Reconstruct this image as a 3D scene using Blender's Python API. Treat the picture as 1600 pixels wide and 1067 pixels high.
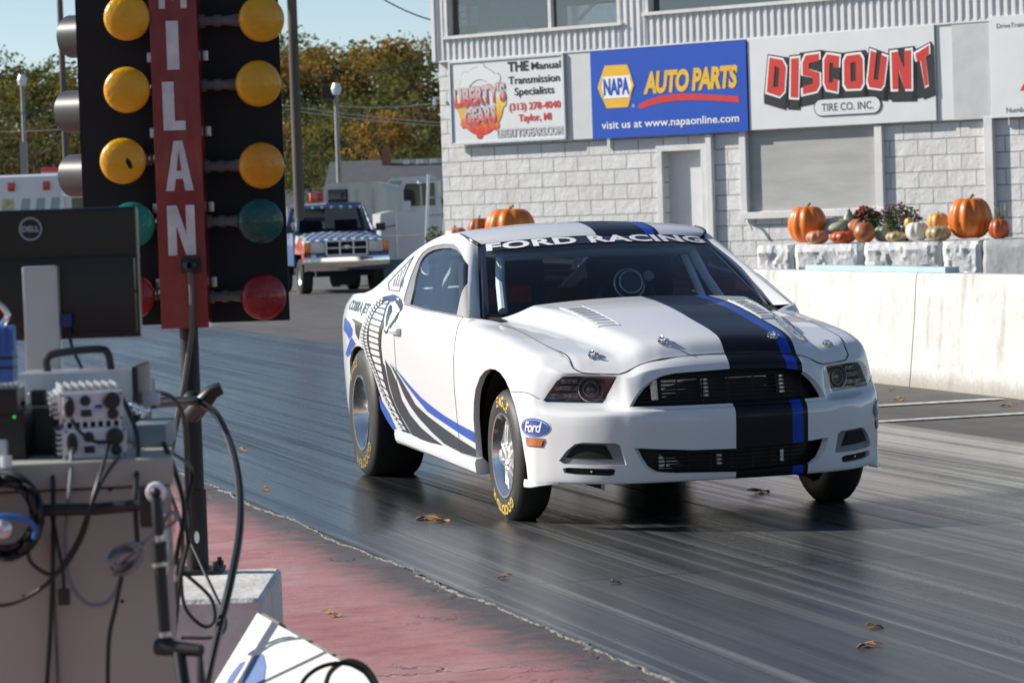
import bpy, bmesh, math, random
import numpy as np
from mathutils import Vector, Matrix
from mathutils.bvhtree import BVHTree
from mathutils.geometry import tessellate_polygon

for o in list(bpy.data.objects):
    bpy.data.objects.remove(o)
SC = bpy.context.scene
COL = SC.collection
R = math.radians
random.seed(7)

# ---------------------------------------------------------------- camera
CAM_Z, FPX, PITCH, ROLL = 1.43, 4500.0, -0.043, 0.034
cd = bpy.data.cameras.new('camera')
cam = bpy.data.objects.new('camera', cd)
COL.objects.link(cam)
cd.sensor_width = 36.0
cd.lens = 36.0 * FPX / 1600.0
cd.clip_start, cd.clip_end = 0.1, 3000.0
cam.matrix_world = Matrix.Translation((0, 0, CAM_Z)) @ Matrix.Rotation(math.pi / 2 + PITCH, 4, 'X') @ Matrix.Rotation(-ROLL, 4, 'Z')
cd.dof.use_dof = True
cd.dof.focus_distance = 13.3
cd.dof.aperture_fstop = 8.0
SC.camera = cam

# ---------------------------------------------------------------- light
SUN_TO = Vector((-1.65, 0.368, 1.0)).normalized()      # towards the sun
world = bpy.data.worlds.new('World')
SC.world = world
world.use_nodes = True
nt = world.node_tree
nt.nodes.clear()
wo = nt.nodes.new('ShaderNodeOutputWorld')
bg = nt.nodes.new('ShaderNodeBackground')
sky = nt.nodes.new('ShaderNodeTexSky')
sky.sky_type = 'NISHITA'
sky.sun_disc = False
sky.sun_elevation = math.asin(SUN_TO.z)
sky.sun_rotation = math.atan2(SUN_TO.x, SUN_TO.y)
sky.air_density, sky.dust_density, sky.ozone_density = 1.0, 1.2, 0.3
sky.altitude = 2500
bg.inputs['Strength'].default_value = 0.098
nt.links.new(sky.outputs[0], bg.inputs['Color'])
nt.links.new(bg.outputs[0], wo.inputs['Surface'])
sl = bpy.data.lights.new('sun', 'SUN')
sl.energy, sl.angle, sl.color = 5.0, R(0.5), (1.0, 0.95, 0.87)
sun = bpy.data.objects.new('sun', sl)
sun.rotation_euler = (-SUN_TO).to_track_quat('-Z', 'Y').to_euler()
COL.objects.link(sun)

vs = SC.view_settings
vs.view_transform, vs.look, vs.exposure, vs.gamma = 'Standard', 'None', 0.35, 1.0
vs.use_curve_mapping = False
SC.cycles.max_bounces = 8
SC.cycles.transparent_max_bounces = 16

# ---------------------------------------------------------------- materials
def P(m):
    return m.node_tree.nodes['Principled BSDF']

def mat(name, col, rough=0.6, metal=0.0, coat=0.0, spec=0.5, var=0.0, vscale=6.0, bump=0.0, bscale=40.0, col2=None, stretch=None, alpha=None, emit=None, crough=0.03, obj=True):
    """principled material whose base colour wanders between two tones by noise, with optional bump"""
    m = bpy.data.materials.new(name)
    m.use_nodes = True
    n, l = m.node_tree.nodes, m.node_tree.links
    b = P(m)
    b.inputs['Base Color'].default_value = (*col, 1)
    b.inputs['Roughness'].default_value = rough
    b.inputs['Metallic'].default_value = metal
    b.inputs['Coat Weight'].default_value = coat
    b.inputs['Coat Roughness'].default_value = crough
    b.inputs['Specular IOR Level'].default_value = spec
    if var or col2 or bump:
        tc = n.new('ShaderNodeTexCoord')
        mp = n.new('ShaderNodeMapping')
        l.new(tc.outputs['Object'], mp.inputs[0])
        if stretch:
            mp.inputs['Scale'].default_value = stretch
    if var or col2:
        nz = n.new('ShaderNodeTexNoise')
        nz.inputs['Scale'].default_value = vscale
        nz.inputs['Detail'].default_value = 6
        nz.inputs['Roughness'].default_value = 0.62
        l.new(mp.outputs[0], nz.inputs['Vector'])
        cr = n.new('ShaderNodeValToRGB')
        c2 = col2 if col2 else tuple(c * (1 - var) for c in col)
        c1 = col if col2 else tuple(min(1, c * (1 + var * 0.6)) for c in col)
        cr.color_ramp.elements[0].position, cr.color_ramp.elements[1].position = 0.33, 0.67
        cr.color_ramp.elements[0].color, cr.color_ramp.elements[1].color = (*c2, 1), (*c1, 1)
        l.new(nz.outputs['Fac'], cr.inputs[0])
        l.new(cr.outputs[0], b.inputs['Base Color'])
    if bump:
        nb = n.new('ShaderNodeTexNoise')
        nb.inputs['Scale'].default_value = bscale
        nb.inputs['Detail'].default_value = 5
        l.new(mp.outputs[0], nb.inputs['Vector'])
        bp = n.new('ShaderNodeBump')
        bp.inputs['Strength'].default_value = bump
        bp.inputs['Distance'].default_value = 0.01
        l.new(nb.outputs['Fac'], bp.inputs['Height'])
        l.new(bp.outputs[0], b.inputs['Normal'])
    if emit:
        b.inputs['Emission Color'].default_value = (*emit[:3], 1)
        b.inputs['Emission Strength'].default_value = emit[3]
    return m

def glass_mat(name, tint, refl_min=0.04, rough=0.0, ior=1.5):
    """thin pane: tinted see-through plus fresnel reflection"""
    m = bpy.data.materials.new(name)
    m.use_nodes = True
    n, l = m.node_tree.nodes, m.node_tree.links
    n.remove(P(m))
    out = n['Material Output']
    tr = n.new('ShaderNodeBsdfTransparent'); tr.inputs[0].default_value = (*tint, 1)
    gl = n.new('ShaderNodeBsdfGlossy'); gl.inputs['Roughness'].default_value = rough
    gl.inputs['Color'].default_value = (1, 1, 1, 1)
    fr = n.new('ShaderNodeFresnel'); fr.inputs['IOR'].default_value = ior
    ma = n.new('ShaderNodeMath'); ma.operation = 'MAXIMUM'; ma.inputs[1].default_value = refl_min
    mx = n.new('ShaderNodeMixShader')
    l.new(fr.outputs[0], ma.inputs[0]); l.new(ma.outputs[0], mx.inputs[0])
    l.new(tr.outputs[0], mx.inputs[1]); l.new(gl.outputs[0], mx.inputs[2])
    l.new(mx.outputs[0], out.inputs['Surface'])
    return m

M = {}
M['socket'] = mat('dusty grey socket', (0.13, 0.125, 0.12), 0.6, var=0.3, vscale=25)
M['black'] = mat('black plastic', (0.012, 0.012, 0.013), 0.45, var=0.3, vscale=9)
M['matte_black'] = mat('matte black', (0.006, 0.006, 0.007), 0.9)
M['rubber'] = mat('rubber', (0.014, 0.0135, 0.013), 0.62, var=0.35, vscale=14, bump=0.15, bscale=90)
M['chrome'] = mat('chrome', (0.88, 0.85, 0.81), 0.07, 1.0)
M['steel'] = mat('brushed steel', (0.5, 0.51, 0.53), 0.32, 1.0, var=0.15)
M['alu'] = mat('aluminium', (0.62, 0.64, 0.67), 0.38, 0.8, var=0.1, vscale=20)
M['white'] = mat('white paint', (0.8, 0.8, 0.79), 0.5, var=0.06)
M['dirty_white'] = mat('weathered white paint', (0.78, 0.77, 0.74), 0.7, var=0.14, vscale=3, bump=0.2, bscale=25)
M['letter_white'] = mat('white lettering', (0.82, 0.82, 0.82), 0.5)
M['letter_black'] = mat('black lettering', (0.012, 0.012, 0.014), 0.5)
M['red_letter'] = mat('red lettering', (0.62, 0.025, 0.02), 0.5, var=0.1)
M['yellow_letter'] = mat('yellow lettering', (0.60, 0.43, 0.08), 0.6, var=0.15, vscale=30)
M['sign_blue'] = mat('sign blue', (0.008, 0.075, 0.46), 0.4, var=0.06, vscale=2)
M['sign_white'] = mat('sign white', (0.70, 0.71, 0.71), 0.42, var=0.05, vscale=2)
M['glass_dark'] = mat('dark window glass', (0.01, 0.012, 0.015), 0.04, spec=0.7)

# ---------------------------------------------------------------- mesh helpers
def V3(a):
    return Vector((float(a[0]), float(a[1]), float(a[2])))

class MB:
    """collects shapes, then links them as ONE mesh object"""
    def __init__(s):
        s.bm = bmesh.new()
        s.mi = 0
    def _tag(s, faces):
        for f in faces:
            f.material_index = s.mi
        return faces
    def face(s, pts):
        vs_ = [s.bm.verts.new(V3(p)) for p in pts]
        return s._tag([s.bm.faces.new(vs_)])
    def box(s, c, d, rot=None, bevel=0.0, seg=2, taper=None):
        mtx = Matrix.Translation(V3(c))
        if rot is not None:
            mtx = mtx @ (rot.to_4x4() if isinstance(rot, Matrix) else Matrix.Rotation(rot, 4, 'Z'))
        g = bmesh.ops.create_cube(s.bm, size=1.0)
        vv = g['verts']
        for v in vv:
            k = 1.0
            if taper and v.co.z > 0:
                k = taper
            v.co = Vector((v.co.x * d[0] * k, v.co.y * d[1] * k, v.co.z * d[2]))
        bmesh.ops.transform(s.bm, matrix=mtx, verts=vv)
        ff = list({f for v in vv for f in v.link_faces})
        s._tag(ff)
        if bevel > 0:
            ee = list({e for v in vv for e in v.link_edges})
            r = bmesh.ops.bevel(s.bm, geom=ee, offset=bevel, segments=seg, profile=0.7, affect='EDGES')
            s._tag(r['faces'])
        return s
    def ring_loft(s, rings, closed=True, cap=True):
        vr = [[s.bm.verts.new(V3(p)) for p in r] for r in rings]
        n = len(vr[0])
        for a, b in zip(vr[:-1], vr[1:]):
            for i in range(n if closed else n - 1):
                j = (i + 1) % n
                q = [a[i], a[j], b[j], b[i]]
                try:
                    s._tag([s.bm.faces.new(q)])
                except ValueError:
                    pass
        if cap and closed:
            for r, rev in ((vr[0], True), (vr[-1], False)):
                try:
                    s._tag([s.bm.faces.new(r[::-1] if rev else r)])
                except ValueError:
                    pass
        return s
    def tube(s, path, r, n=10, cap=True):
        path = [V3(p) for p in path]
        rr = r if isinstance(r, (list, tuple)) else [r] * len(path)
        rings = []
        up = None
        for i, p in enumerate(path):
            a = path[max(0, i - 1)]; b = path[min(len(path) - 1, i + 1)]
            t = (b - a).normalized()
            if up is None:
                up = Vector((0, 0, 1)) if abs(t.z) < 0.9 else Vector((1, 0, 0))
            x = t.cross(up)
            if x.length < 1e-5:
                x = t.cross(Vector((1, 0.3, 0)))
            x.normalize()
            y = x.cross(t).normalized()
            up = y
            rings.append([p + (x * math.cos(2 * math.pi * k / n) + y * math.sin(2 * math.pi * k / n)) * rr[i] for k in range(n)])
        return s.ring_loft(rings, True, cap)
    def lathe(s, prof, mtx=None, n=32, cap=False):
        """prof: (radius, height) pairs about local Z"""
        mtx = mtx or Matrix.Identity(4)
        rings = [[mtx @ Vector((r * math.cos(2 * math.pi * k / n), r * math.sin(2 * math.pi * k / n), h)) for k in range(n)] for r, h in prof]
        return s.ring_loft(rings, True, cap)
    def prism(s, poly, mtx, depth):
        """2D polygon (local XY) extruded along local Z from 0 to depth"""
        tri = tessellate_polygon([[Vector((p[0], p[1], 0)) for p in poly]])
        a = [s.bm.verts.new(mtx @ Vector((p[0], p[1], 0))) for p in poly]
        b = [s.bm.verts.new(mtx @ Vector((p[0], p[1], depth))) for p in poly]
        ff = []
        for t in tri:
            for r, rv in ((b, 1), (a, -1)):
                try:
                    ff.append(s.bm.faces.new([r[i] for i in t[::rv]]))
                except ValueError:
                    pass
        m = len(poly)
        for i in range(m):
            j = (i + 1) % m
            try:
                ff.append(s.bm.faces.new([a[i], a[j], b[j], b[i]]))
            except ValueError:
                pass
        s._tag(ff)
        return s
    def grid(s, A, flip=False):
        A = np.asarray(A)
        h, w = A.shape[:2]
        vv = [[s.bm.verts.new(V3(A[i, j])) for j in range(w)] for i in range(h)]
        for i in range(h - 1):
            for j in range(w - 1):
                q = [vv[i][j], vv[i][j + 1], vv[i + 1][j + 1], vv[i + 1][j]]
                s._tag([s.bm.faces.new(q[::-1] if flip else q)])
        return s
    def sphere(s, c, r, sc=(1, 1, 1), u=16, v=10, rot=None):
        mtx = Matrix.Translation(V3(c))
        if rot is not None:
            mtx = mtx @ rot.to_4x4()
        mtx = mtx @ Matrix.Diagonal((r * sc[0], r * sc[1], r * sc[2], 1))
        g = bmesh.ops.create_uvsphere(s.bm, u_segments=u, v_segments=v, radius=1.0, matrix=mtx)
        s._tag(list({f for x in g['verts'] for f in x.link_faces}))
        return s
    def build(s, name, m, parent=None, smooth=35, fix=True):
        me = bpy.data.meshes.new(name)
        if fix:
            bmesh.ops.recalc_face_normals(s.bm, faces=s.bm.faces[:])
        s.bm.to_mesh(me)
        s.bm.free()
        return link_mesh(name, me, m, parent, smooth)

def link_mesh(name, me, m, parent=None, smooth=35):
    for k in (m if isinstance(m, (list, tuple)) else [m]):
        me.materials.append(k)
    if smooth:
        me.polygons.foreach_set('use_smooth', [True] * len(me.polygons))
        me.set_sharp_from_angle(angle=R(smooth))
    o = bpy.data.objects.new(name, me)
    COL.objects.link(o)
    if parent:
        o.parent = parent
    return o

def tag(o, label=None, cat=None, group=None, kind=None):
    if label: o['label'] = label
    if cat: o['category'] = cat
    if group: o['group'] = group
    if kind: o['kind'] = kind
    return o

def thing(name, label, cat, loc=(0, 0, 0), rz=0.0, group=None):
    o = bpy.data.objects.new(name, None)
    o.empty_display_size = 0.2
    COL.objects.link(o)
    o.location = loc
    o.rotation_euler = (0, 0, rz)
    return tag(o, label, cat, group)

def copy_tree(o, parent=None):
    c = o.copy()
    COL.objects.link(c)
    c.parent = parent
    for ch in list(o.children):
        copy_tree(ch, c)
    return c

def text_bm(body, size=1.0, extrude=0.0, bold=0.0, shear=0.0, align='CENTER', sx=1.0, space=1.0, res=3):
    """returns (verts, faces) of lettering in local XY"""
    cu = bpy.data.curves.new('lettering', 'FONT')
    cu.body, cu.size, cu.extrude, cu.offset, cu.shear = body, size, extrude, bold, shear
    cu.align_x, cu.align_y = align, 'CENTER'
    cu.space_character = space
    cu.resolution_u = res
    o = bpy.data.objects.new('lettering', cu)
    COL.objects.link(o)
    bpy.context.view_layer.update()
    dg = bpy.context.evaluated_depsgraph_get()
    me = bpy.data.meshes.new_from_object(o.evaluated_get(dg))
    bpy.data.objects.remove(o)
    vv = [(v.co.x * sx, v.co.y, v.co.z) for v in me.vertices]
    ff = [tuple(p.vertices) for p in me.polygons]
    bpy.data.meshes.remove(me)
    bpy.data.curves.remove(cu)
    return vv, ff

def text_width(vv):
    return max(v[0] for v in vv) - min(v[0] for v in vv)

def add_text(mb, fn, body, size, **k):
    """adds lettering to mb through fn((x, y, z)) -> point; width=... fits the total width"""
    width = k.pop('width', None)
    center = k.pop('recenter', True)
    vv, ff = text_bm(body, size, **k)
    if width:
        s_ = width / text_width(vv)
        vv = [(v[0] * s_, v[1], v[2]) for v in vv]
    if center and k.get('align', 'CENTER') == 'CENTER':
        mx = (max(v[0] for v in vv) + min(v[0] for v in vv)) / 2
        my = (max(v[1] for v in vv) + min(v[1] for v in vv)) / 2
        vv = [(v[0] - mx, v[1] - my, v[2]) for v in vv]
    bv = [mb.bm.verts.new(V3(fn(v))) for v in vv]
    for f in ff:
        try:
            nf = mb.bm.faces.new([bv[i] for i in f])
            nf.material_index = mb.mi
        except ValueError:
            pass

def frame_mtx(o, x, y, z=None):
    x, y = V3(x), V3(y)
    z = V3(z) if z is not None else x.cross(y)
    m = Matrix.Identity(4)
    for i, a in enumerate((x, y, z, V3(o))):
        for r in range(3):
            m[r][i] = a[r]
    return m

# a pixel of the 1600 x 1067 picture at a given distance, as a point of the place
def at(px, py, Y):
    a, b = px - 800.0, py - 533.5
    c, s = math.cos(ROLL), math.sin(ROLL)
    u, v = c * a - s * b, s * a + c * b
    d = (u / FPX, 1.0, -v / FPX)
    c, s = math.cos(PITCH), math.sin(PITCH)
    d = Vector((d[0], c * d[1] - s * d[2], s * d[1] + c * d[2]))
    return Vector((0, 0, CAM_Z)) + d * (Y / d.y)

def on_ground(px, py, z=0.0):
    d = at(px, py, 1.0) - Vector((0, 0, CAM_Z))
    return Vector((0, 0, CAM_Z)) + d * ((z - CAM_Z) / d.z)

def interp(x, xs, ys):
    return float(np.interp(x, xs, ys))

def catmull(P_, n):
    """dense Catmull-Rom resampling of control rows along axis 0 (centripetal-free, clamped ends)"""
    P_ = np.asarray(P_, float)
    k = len(P_)
    ext = np.concatenate([2 * P_[:1] - P_[1:2], P_, 2 * P_[-1:] - P_[-2:-1]])
    out = []
    for i in range(k - 1):
        p0, p1, p2, p3 = ext[i], ext[i + 1], ext[i + 2], ext[i + 3]
        m = n[i] if isinstance(n, (list, tuple)) else n
        for j in range(m):
            t = j / m
            out.append(0.5 * ((2 * p1) + (-p0 + p2) * t + (2 * p0 - 5 * p1 + 4 * p2 - p3) * t * t + (-p0 + 3 * p1 - 3 * p2 + p3) * t ** 3))
    out.append(P_[-1])
    return np.array(out)

def ell(cx, cz, rx, rz, n=40, a0=0, a1=2 * math.pi):
    return [(cx + rx * math.cos(a0 + (a1 - a0) * k / n), cz + rz * math.sin(a0 + (a1 - a0) * k / n)) for k in range(n + (0 if abs(a1 - a0 - 2 * math.pi) < 1e-6 else 1))]
# ================================================================ ground
TH = R(16.5)                       # the strip runs away from the camera, turned this far to the left
TC = Vector((math.cos(TH), math.sin(TH), 0))      # across the strip
TQ = Vector((-math.sin(TH), math.cos(TH), 0))     # along the strip
def strip_pt(c, q, z=0.0):
    return TC * c + TQ * q + Vector((0, 0, z))

def node_math(n, l, op, a, b=None, clamp=False):
    k = n.new('ShaderNodeMath'); k.operation = op; k.use_clamp = clamp
    for i, v in enumerate((a, b)):
        if v is None: continue
        if isinstance(v, (int, float)): k.inputs[i].default_value = v
        else: l.new(v, k.inputs[i])
    return k.outputs[0]

def node_noise(n, l, vec, scale, detail=5, rough=0.6, stretch=None, dist=0.0):
    if stretch:
        mp = n.new('ShaderNodeMapping'); mp.inputs['Scale'].default_value = stretch
        l.new(vec, mp.inputs[0]); vec = mp.outputs[0]
    z = n.new('ShaderNodeTexNoise'); z.inputs['Scale'].default_value = scale
    z.inputs['Detail'].default_value = detail; z.inputs['Roughness'].default_value = rough
    z.inputs['Distortion'].default_value = dist
    l.new(vec, z.inputs['Vector'])
    return z.outputs['Fac']

def node_ramp(n, l, fac, stops, interp_='LINEAR'):
    r = n.new('ShaderNodeValToRGB'); e = r.color_ramp.elements
    r.color_ramp.interpolation = interp_
    while len(e) < len(stops): e.new(0.5)
    for k, (p, c) in enumerate(stops):
        e[k].position = p
        e[k].color = (*c, 1) if isinstance(c, tuple) else (c, c, c, 1)
    l.new(fac, r.inputs[0])
    return r.outputs['Color']

def node_mix(n, l, fac, a, b, mode='MIX'):
    k = n.new('ShaderNodeMix'); k.data_type = 'RGBA'; k.blend_type = mode
    for s_, v in ((k.inputs[0], fac), (k.inputs[6], a), (k.inputs[7], b)):
        if isinstance(v, (int, float)): s_.default_value = v
        elif isinstance(v, tuple): s_.default_value = (*v, 1)
        else: l.new(v, s_)
    return k.outputs[2]

def new_mat(name):
    m = bpy.data.materials.new(name); m.use_nodes = True
    return m, m.node_tree.nodes, m.node_tree.links

# ---- the rubbered racing lane
def lane_material():
    m, n, l = new_mat('rubbered racing lane')
    b = P(m)
    tc = n.new('ShaderNodeTexCoord'); v = tc.outputs['Object']
    sp = n.new('ShaderNodeSeparateXYZ'); l.new(v, sp.inputs[0]); c, q = sp.outputs[0], sp.outputs[1]
    broad = node_noise(n, l, v, 1.0, 5, 0.6, (2.6, 0.10, 1))
    fine = node_noise(n, l, v, 1.0, 6, 0.68, (17, 0.22, 1))
    hair = node_noise(n, l, v, 1.0, 4, 0.6, (55, 0.5, 1))
    patch = node_noise(n, l, v, 0.35, 5, 0.6)
    grain = node_noise(n, l, v, 120, 3, 0.7)
    pale = node_noise(n, l, v, 1.0, 3, 0.55, (7, 0.035, 1))
    pale2 = node_noise(n, l, v, 1.0, 3, 0.5, (19, 0.05, 1))
    # slabs along the strip, rubbered unevenly; the blackest also paints in the car's shadow
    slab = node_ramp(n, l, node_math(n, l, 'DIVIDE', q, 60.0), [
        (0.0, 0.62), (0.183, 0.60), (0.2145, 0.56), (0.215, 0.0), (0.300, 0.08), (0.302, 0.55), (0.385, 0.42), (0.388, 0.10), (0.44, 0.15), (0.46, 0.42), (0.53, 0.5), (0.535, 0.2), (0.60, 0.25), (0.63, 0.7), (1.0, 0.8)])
    # two dark tyre grooves
    g1 = node_math(n, l, 'ABSOLUTE', node_math(n, l, 'SUBTRACT', c, 5.55))
    g2 = node_math(n, l, 'ABSOLUTE', node_math(n, l, 'SUBTRACT', c, 4.3))
    gr = node_math(n, l, 'MINIMUM', g1, g2)
    groove = node_math(n, l, 'SUBTRACT', 1.0, node_math(n, l, 'DIVIDE', gr, 0.75), True)
    tone = node_math(n, l, 'ADD', node_math(n, l, 'MULTIPLY', node_math(n, l, 'SUBTRACT', broad, 0.5), 1.1), node_math(n, l, 'MULTIPLY', node_math(n, l, 'SUBTRACT', fine, 0.5), 0.9))
    tone = node_math(n, l, 'ADD', tone, node_math(n, l, 'MULTIPLY', node_math(n, l, 'SUBTRACT', patch, 0.5), 0.7))
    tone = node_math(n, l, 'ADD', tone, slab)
    tone = node_math(n, l, 'SUBTRACT', tone, node_math(n, l, 'MULTIPLY', groove, 0.12))
    col = node_ramp(n, l, tone, [(0.0, (0.009, 0.0095, 0.0105)), (0.35, (0.026, 0.027, 0.029)), (0.7, (0.060, 0.060, 0.061)), (1.0, (0.095, 0.093, 0.090))])
    # black rubber laid down in long streaks
    s1 = node_ramp(n, l, node_noise(n, l, v, 1.0, 4, 0.55, (9, 0.045, 1)), [(0.52, 0.0), (0.555, 1.0)])
    s2 = node_ramp(n, l, node_noise(n, l, v, 1.0, 4, 0.6, (26, 0.08, 1)), [(0.54, 0.0), (0.575, 1.0)])
    s3 = node_ramp(n, l, node_noise(n, l, v, 1.0, 3, 0.6, (60, 0.25, 1)), [(0.54, 0.0), (0.62, 1.0)])
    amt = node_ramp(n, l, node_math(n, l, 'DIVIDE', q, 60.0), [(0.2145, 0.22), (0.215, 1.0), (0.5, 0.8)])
    dark = node_math(n, l, 'ADD', node_math(n, l, 'MULTIPLY', s1, 0.55), node_math(n, l, 'ADD', node_math(n, l, 'MULTIPLY', s2, 0.45), node_math(n, l, 'MULTIPLY', s3, 0.25)), True)
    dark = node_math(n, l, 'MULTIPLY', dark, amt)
    col = node_mix(n, l, node_math(n, l, 'MULTIPLY', dark, 0.85), col, (0.006, 0.006, 0.0065))
    w1 = node_ramp(n, l, pale, [(0.55, 0.0), (0.63, 1.0), (0.68, 0.3), (0.76, 0.0)])
    w2 = node_ramp(n, l, pale2, [(0.60, 0.0), (0.66, 1.0)])
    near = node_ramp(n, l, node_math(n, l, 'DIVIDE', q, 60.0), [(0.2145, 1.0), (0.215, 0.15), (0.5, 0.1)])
    wf = node_math(n, l, 'MULTIPLY', node_math(n, l, 'ADD', node_math(n, l, 'MULTIPLY', w1, 0.55), node_math(n, l, 'MULTIPLY', w2, 0.55), True), near)
    wf = node_math(n, l, 'MULTIPLY', wf, node_math(n, l, 'ADD', node_math(n, l, 'MULTIPLY', grain, 0.9), 0.35))
    col = node_mix(n, l, node_math(n, l, 'MULTIPLY', wf, 0.75), col, (0.24, 0.24, 0.235))
    col = node_mix(n, l, node_math(n, l, 'MULTIPLY', node_math(n, l, 'SUBTRACT', grain, 0.5), 1.0, False), col, (0.14, 0.14, 0.14), 'ADD')
    # saw-cut joints across the lane
    qs = node_math(n, l, 'ADD', q, node_math(n, l, 'MULTIPLY', node_noise(n, l, v, 3.0, 2), 0.02))
    jm = None
    for q0 in (10.66, 5.0, 17.7, 23.9, 30.0):
        d = node_math(n, l, 'ABSOLUTE', node_math(n, l, 'SUBTRACT', qs, q0))
        d = node_math(n, l, 'LESS_THAN', d, 0.012 if q0 < 12 else 0.02)
        jm = d if jm is None else node_math(n, l, 'MAXIMUM', jm, d)
    col = node_mix(n, l, node_math(n, l, 'MULTIPLY', jm, 0.75), col, (0.008, 0.008, 0.008))
    l.new(col, b.inputs['Base Color'])
    rr = node_ramp(n, l, tone, [(0.0, 0.13), (0.5, 0.24), (1.0, 0.40)])
    l.new(node_math(n, l, 'ADD', node_math(n, l, 'ADD', rr, node_math(n, l, 'MULTIPLY', dark, 0.10)), node_math(n, l, 'MULTIPLY', grain, 0.08)), b.inputs['Roughness'])
    l.new(node_math(n, l, 'SUBTRACT', 0.42, node_math(n, l, 'MULTIPLY', dark, 0.36)), b.inputs['Specular IOR Level'])
    bp = n.new('ShaderNodeBump'); bp.inputs['Strength'].default_value = 0.35; bp.inputs['Distance'].default_value = 0.004
    hgt = node_math(n, l, 'ADD', node_math(n, l, 'MULTIPLY', fine, 0.6), node_math(n, l, 'MULTIPLY', grain, 0.35))
    l.new(hgt, bp.inputs['Height']); l.new(bp.outputs[0], b.inputs['Normal'])
    return m

def asphalt_material(name, lo, hi, scale=1.2):
    m, n, l = new_mat(name); b = P(m)
    v = n.new('ShaderNodeTexCoord').outputs['Object']
    a = node_noise(n, l, v, scale, 7, 0.65); g = node_noise(n, l, v, 90, 4, 0.7)
    s_ = node_noise(n, l, v, 1.0, 5, 0.6, (3, 0.35, 1))
    k = node_math(n, l, 'ADD', node_math(n, l, 'MULTIPLY', a, 0.5), node_math(n, l, 'MULTIPLY', g, 0.25))
    k = node_math(n, l, 'ADD', k, node_math(n, l, 'MULTIPLY', s_, 0.3))
    l.new(node_ramp(n, l, k, [(0.36, lo), (0.68, hi)]), b.inputs['Base Color'])
    b.inputs['Roughness'].default_value = 0.72
    bp = n.new('ShaderNodeBump'); bp.inputs['Strength'].default_value = 0.4; bp.inputs['Distance'].default_value = 0.006
    l.new(g, bp.inputs['Height']); l.new(bp.outputs[0], b.inputs['Normal'])
    return m

def red_material():
    m, n, l = new_mat('faded red painted concrete'); b = P(m)
    v = n.new('ShaderNodeTexCoord').outputs['Object']
    sp = n.new('ShaderNodeSeparateXYZ'); l.new(v, sp.inputs[0]); c, q = sp.outputs[0], sp.outputs[1]
    big = node_noise(n, l, v, 1.5, 6, 0.65); mid = node_noise(n, l, v, 7, 6, 0.7); g = node_noise(n, l, v, 110, 3, 0.7)
    wash = node_noise(n, l, v, 1.0, 6, 0.65, (1.5, 5, 1))
    k = node_math(n, l, 'ADD', node_math(n, l, 'MULTIPLY', big, 0.5), node_math(n, l, 'MULTIPLY', mid, 0.3))
    k = node_math(n, l, 'ADD', k, node_math(n, l, 'MULTIPLY', wash, 0.3))
    red = node_ramp(n, l, k, [(0.38, (0.25, 0.085, 0.082)), (0.52, (0.37, 0.16, 0.152)), (0.68, (0.43, 0.25, 0.235))])
    grey = node_ramp(n, l, k, [(0.40, (0.040, 0.036, 0.034)), (0.66, (0.105, 0.092, 0.086))])
    edge = node_math(n, l, 'ADD', c, node_math(n, l, 'MULTIPLY', node_math(n, l, 'SUBTRACT', mid, 0.5), 0.5))
    edge = node_math(n, l, 'ADD', edge, node_math(n, l, 'MULTIPLY', node_math(n, l, 'SUBTRACT', big, 0.5), 0.45))
    col = node_mix(n, l, node_ramp(n, l, node_math(n, l, 'SUBTRACT', edge, 2.0), [(0.54, 0.0), (0.80, 1.0)]), red, grey)
    # cracks and flaked spots
    vo = n.new('ShaderNodeTexVoronoi'); vo.feature = 'DISTANCE_TO_EDGE'; vo.inputs['Scale'].default_value = 1.1
    mp = n.new('ShaderNodeMapping'); mp.inputs['Scale'].default_value = (1.0, 1.3, 1)
    wob = n.new('ShaderNodeMix'); wob.data_type = 'VECTOR'; wob.inputs[0].default_value = 0.45
    nz = n.new('ShaderNodeTexNoise'); nz.inputs['Scale'].default_value = 3.5; nz.inputs['Detail'].default_value = 6
    l.new(v, nz.inputs['Vector']); l.new(v, mp.inputs[0]); l.new(mp.outputs[0], wob.inputs[4]); l.new(nz.outputs['Color'], wob.inputs[5]); l.new(wob.outputs[1], vo.inputs['Vector'])
    crack = node_ramp(n, l, vo.outputs['Distance'], [(0.0, 1.0), (0.004, 0.8), (0.010, 0.0)])
    crack = node_math(n, l, 'MULTIPLY', crack, node_ramp(n, l, big, [(0.46, 0.0), (0.58, 1.0)]))
    pit = node_ramp(n, l, node_noise(n, l, v, 1.0, 5, 0.7, (9, 16, 1)), [(0.64, 0.0), (0.70, 1.0)])
    dark = node_math(n, l, 'MAXIMUM', crack, node_math(n, l, 'MULTIPLY', pit, 0.8))
    chip = node_ramp(n, l, node_noise(n, l, v, 1.0, 6, 0.75, (6, 9, 1)), [(0.54, 0.0), (0.66, 1.0)])
    col = node_mix(n, l, node_math(n, l, 'MULTIPLY', chip, 0.5), col, (0.20, 0.14, 0.13))
    col = node_mix(n, l, node_math(n, l, 'MULTIPLY', dark, 0.62), col, (0.055, 0.026, 0.024))
    l.new(col, b.inputs['Base Color'])
    b.inputs['Roughness'].default_value = 0.62
    bp = n.new('ShaderNodeBump'); bp.inputs['Strength'].default_value = 0.6; bp.inputs['Distance'].default_value = 0.012
    hg = node_math(n, l, 'SUBTRACT', node_math(n, l, 'MULTIPLY', mid, 0.7), node_math(n, l, 'MULTIPLY', dark, 0.9))
    hg = node_math(n, l, 'ADD', hg, node_math(n, l, 'MULTIPLY', g, 0.25))
    l.new(hg, bp.inputs['Height']); l.new(bp.outputs[0], b.inputs['Normal'])
    return m

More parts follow.
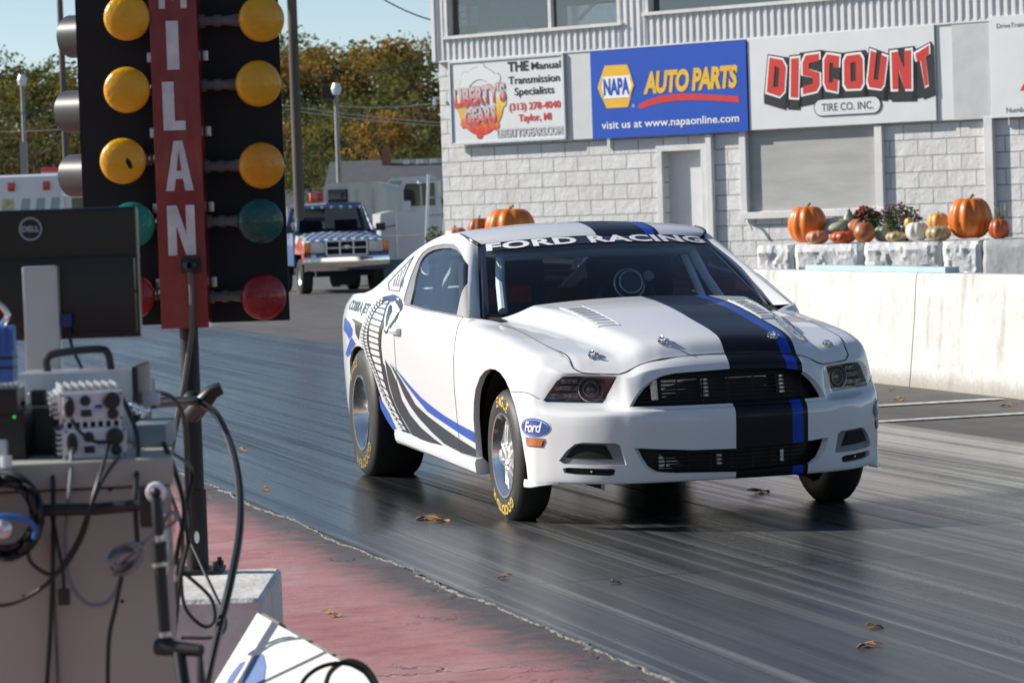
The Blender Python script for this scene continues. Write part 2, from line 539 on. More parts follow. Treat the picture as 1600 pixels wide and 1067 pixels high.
def sheet(name, pts, z, m):
    mb = MB(); mb.face([(p[0], p[1], z) for p in pts])
    o = mb.build(name, m, smooth=0)
    o.rotation_euler = (0, 0, TH)
    return tag(o, kind='structure')

EDGE_C, LANE_R, WALL_C = 2.90, 7.66, 9.34
M['ground'] = asphalt_material('worn grey asphalt', (0.075, 0.072, 0.068), (0.17, 0.165, 0.155), 0.5)
M['apron'] = asphalt_material('brown grey shoulder', (0.055, 0.050, 0.045), (0.135, 0.125, 0.112), 1.4)
g = MB(); g.face([(-900, -60, 0), (900, -60, 0), (900, 1500, 0), (-900, 1500, 0)])
tag(g.build('ground', M['ground'], smooth=0), kind='structure')
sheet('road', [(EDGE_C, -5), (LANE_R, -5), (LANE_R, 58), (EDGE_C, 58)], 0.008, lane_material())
sheet('pavement', [(LANE_R, -5), (14, -5), (14, 58), (LANE_R, 58)], 0.004, M['apron'])
sheet('path', [(-6, -5), (EDGE_C, -5), (EDGE_C, 20.5), (-6, 20.5)], 0.004, red_material())

# crumbling pale seam between the lane and the red concrete
rng = random.Random(3)
mb = MB(); w0 = 0.022
ring = []
q = 3.0
cur = 0.0
while q < 26:
    cur = cur * 0.93 + rng.uniform(-0.009, 0.009)
    w_ = max(0.0008, rng.gauss(0.006, 0.006)) * (0.25 if math.sin(q * 2.1) + math.sin(q * 5.3) > 0.9 else 1)
    h_ = rng.uniform(0.009, 0.013)
    ring.append([(EDGE_C + cur - w_, q, 0.003), (EDGE_C + cur - w_ * 0.5, q, h_), (EDGE_C + cur + w_ * 0.6, q, h_ * 0.95), (EDGE_C + cur + w_, q, 0.003)])
    q += rng.uniform(0.015, 0.05)
mb.ring_loft(ring, closed=False, cap=False)
M['crumb'] = mat('crumbled pale concrete', (0.19, 0.185, 0.17), 0.9, var=0.8, vscale=28, bump=0.6, bscale=80)
o = mb.build('edge_line', M['crumb'], smooth=0); o.rotation_euler = (0, 0, TH); tag(o, kind='structure')
# white stripes across the shoulder at the starting line
M['road_white'] = mat('worn white road paint', (0.52, 0.52, 0.50), 0.7, var=0.5, vscale=14)
for k, (q0, w_) in enumerate(((18.72, 0.16), (17.35, 0.13))):
    mb = MB(); mb.face([(LANE_R - 0.1, q0, 0.0125), (WALL_C - 0.12, q0, 0.0125), (WALL_C - 0.12, q0 + w_, 0.0125), (LANE_R - 0.1, q0 + w_, 0.0125)])
    o = mb.build('road_marking', M['road_white'], smooth=0); o.rotation_euler = (0, 0, TH); tag(o, kind='structure')

# ================================================================ white concrete barrier, one segment after another
def barrier_material():
    m, n, l = new_mat('whitewashed concrete'); b = P(m)
    v = n.new('ShaderNodeTexCoord').outputs['Object']
    sp = n.new('ShaderNodeSeparateXYZ'); l.new(v, sp.inputs[0])
    a = node_noise(n, l, v, 2.2, 7, 0.7); s_ = node_noise(n, l, v, 1.0, 6, 0.7, (6, 6, 1.2)); f = node_noise(n, l, v, 26, 5, 0.7)
    k = node_math(n, l, 'ADD', node_math(n, l, 'MULTIPLY', a, 0.5), node_math(n, l, 'MULTIPLY', s_, 0.5))
    col = node_ramp(n, l, k, [(0.36, (0.36, 0.35, 0.32)), (0.46, (0.50, 0.492, 0.47)), (0.58, (0.57, 0.562, 0.54))])
    spots = node_ramp(n, l, node_noise(n, l, v, 9, 6, 0.75), [(0.62, 0.0), (0.70, 1.0)])
    col = node_mix(n, l, node_math(n, l, 'MULTIPLY', spots, 0.55), col, (0.22, 0.2, 0.17))
    base = node_ramp(n, l, node_math(n, l, 'ADD', sp.outputs[2], node_math(n, l, 'MULTIPLY', node_math(n, l, 'SUBTRACT', f, 0.5), 0.16)), [(0.0, 1.0), (0.06, 0.75), (0.14, 0.0)])
    col = node_mix(n, l, node_math(n, l, 'MULTIPLY', base, 0.75), col, (0.22, 0.19, 0.14))
    l.new(col, b.inputs['Base Color']); b.inputs['Roughness'].default_value = 0.75
    bp = n.new('ShaderNodeBump'); bp.inputs['Strength'].default_value = 0.35; bp.inputs['Distance'].default_value = 0.01
    l.new(f, bp.inputs['Height']); l.new(bp.outputs[0], b.inputs['Normal'])
    return m
M['barrier'] = barrier_material()
mb = MB()
L_ = 3.985
prof = [(0.0, 0.0), (0.015, 0.12), (0.06, 0.55), (0.085, 0.86), (0.10, 0.89), (0.26, 0.89), (0.275, 0.86), (0.36, 0.0)]
mb.ring_loft([[(c_, y_, z_) for c_, z_ in prof] for y_ in (0, 0.012, L_ - 0.012, L_)], True, True)
seg = mb.build('concrete_barrier', M['barrier'], smooth=25)
for k, (q0, lab) in enumerate(((20.66, 'white barrier segment below the plank and the rough stone blocks'),
                               (16.66, 'nearest white barrier segment, the one with the white stripes at its foot'),
                               (24.66, 'white barrier segment just behind the windshield of the race car'),
                               (28.66, 'farthest white barrier segment, mostly hidden by the race car'))):
    o = seg if k == 0 else seg.copy()
    if k: COL.objects.link(o)
    o.location = strip_pt(WALL_C, q0); o.rotation_euler = (0, 0, TH)
    tag(o, lab, 'barrier', 'concrete barrier segments along the strip')
# pale blue plank on top of the barrier
a, b_ = at(1322, 420.5, 25.2), at(1547, 428.5, 23.0)
mb = MB(); d_ = (b_ - a); d_.z = 0; ang = math.atan2(d_.y, d_.x)
mb.box((0, 0, 0), (d_.length, 0.12, 0.045), bevel=0.006)
M['pale_blue'] = mat('pale blue paint', (0.40, 0.55, 0.62), 0.5, var=0.12)
o = mb.build('plank', M['pale_blue'])
pm = (strip_pt(WALL_C + 0.18, 23.0), strip_pt(WALL_C + 0.18, 20.2))
o.location = (pm[0] + pm[1]) / 2 + Vector((0, 0, 0.914)); o.rotation_euler = (0, 0, math.atan2((pm[1] - pm[0]).y, (pm[1] - pm[0]).x))
o.scale.x = (pm[1] - pm[0]).length / d_.length
tag(o, 'pale blue plank lying on top of the white concrete barrier', 'plank')

# fallen leaves on the ground
M['leaf_brown'] = mat('dry brown leaf', (0.36, 0.15, 0.05), 0.7, var=0.4, vscale=30)
M['leaf_tan'] = mat('dry tan leaf', (0.52, 0.33, 0.16), 0.7, var=0.3, vscale=30)
LEAVES = [(415, 765, 1, 'small tan leaf on the lane left of the rear tyre'), (664, 810, 2, 'curled brown leaves on the lane between the wheels, left piece'), (690, 814, 2, 'tan curled leaf lying before the front wheel'),
          (522, 961, 2, 'straw coloured leaf on the red concrete'), (785, 903, 1, 'tiny leaf on the lane in front of the wheel near the seam'), (962, 911, 1, 'small brown leaf on the lane beside the saw cut joint'),
          (1368, 980, 2, 'tan leaf in the right foreground of the lane'), (1352, 1010, 2, 'rusty leaf nearest the camera on the lane'), (1190, 768, 2, 'dark curled leaf in the shadow beside the left front tyre'),
          (1405, 625, 2, 'orange leaf on the shoulder beside the left headlight'), (1392, 611, 1, 'brown leaf at the foot of the white barrier'), (1573, 634, 2, 'orange leaf near the white stripe at the right edge'), (380, 704, 1, 'pale leaf on the lane behind the black cable')]
for px, py, sz, lab in LEAVES:
    p = on_ground(px, py, 0.01)
    mb = MB(); rg = random.Random(px)
    k_ = 0.021 * sz * (0.7 + 0.3 * rg.random()) * (0.85 if p.y < 11 else 1.15)
    ang = rg.uniform(0, 6.28)
    pts = []
    for i in range(11):
        t = i / 11 * 2 * math.pi
        r_ = k_ * (0.55 + 0.45 * abs(math.cos(2.5 * t))) * (1.5 if i == 0 else 1.0)
        pts.append((r_ * math.cos(t + ang) * 1.25, r_ * math.sin(t + ang) * 0.8, 0.006 + 0.004 * math.sin(3 * t + ang) * sz + 0.005 * math.cos(t)))
    cv = mb.bm.verts.new((0, 0, 0.006))
    vv = [mb.bm.verts.new(p_) for p_ in pts]
    for i in range(11):
        mb.bm.faces.new([cv, vv[i], vv[(i + 1) % 11]])
    mb.tube([(0, 0, 0.012), (k_ * math.cos(ang) * 1.2, k_ * math.sin(ang) * 1.2, 0.02), (k_ * math.cos(ang + .25) * 2.1, k_ * math.sin(ang + .25) * 2.1, 0.014)], 0.0025, 5)
    o = mb.build('dry_leaf', M['leaf_tan'] if px in (522, 690, 1368, 380) else M['leaf_brown'])
    o.location = p
    tag(o, lab, 'leaf', 'dry leaves on the ground')
# ================================================================ the tower building and its signs
FO = Vector((3.094, 38.0, 0.0)); FRZ = math.atan2(-0.6, 0.8)
bld = thing('track_tower', 'white two storey building of painted block below ribbed siding, hung with sponsor signs', 'building', FO, FRZ)
# local frame: x along the front, y into the building, z up

def block_material():
    m, n, l = new_mat('white painted block'); b = P(m)
    v = n.new('ShaderNodeTexCoord').outputs['Object']
    sp = n.new('ShaderNodeSeparateXYZ'); l.new(v, sp.inputs[0])
    cb = n.new('ShaderNodeCombineXYZ')
    l.new(node_math(n, l, 'ADD', sp.outputs[0], sp.outputs[1]), cb.inputs[0]); l.new(sp.outputs[2], cb.inputs[1])
    br = n.new('ShaderNodeTexBrick'); l.new(cb.outputs[0], br.inputs['Vector'])
    br.inputs['Scale'].default_value = 1.0; br.inputs['Brick Width'].default_value = 0.406; br.inputs['Row Height'].default_value = 0.203
    br.inputs['Mortar Size'].default_value = 0.008; br.inputs['Mortar Smooth'].default_value = 0.35
    br.inputs['Color1'].default_value = (0.69, 0.685, 0.675, 1); br.inputs['Color2'].default_value = (0.62, 0.615, 0.61, 1); br.inputs['Mortar'].default_value = (0.33, 0.325, 0.32, 1)
    f = node_noise(n, l, v, 22, 6, 0.7); big = node_noise(n, l, v, 1.4, 6, 0.7)
    col = node_mix(n, l, node_ramp(n, l, big, [(0.45, 0.0), (0.7, 0.6)]), br.outputs['Color'], (0.50, 0.47, 0.43))
    l.new(col, b.inputs['Base Color']); b.inputs['Roughness'].default_value = 0.7
    mid = node_noise(n, l, v, 6.5, 4, 0.6)
    hgt = node_math(n, l, 'SUBTRACT', node_math(n, l, 'ADD', node_math(n, l, 'MULTIPLY', f, 0.2), node_math(n, l, 'MULTIPLY', mid, 0.55)), br.outputs['Fac'])
    bp = n.new('ShaderNodeBump'); bp.inputs['Strength'].default_value = 1.0; bp.inputs['Distance'].default_value = 0.03
    l.new(hgt, bp.inputs['Height']); l.new(bp.outputs[0], b.inputs['Normal'])
    return m
M['block'] = block_material()
M['siding'] = mat('white ribbed siding', (0.69, 0.69, 0.69), 0.5, var=0.08, vscale=2, stretch=(1, 1, 0.3))
M['trim'] = mat('white painted trim', (0.66, 0.655, 0.64), 0.55, var=0.12, vscale=4)
M['screen'] = mat('weathered grey panel', (0.40, 0.395, 0.385), 0.75, var=0.14, vscale=2.2, stretch=(0.6, 1, 3))
M['door_white'] = mat('white door', (0.66, 0.66, 0.65), 0.5, var=0.06)
M['reveal'] = mat('dark room', (0.02, 0.02, 0.022), 0.8)

T0, T1, ZS = -5.0, 7.0, 3.67
mb = MB()
def wbox(t0, t1, z0, z1, y0=0.0, y1=0.25):
    mb.box(((t0 + t1) / 2, (y0 + y1) / 2, (z0 + z1) / 2), (t1 - t0, y1 - y0, z1 - z0))
dt0, dt1, dz = -1.22, -0.60, 2.24
wt0, wt1, wz0, wz1 = 0.12, 2.05, 1.40, 2.44
wbox(T0, dt0, 0, ZS); wbox(dt0, dt1, dz, ZS); wbox(dt1, wt0, 0, ZS); wbox(wt0, wt1, 0, wz0); wbox(wt0, wt1, wz1, ZS); wbox(wt1, T1, 0, ZS)
wbox(T0, T0 + 0.25, 0, ZS, 0.25, 6.0)
mb.build('block_wall', M['block'], bld, smooth=0)

# ribbed siding with real ribs, leaving the window openings
def ribs(mb, t0, t1, z0, z1, yb=-0.07):
    per = 0.105; pr = []
    k0 = math.floor(t0 / per)
    k = k0
    while k * per < t1:
        for dx, dy in ((0.0, 0.0), (0.058, 0.0), (0.066, -0.02), (0.097, -0.02)):
            t = k * per + dx
            if t0 <= t <= t1: pr.append((t, yb + dy))
        k += 1
    pr = [(t0, yb)] + pr + [(t1, yb)]
    mb.grid([[(t, y, z0) for t, y in pr], [(t, y, z1) for t, y in pr]])
U1 = (-4.80, -1.80, 4.00); U2 = (-1.38, 7.0, 4.10); ZT = 6.2
mb = MB()
ribs(mb, T0, U1[0], ZS, ZT); ribs(mb, U1[0], U1[1], ZS, U1[2] - 0.03); ribs(mb, U1[1], U2[0], ZS, ZT); ribs(mb, U2[0], T1, ZS, U2[2] - 0.03)
mb.box(((T0 + T1) / 2, -0.04, ZS - 0.012), (T1 - T0, 0.10, 0.022))
mb.box((T0 + 0.0, -0.04, (ZS + ZT) / 2), (0.06, 0.14, ZT - ZS))
mb.grid([[(T0 - 0.02, -0.05, ZS), (T0 - 0.02, 6.0, ZS)], [(T0 - 0.02, -0.05, ZT), (T0 - 0.02, 6.0, ZT)]])
mb.build('siding', M['siding'], bld, smooth=0)
mb = MB(); mb.box(((T0 + T1) / 2, 2.8, ZT + 0.1), (T1 - T0 + 0.6, 6.6, 0.2)); mb.build('roof', M['trim'], bld, smooth=0)
mb = MB(); mb.box(((T0 + T1) / 2, 2.9, (ZS + ZT) / 2), (T1 - T0 - 0.4, 5.0, ZT - ZS - 0.1)); mb.build('room', M['reveal'], bld, smooth=0)
M['pane'] = glass_mat('window pane', (0.75, 0.78, 0.8), 0.16)
for (a, b_, z0), mull in ((U1, (-3.02,)), (U2, (1.6, 4.4))):
    mb = MB()
    mb.box(((a + b_) / 2, -0.05, z0 - 0.015), (b_ - a + 0.08, 0.16, 0.045))
    mb.box((a + 0.02, -0.02, (z0 + ZT) / 2), (0.05, 0.14, ZT - z0)); mb.box((b_ - 0.02, -0.02, (z0 + ZT) / 2), (0.05, 0.14, ZT - z0))
    for t in mull: mb.box((t, 0.02, (z0 + ZT) / 2), (0.05, 0.08, ZT - z0))
    w = mb.build('window_frame', M['trim'], bld, smooth=0)
    mb = MB(); mb.face([(a, 0.05, z0), (b_, 0.05, z0), (b_, 0.05, ZT), (a, 0.05, ZT)]); mb.build('pane', M['pane'], w, smooth=0)
M['blue_drape'] = mat('blue grey curtain', (0.13, 0.14, 0.22), 0.8, var=0.3, vscale=3)
mb = MB()
mb.grid([[(-4.5 + 0.06 * i, 0.28 + 0.025 * (i % 2), z) for i in range(22)] for z in (4.0, 5.6)]); mb.build('curtain', M['blue_drape'], bld)
mb = MB(); mb.box((-2.3, 0.34, 4.15), (1.3, 0.05, 0.32)); mb.box((-4.05, 0.30, 4.03), (0.9, 0.05, 0.07)); mb.build('desk', M['steel'], bld, smooth=0)
mb = MB(); mb.tube([(-2.75 + 0.1 * k, 0.3, 4.12 + 0.25 * math.sin(k * 0.35)) for k in range(10)], 0.02, 6); mb.build('cable', M['steel'], bld)
# papers stuck inside the window
mb = MB(); mb.box((-4.62, 0.085, 4.30), (0.16, 0.004, 0.30)); mb.build('notice', [mat('checkered paper', (0.55, 0.55, 0.55), 0.7)], bld, smooth=0)
mb = MB(); add_text(mb, lambda v: (-4.62 + v[0], 0.0815, 4.30 + v[1]), 'C', 0.17, bold=0.004)
for k in range(6):
    for z_ in (4.17, 4.43):
        if k % 2 == (0 if z_ < 4.3 else 1): mb.box((-4.69 + k * 0.028, 0.081, z_), (0.026, 0.003, 0.03))
mb.build('notice_print', M['letter_black'], bld, smooth=0)
mb = MB(); mb.box((-4.40, 0.085, 4.28), (0.13, 0.004, 0.27)); mb.build('poster', [mat('blue poster', (0.10, 0.28, 0.45), 0.5, var=0.5, vscale=8)], bld, smooth=0)

# door
mb = MB()
for c_, d_ in (((dt0 - 0.045, -0.02, dz / 2), (0.09, 0.06, dz)), ((dt1 + 0.045, -0.02, dz / 2), (0.09, 0.06, dz)), (((dt0 + dt1) / 2, -0.02, dz + 0.04), (dt1 - dt0 + 0.18, 0.06, 0.08))):
    mb.box(c_, d_, bevel=0.004, seg=1)
fr = mb.build('door_frame', M['trim'], bld)
mb = MB(); mb.box(((dt0 + dt1) / 2, 0.13, dz / 2), (dt1 - dt0, 0.04, dz)); dr = mb.build('door', M['door_white'], bld, smooth=0)
mb = MB(); mb.sphere((dt1 - 0.07, 0.08, 1.0), 0.03); mb.build('handle', M['steel'], dr)
# shuttered window
mb = MB()
for c_, d_ in (((wt0 - 0.05, -0.035, (wz0 + wz1) / 2), (0.10, 0.07, wz1 - wz0 + 0.1)), ((wt1 + 0.055, -0.035, (1.30 + wz1) / 2), (0.11, 0.07, wz1 - 1.30)), (((wt0 + wt1) / 2 + 0.02, -0.045, 1.345), (wt1 - wt0 + 0.25, 0.09, 0.09))):
    mb.box(c_, d_, bevel=0.004, seg=1)
wf_ = mb.build('window_frame', M['trim'], bld)
mb = MB(); mb.box(((wt0 + wt1) / 2, 0.03, (wz0 + wz1) / 2), (wt1 - wt0, 0.03, wz1 - wz0)); mb.build('shutter', M['screen'], wf_, smooth=0)
# pilasters and the pipe beside the door
mb = MB(); mb.box((3.67, -0.045, 1.25), (0.12, 0.09, 2.46), bevel=0.004, seg=1); mb.build('pilaster', M['trim'], bld)
mb = MB(); mb.box((-0.455, -0.04, 1.22), (0.09, 0.08, 2.44), bevel=0.004, seg=1); mb.build('downspout', M['trim'], bld)
mb = MB(); mb.box((2.12, -0.036, 0.64), (0.10, 0.07, 1.30), bevel=0.004, seg=1); mb.build('pilaster', M['trim'], bld)
mb = MB(); mb.tube([(-4.98, -0.05, 3.15), (-5.0, -0.12, 3.15), (-5.0, -0.13, 3.05)], 0.025, 8); mb.build('bracket', M['steel'], bld)
# conduit and clamps under the shutter
mb = MB(); mb.tube([(0.1, -0.05, 1.29), (0.13, -0.09, 1.27), (0.2, -0.10, 1.16)], 0.018, 6); mb.build('hook', M['trim'], bld)

# ---- signs: each an object of its own hung on the front
def sign(name, label, t0, t1, z0, z1, m, dep=0.10, cat='sign', group=None):
    s = None if name == 'blank_panel' else thing(name, label, cat, FO + Matrix.Rotation(FRZ, 3, 'Z') @ Vector(((t0 + t1) / 2, 0, (z0 + z1) / 2)), FRZ, group)
    mb = MB(); mb.box((0, -dep + 0.015, 0), (t1 - t0, 0.03, z1 - z0), bevel=0.003, seg=1)
    mb.box((-(t1 - t0) * 0.3, -(dep - 0.03) / 2 - 0.001, 0), (0.08, dep - 0.03, (z1 - z0) * 0.9)); mb.box(((t1 - t0) * 0.3, -(dep - 0.03) / 2 - 0.001, 0), (0.08, dep - 0.03, (z1 - z0) * 0.9))
    p_ = mb.build('panel' if s else name, m, s)
    if s is None:
        p_.location = FO + Matrix.Rotation(FRZ, 3, 'Z') @ Vector(((t0 + t1) / 2, 0, (z0 + z1) / 2)); p_.rotation_euler = (0, 0, FRZ); tag(p_, label, cat, group)
    return s, (t0 + t1) / 2, (z0 + z1) / 2

def art(parent, name, m, tc, zc, polys=(), texts=(), depth=0.104, th=0.002):
    """flat printed shapes and words on a sign; coordinates are those of the building front"""
    mb = MB()
    for p in polys:
        mb.prism([(a - tc, b - zc) for a, b in p], frame_mtx((0, -depth, 0), (1, 0, 0), (0, 0, 1), (0, -1, 0)), th)
    for (body, t, z, size, kw) in texts:
        rot = kw.pop('rot', 0.0)
        cr, sr = math.cos(rot), math.sin(rot)
        add_text(mb, lambda v: (t - tc + v[0] * cr - v[1] * sr, -depth - th, z - zc + v[0] * sr + v[1] * cr), body, size, **kw)
    return mb.build(name, m, parent, smooth=0, fix=False)


# transmission shop sign
s, tc, zc = sign('wall_sign', 'framed silver sign with a flaming gear and manual transmission lettering', -4.74, -2.74, 2.47, 3.655, M['sign_white'], group='sponsor signs on the tower')
mb = MB()
for a, b_, c_, d_ in ((0, 0.575, 1.99, 0.03), (0, -0.575, 1.99, 0.03), (-0.985, 0, 0.03, 1.15), (0.985, 0, 0.03, 1.15)):
    mb.box((a, -0.11, b_), (c_, 0.02, d_))
mb.build('frame', M['alu'], s, smooth=0)
gear = []; gin = []
gc = (-4.20, 3.07)
for k in range(80):
    t = 2 * math.pi * k / 80
    r_ = 0.475 + (0.05 if (k % 10) in (0, 1, 2) else 0)
    gear.append((gc[0] + r_ * 0.86 * math.sin(t), gc[1] + r_ * math.cos(t)))
    gin.append((gc[0] + 0.30 * 0.86 * math.sin(t), gc[1] + 0.30 * math.cos(t)))
def flame_material():
    m, n, l = new_mat('flame print'); b = P(m)
    v = n.new('ShaderNodeTexCoord').outputs['Object']; sp = n.new('ShaderNodeSeparateXYZ'); l.new(v, sp.inputs[0])
    k = node_math(n, l, 'ADD', sp.outputs[2], node_math(n, l, 'MULTIPLY', node_math(n, l, 'SUBTRACT', node_noise(n, l, v, 9, 5, 0.7, (1.6, 1, 0.7)), 0.5), 0.75))
    l.new(node_ramp(n, l, node_math(n, l, 'ADD', k, 0.5), [(0.05, (0.62, 0.03, 0.015)), (0.2, (0.72, 0.16, 0.02)), (0.4, (0.75, 0.5, 0.04)), (0.56, (0.70, 0.66, 0.45)), (0.62, (0.71, 0.72, 0.72))]), b.inputs['Base Color'])
    b.inputs['Roughness'].default_value = 0.45
    return m
M['flame'] = flame_material()
def ring_polys(o_, i_):
    n_ = len(o_); return [[o_[k], o_[(k + 1) % n_], i_[(k + 1) % n_], i_[k]] for k in range(n_)]
sc_ = lambda pts, c, f: [(c[0] + (p[0] - c[0]) * f, c[1] + (p[1] - c[1]) * f) for p in pts]
art(s, 'gear_outline', M['letter_black'], tc, zc, ring_polys(sc_(gear, gc, 1.012), sc_(gin, gc, 0.98)), depth=0.1015)
art(s, 'gear_emblem', M['flame'], tc, zc, ring_polys(gear, gin), depth=0.104)
for body, t, z, w_, sz in (("LIBERTY'S", -4.21, 3.15, 0.90, 0.34), ('GEARS', -4.21, 2.86, 0.56, 0.31)):
    rot = 0.06
    art(s, 'lettering', mat('grey outline print', (0.36, 0.36, 0.37), 0.5), tc, zc, texts=[(body, t, z, sz, dict(width=w_ * 1.02, bold=0.022, rot=rot))], depth=0.108)
    def red_fade():
        m, n, l = new_mat('red to white print'); b = P(m)
        v = n.new('ShaderNodeTexCoord').outputs['Object']; sp = n.new('ShaderNodeSeparateXYZ'); l.new(v, sp.inputs[0])
        k_ = node_math(n, l, 'SUBTRACT', sp.outputs[2], z - zc - 0.13)
        k_ = node_math(n, l, 'SUBTRACT', k_, node_math(n, l, 'MULTIPLY', node_math(n, l, 'SUBTRACT', sp.outputs[0], t - tc), 0.06))
        k_ = node_math(n, l, 'ADD', k_, node_math(n, l, 'MULTIPLY', node_math(n, l, 'SUBTRACT', node_noise(n, l, v, 24, 2), 0.5), 0.12))
        l.new(node_ramp(n, l, k_, [(0.06, (0.68, 0.04, 0.03)), (0.16, (0.66, 0.45, 0.44))]), b.inputs['Base Color']); return m
    art(s, 'lettering', red_fade(), tc, zc, texts=[(body, t, z, sz, dict(width=w_, bold=0.010, rot=rot))], depth=0.111)
art(s, 'lettering', M['letter_black'], tc, zc, texts=[('THE', -3.525, 3.515, 0.185, dict(width=0.36, bold=0.006)), ('Manual', -3.05, 3.505, 0.145, dict(width=0.50, bold=0.0022)), ('Transmission', -3.26, 3.325, 0.15, dict(width=0.88, bold=0.0022)), ('Specialists', -3.26, 3.15, 0.15, dict(width=0.68, bold=0.0022))])
art(s, 'lettering', M['red_letter'], tc, zc, texts=[('(313) 278-4040', -3.26, 2.945, 0.135, dict(width=0.88, bold=0.0035)), ('Taylor, MI', -3.265, 2.785, 0.135, dict(width=0.56, bold=0.0035))])
art(s, 'lettering', mat('pale grey print', (0.40, 0.40, 0.41), 0.5), tc, zc, texts=[('LIBERTYSGEARS.COM', -3.36, 2.60, 0.155, dict(width=1.12, bold=0.008))])
art(s, 'lettering', M['sign_white'], tc, zc, texts=[('LIBERTYSGEARS.COM', -3.36, 2.60, 0.155, dict(width=1.12, bold=-0.002))], depth=0.107)

# blue parts shop sign
s, tc, zc = sign('wall_sign', 'bright blue auto parts sign with a yellow hexagon and red swoosh', -2.29, 0.205, 2.45, 3.635, M['sign_blue'], dep=0.12, group='sponsor signs on the tower')
hx = [(-2.175, 3.15), (-2.05, 3.435), (-1.68, 3.43), (-1.575, 3.15), (-1.69, 2.86), (-2.04, 2.86)]
M['napa_y'] = mat('yellow print', (0.80, 0.47, 0.02), 0.45, var=0.06)
art(s, 'hexagon', M['napa_y'], tc, zc, [hx], depth=0.1215)
art(s, 'band', M['letter_white'], tc, zc, [[(-2.115, 3.285), (-1.625, 3.285), (-1.575, 3.15), (-1.64, 2.99), (-2.10, 2.99), (-2.175, 3.15)]], depth=0.1245)
art(s, 'band', M['napa_y'], tc, zc, [[(-2.175, 3.15), (-2.12, 3.275), (-2.085, 3.275), (-2.12, 3.15), (-2.075, 3.0), (-2.11, 3.0)]], depth=0.127)
art(s, 'band', M['napa_y'], tc, zc, [[(-1.575, 3.15), (-1.63, 3.275), (-1.652, 3.275), (-1.615, 3.15), (-1.665, 3.0), (-1.645, 3.0)]], depth=0.127)
art(s, 'lettering', M['sign_blue'], tc, zc, texts=[('NAPA', -1.865, 3.145, 0.30, dict(width=0.42, bold=0.010))], depth=0.128)
art(s, 'lettering', M['napa_y'], tc, zc, texts=[('AUTO PARTS', -0.68, 3.17, 0.385, dict(width=1.50, bold=0.018, shear=0.2, space=0.92, rot=0.008))], depth=0.1225)
art(s, 'swoosh', M['red_letter'], tc, zc, [[(-1.54, 2.85), (-1.48, 2.90), (-1.30, 2.955), (-1.13, 2.985), (-0.9, 2.995), (-0.66, 2.985), (-0.3, 2.95), (0.07, 2.91), (0.085, 2.83), (-0.3, 2.875), (-0.66, 2.90), (-0.9, 2.905), (-1.13, 2.89), (-1.3, 2.865), (-1.47, 2.825)]], depth=0.1215)
art(s, 'lettering', M['letter_white'], tc, zc, texts=[('visit us at www.napaonline.com', -1.03, 2.615, 0.145, dict(width=2.20, bold=0.002)), ('\u00ae', -1.60, 2.87, 0.06, dict())], depth=0.1225)

# tyre shop sign with block letters
s, tc, zc = sign('wall_sign', 'white discount tire sign with red comic block letters over a black shadow', 0.215, 2.965, 2.46, 3.655, M['sign_white'], group='sponsor signs on the tower')
def quad_letter(q, kind):
    """a block letter bent into the quad q = tl, tr, br, bl; returns stroke polygons in sign coordinates"""
    tl, tr, br_, bl = q
    f = lambda u, v: tuple((tl[i] * (1 - u) + tr[i] * u) * v + (bl[i] * (1 - u) + br_[i] * u) * (1 - v) for i in (0, 1))
    a, bx = 0.36, 0.64
    S = {'D': [[(0, 0), (a, 0), (a, 1), (0, 1)], [(a, 0.80), (a, 1), (.75, 1), (1, .82), (bx, .76)], [(bx, .76), (1, .82), (1, .18), (bx, .24)], [(a, 0), (a, .20), (bx, .24), (1, .18), (.75, 0)]],
         'I': [[(0, 0), (1, 0), (1, 1), (0, 1)]],
         'S': [[(0, .82), (.2, 1), (1, 1), (1, .80), (.4, .78), (.38, .74)], [(0, .82), (.38, .74), (.40, .62), (0, .5)], [(0, .5), (.40, .62), (1, .48), (.62, .38)], [(1, .48), (1, .15), (.6, .22), (.62, .38)], [(1, .15), (.8, 0), (0, 0), (0, .2), (.6, .22)]],
         'C': [[(0, .82), (.2, 1), (1, 1), (1, .66), (.66, .66), (.66, .78), (.38, .78)], [(0, .82), (.38, .78), (.38, .22), (0, .18)], [(0, .18), (.38, .22), (.66, .22), (.66, .34), (1, .34), (1, 0), (.2, 0)]],
         'O': [[(0, .85), (.15, 1), (.85, 1), (1, .85), (bx, .78), (a, .78)], [(0, .85), (a, .78), (a, .22), (0, .15)], [(1, .85), (1, .15), (bx, .22), (bx, .78)], [(0, .15), (a, .22), (bx, .22), (1, .15), (.85, 0), (.15, 0)]],
         'U': [[(0, 1), (a, 1), (a, .24), (0, .15)], [(bx, 1), (1, 1), (1, .15), (bx, .24)], [(0, .15), (a, .24), (bx, .24), (1, .15), (.85, 0), (.15, 0)]],
         'N': [[(0, 0), (.34, 0), (.34, 1), (0, 1)], [(.66, 0), (1, 0), (1, 1), (.66, 1)], [(.34, 1), (.34, .55), (.66, 0), (.66, .45)]],
         'T': [[(0, .74), (1, .74), (1, 1), (0, 1)], [(.30, 0), (.70, 0), (.70, .74), (.30, .74)]]}[kind]
    return [[f(*p) for p in poly] for poly in S]
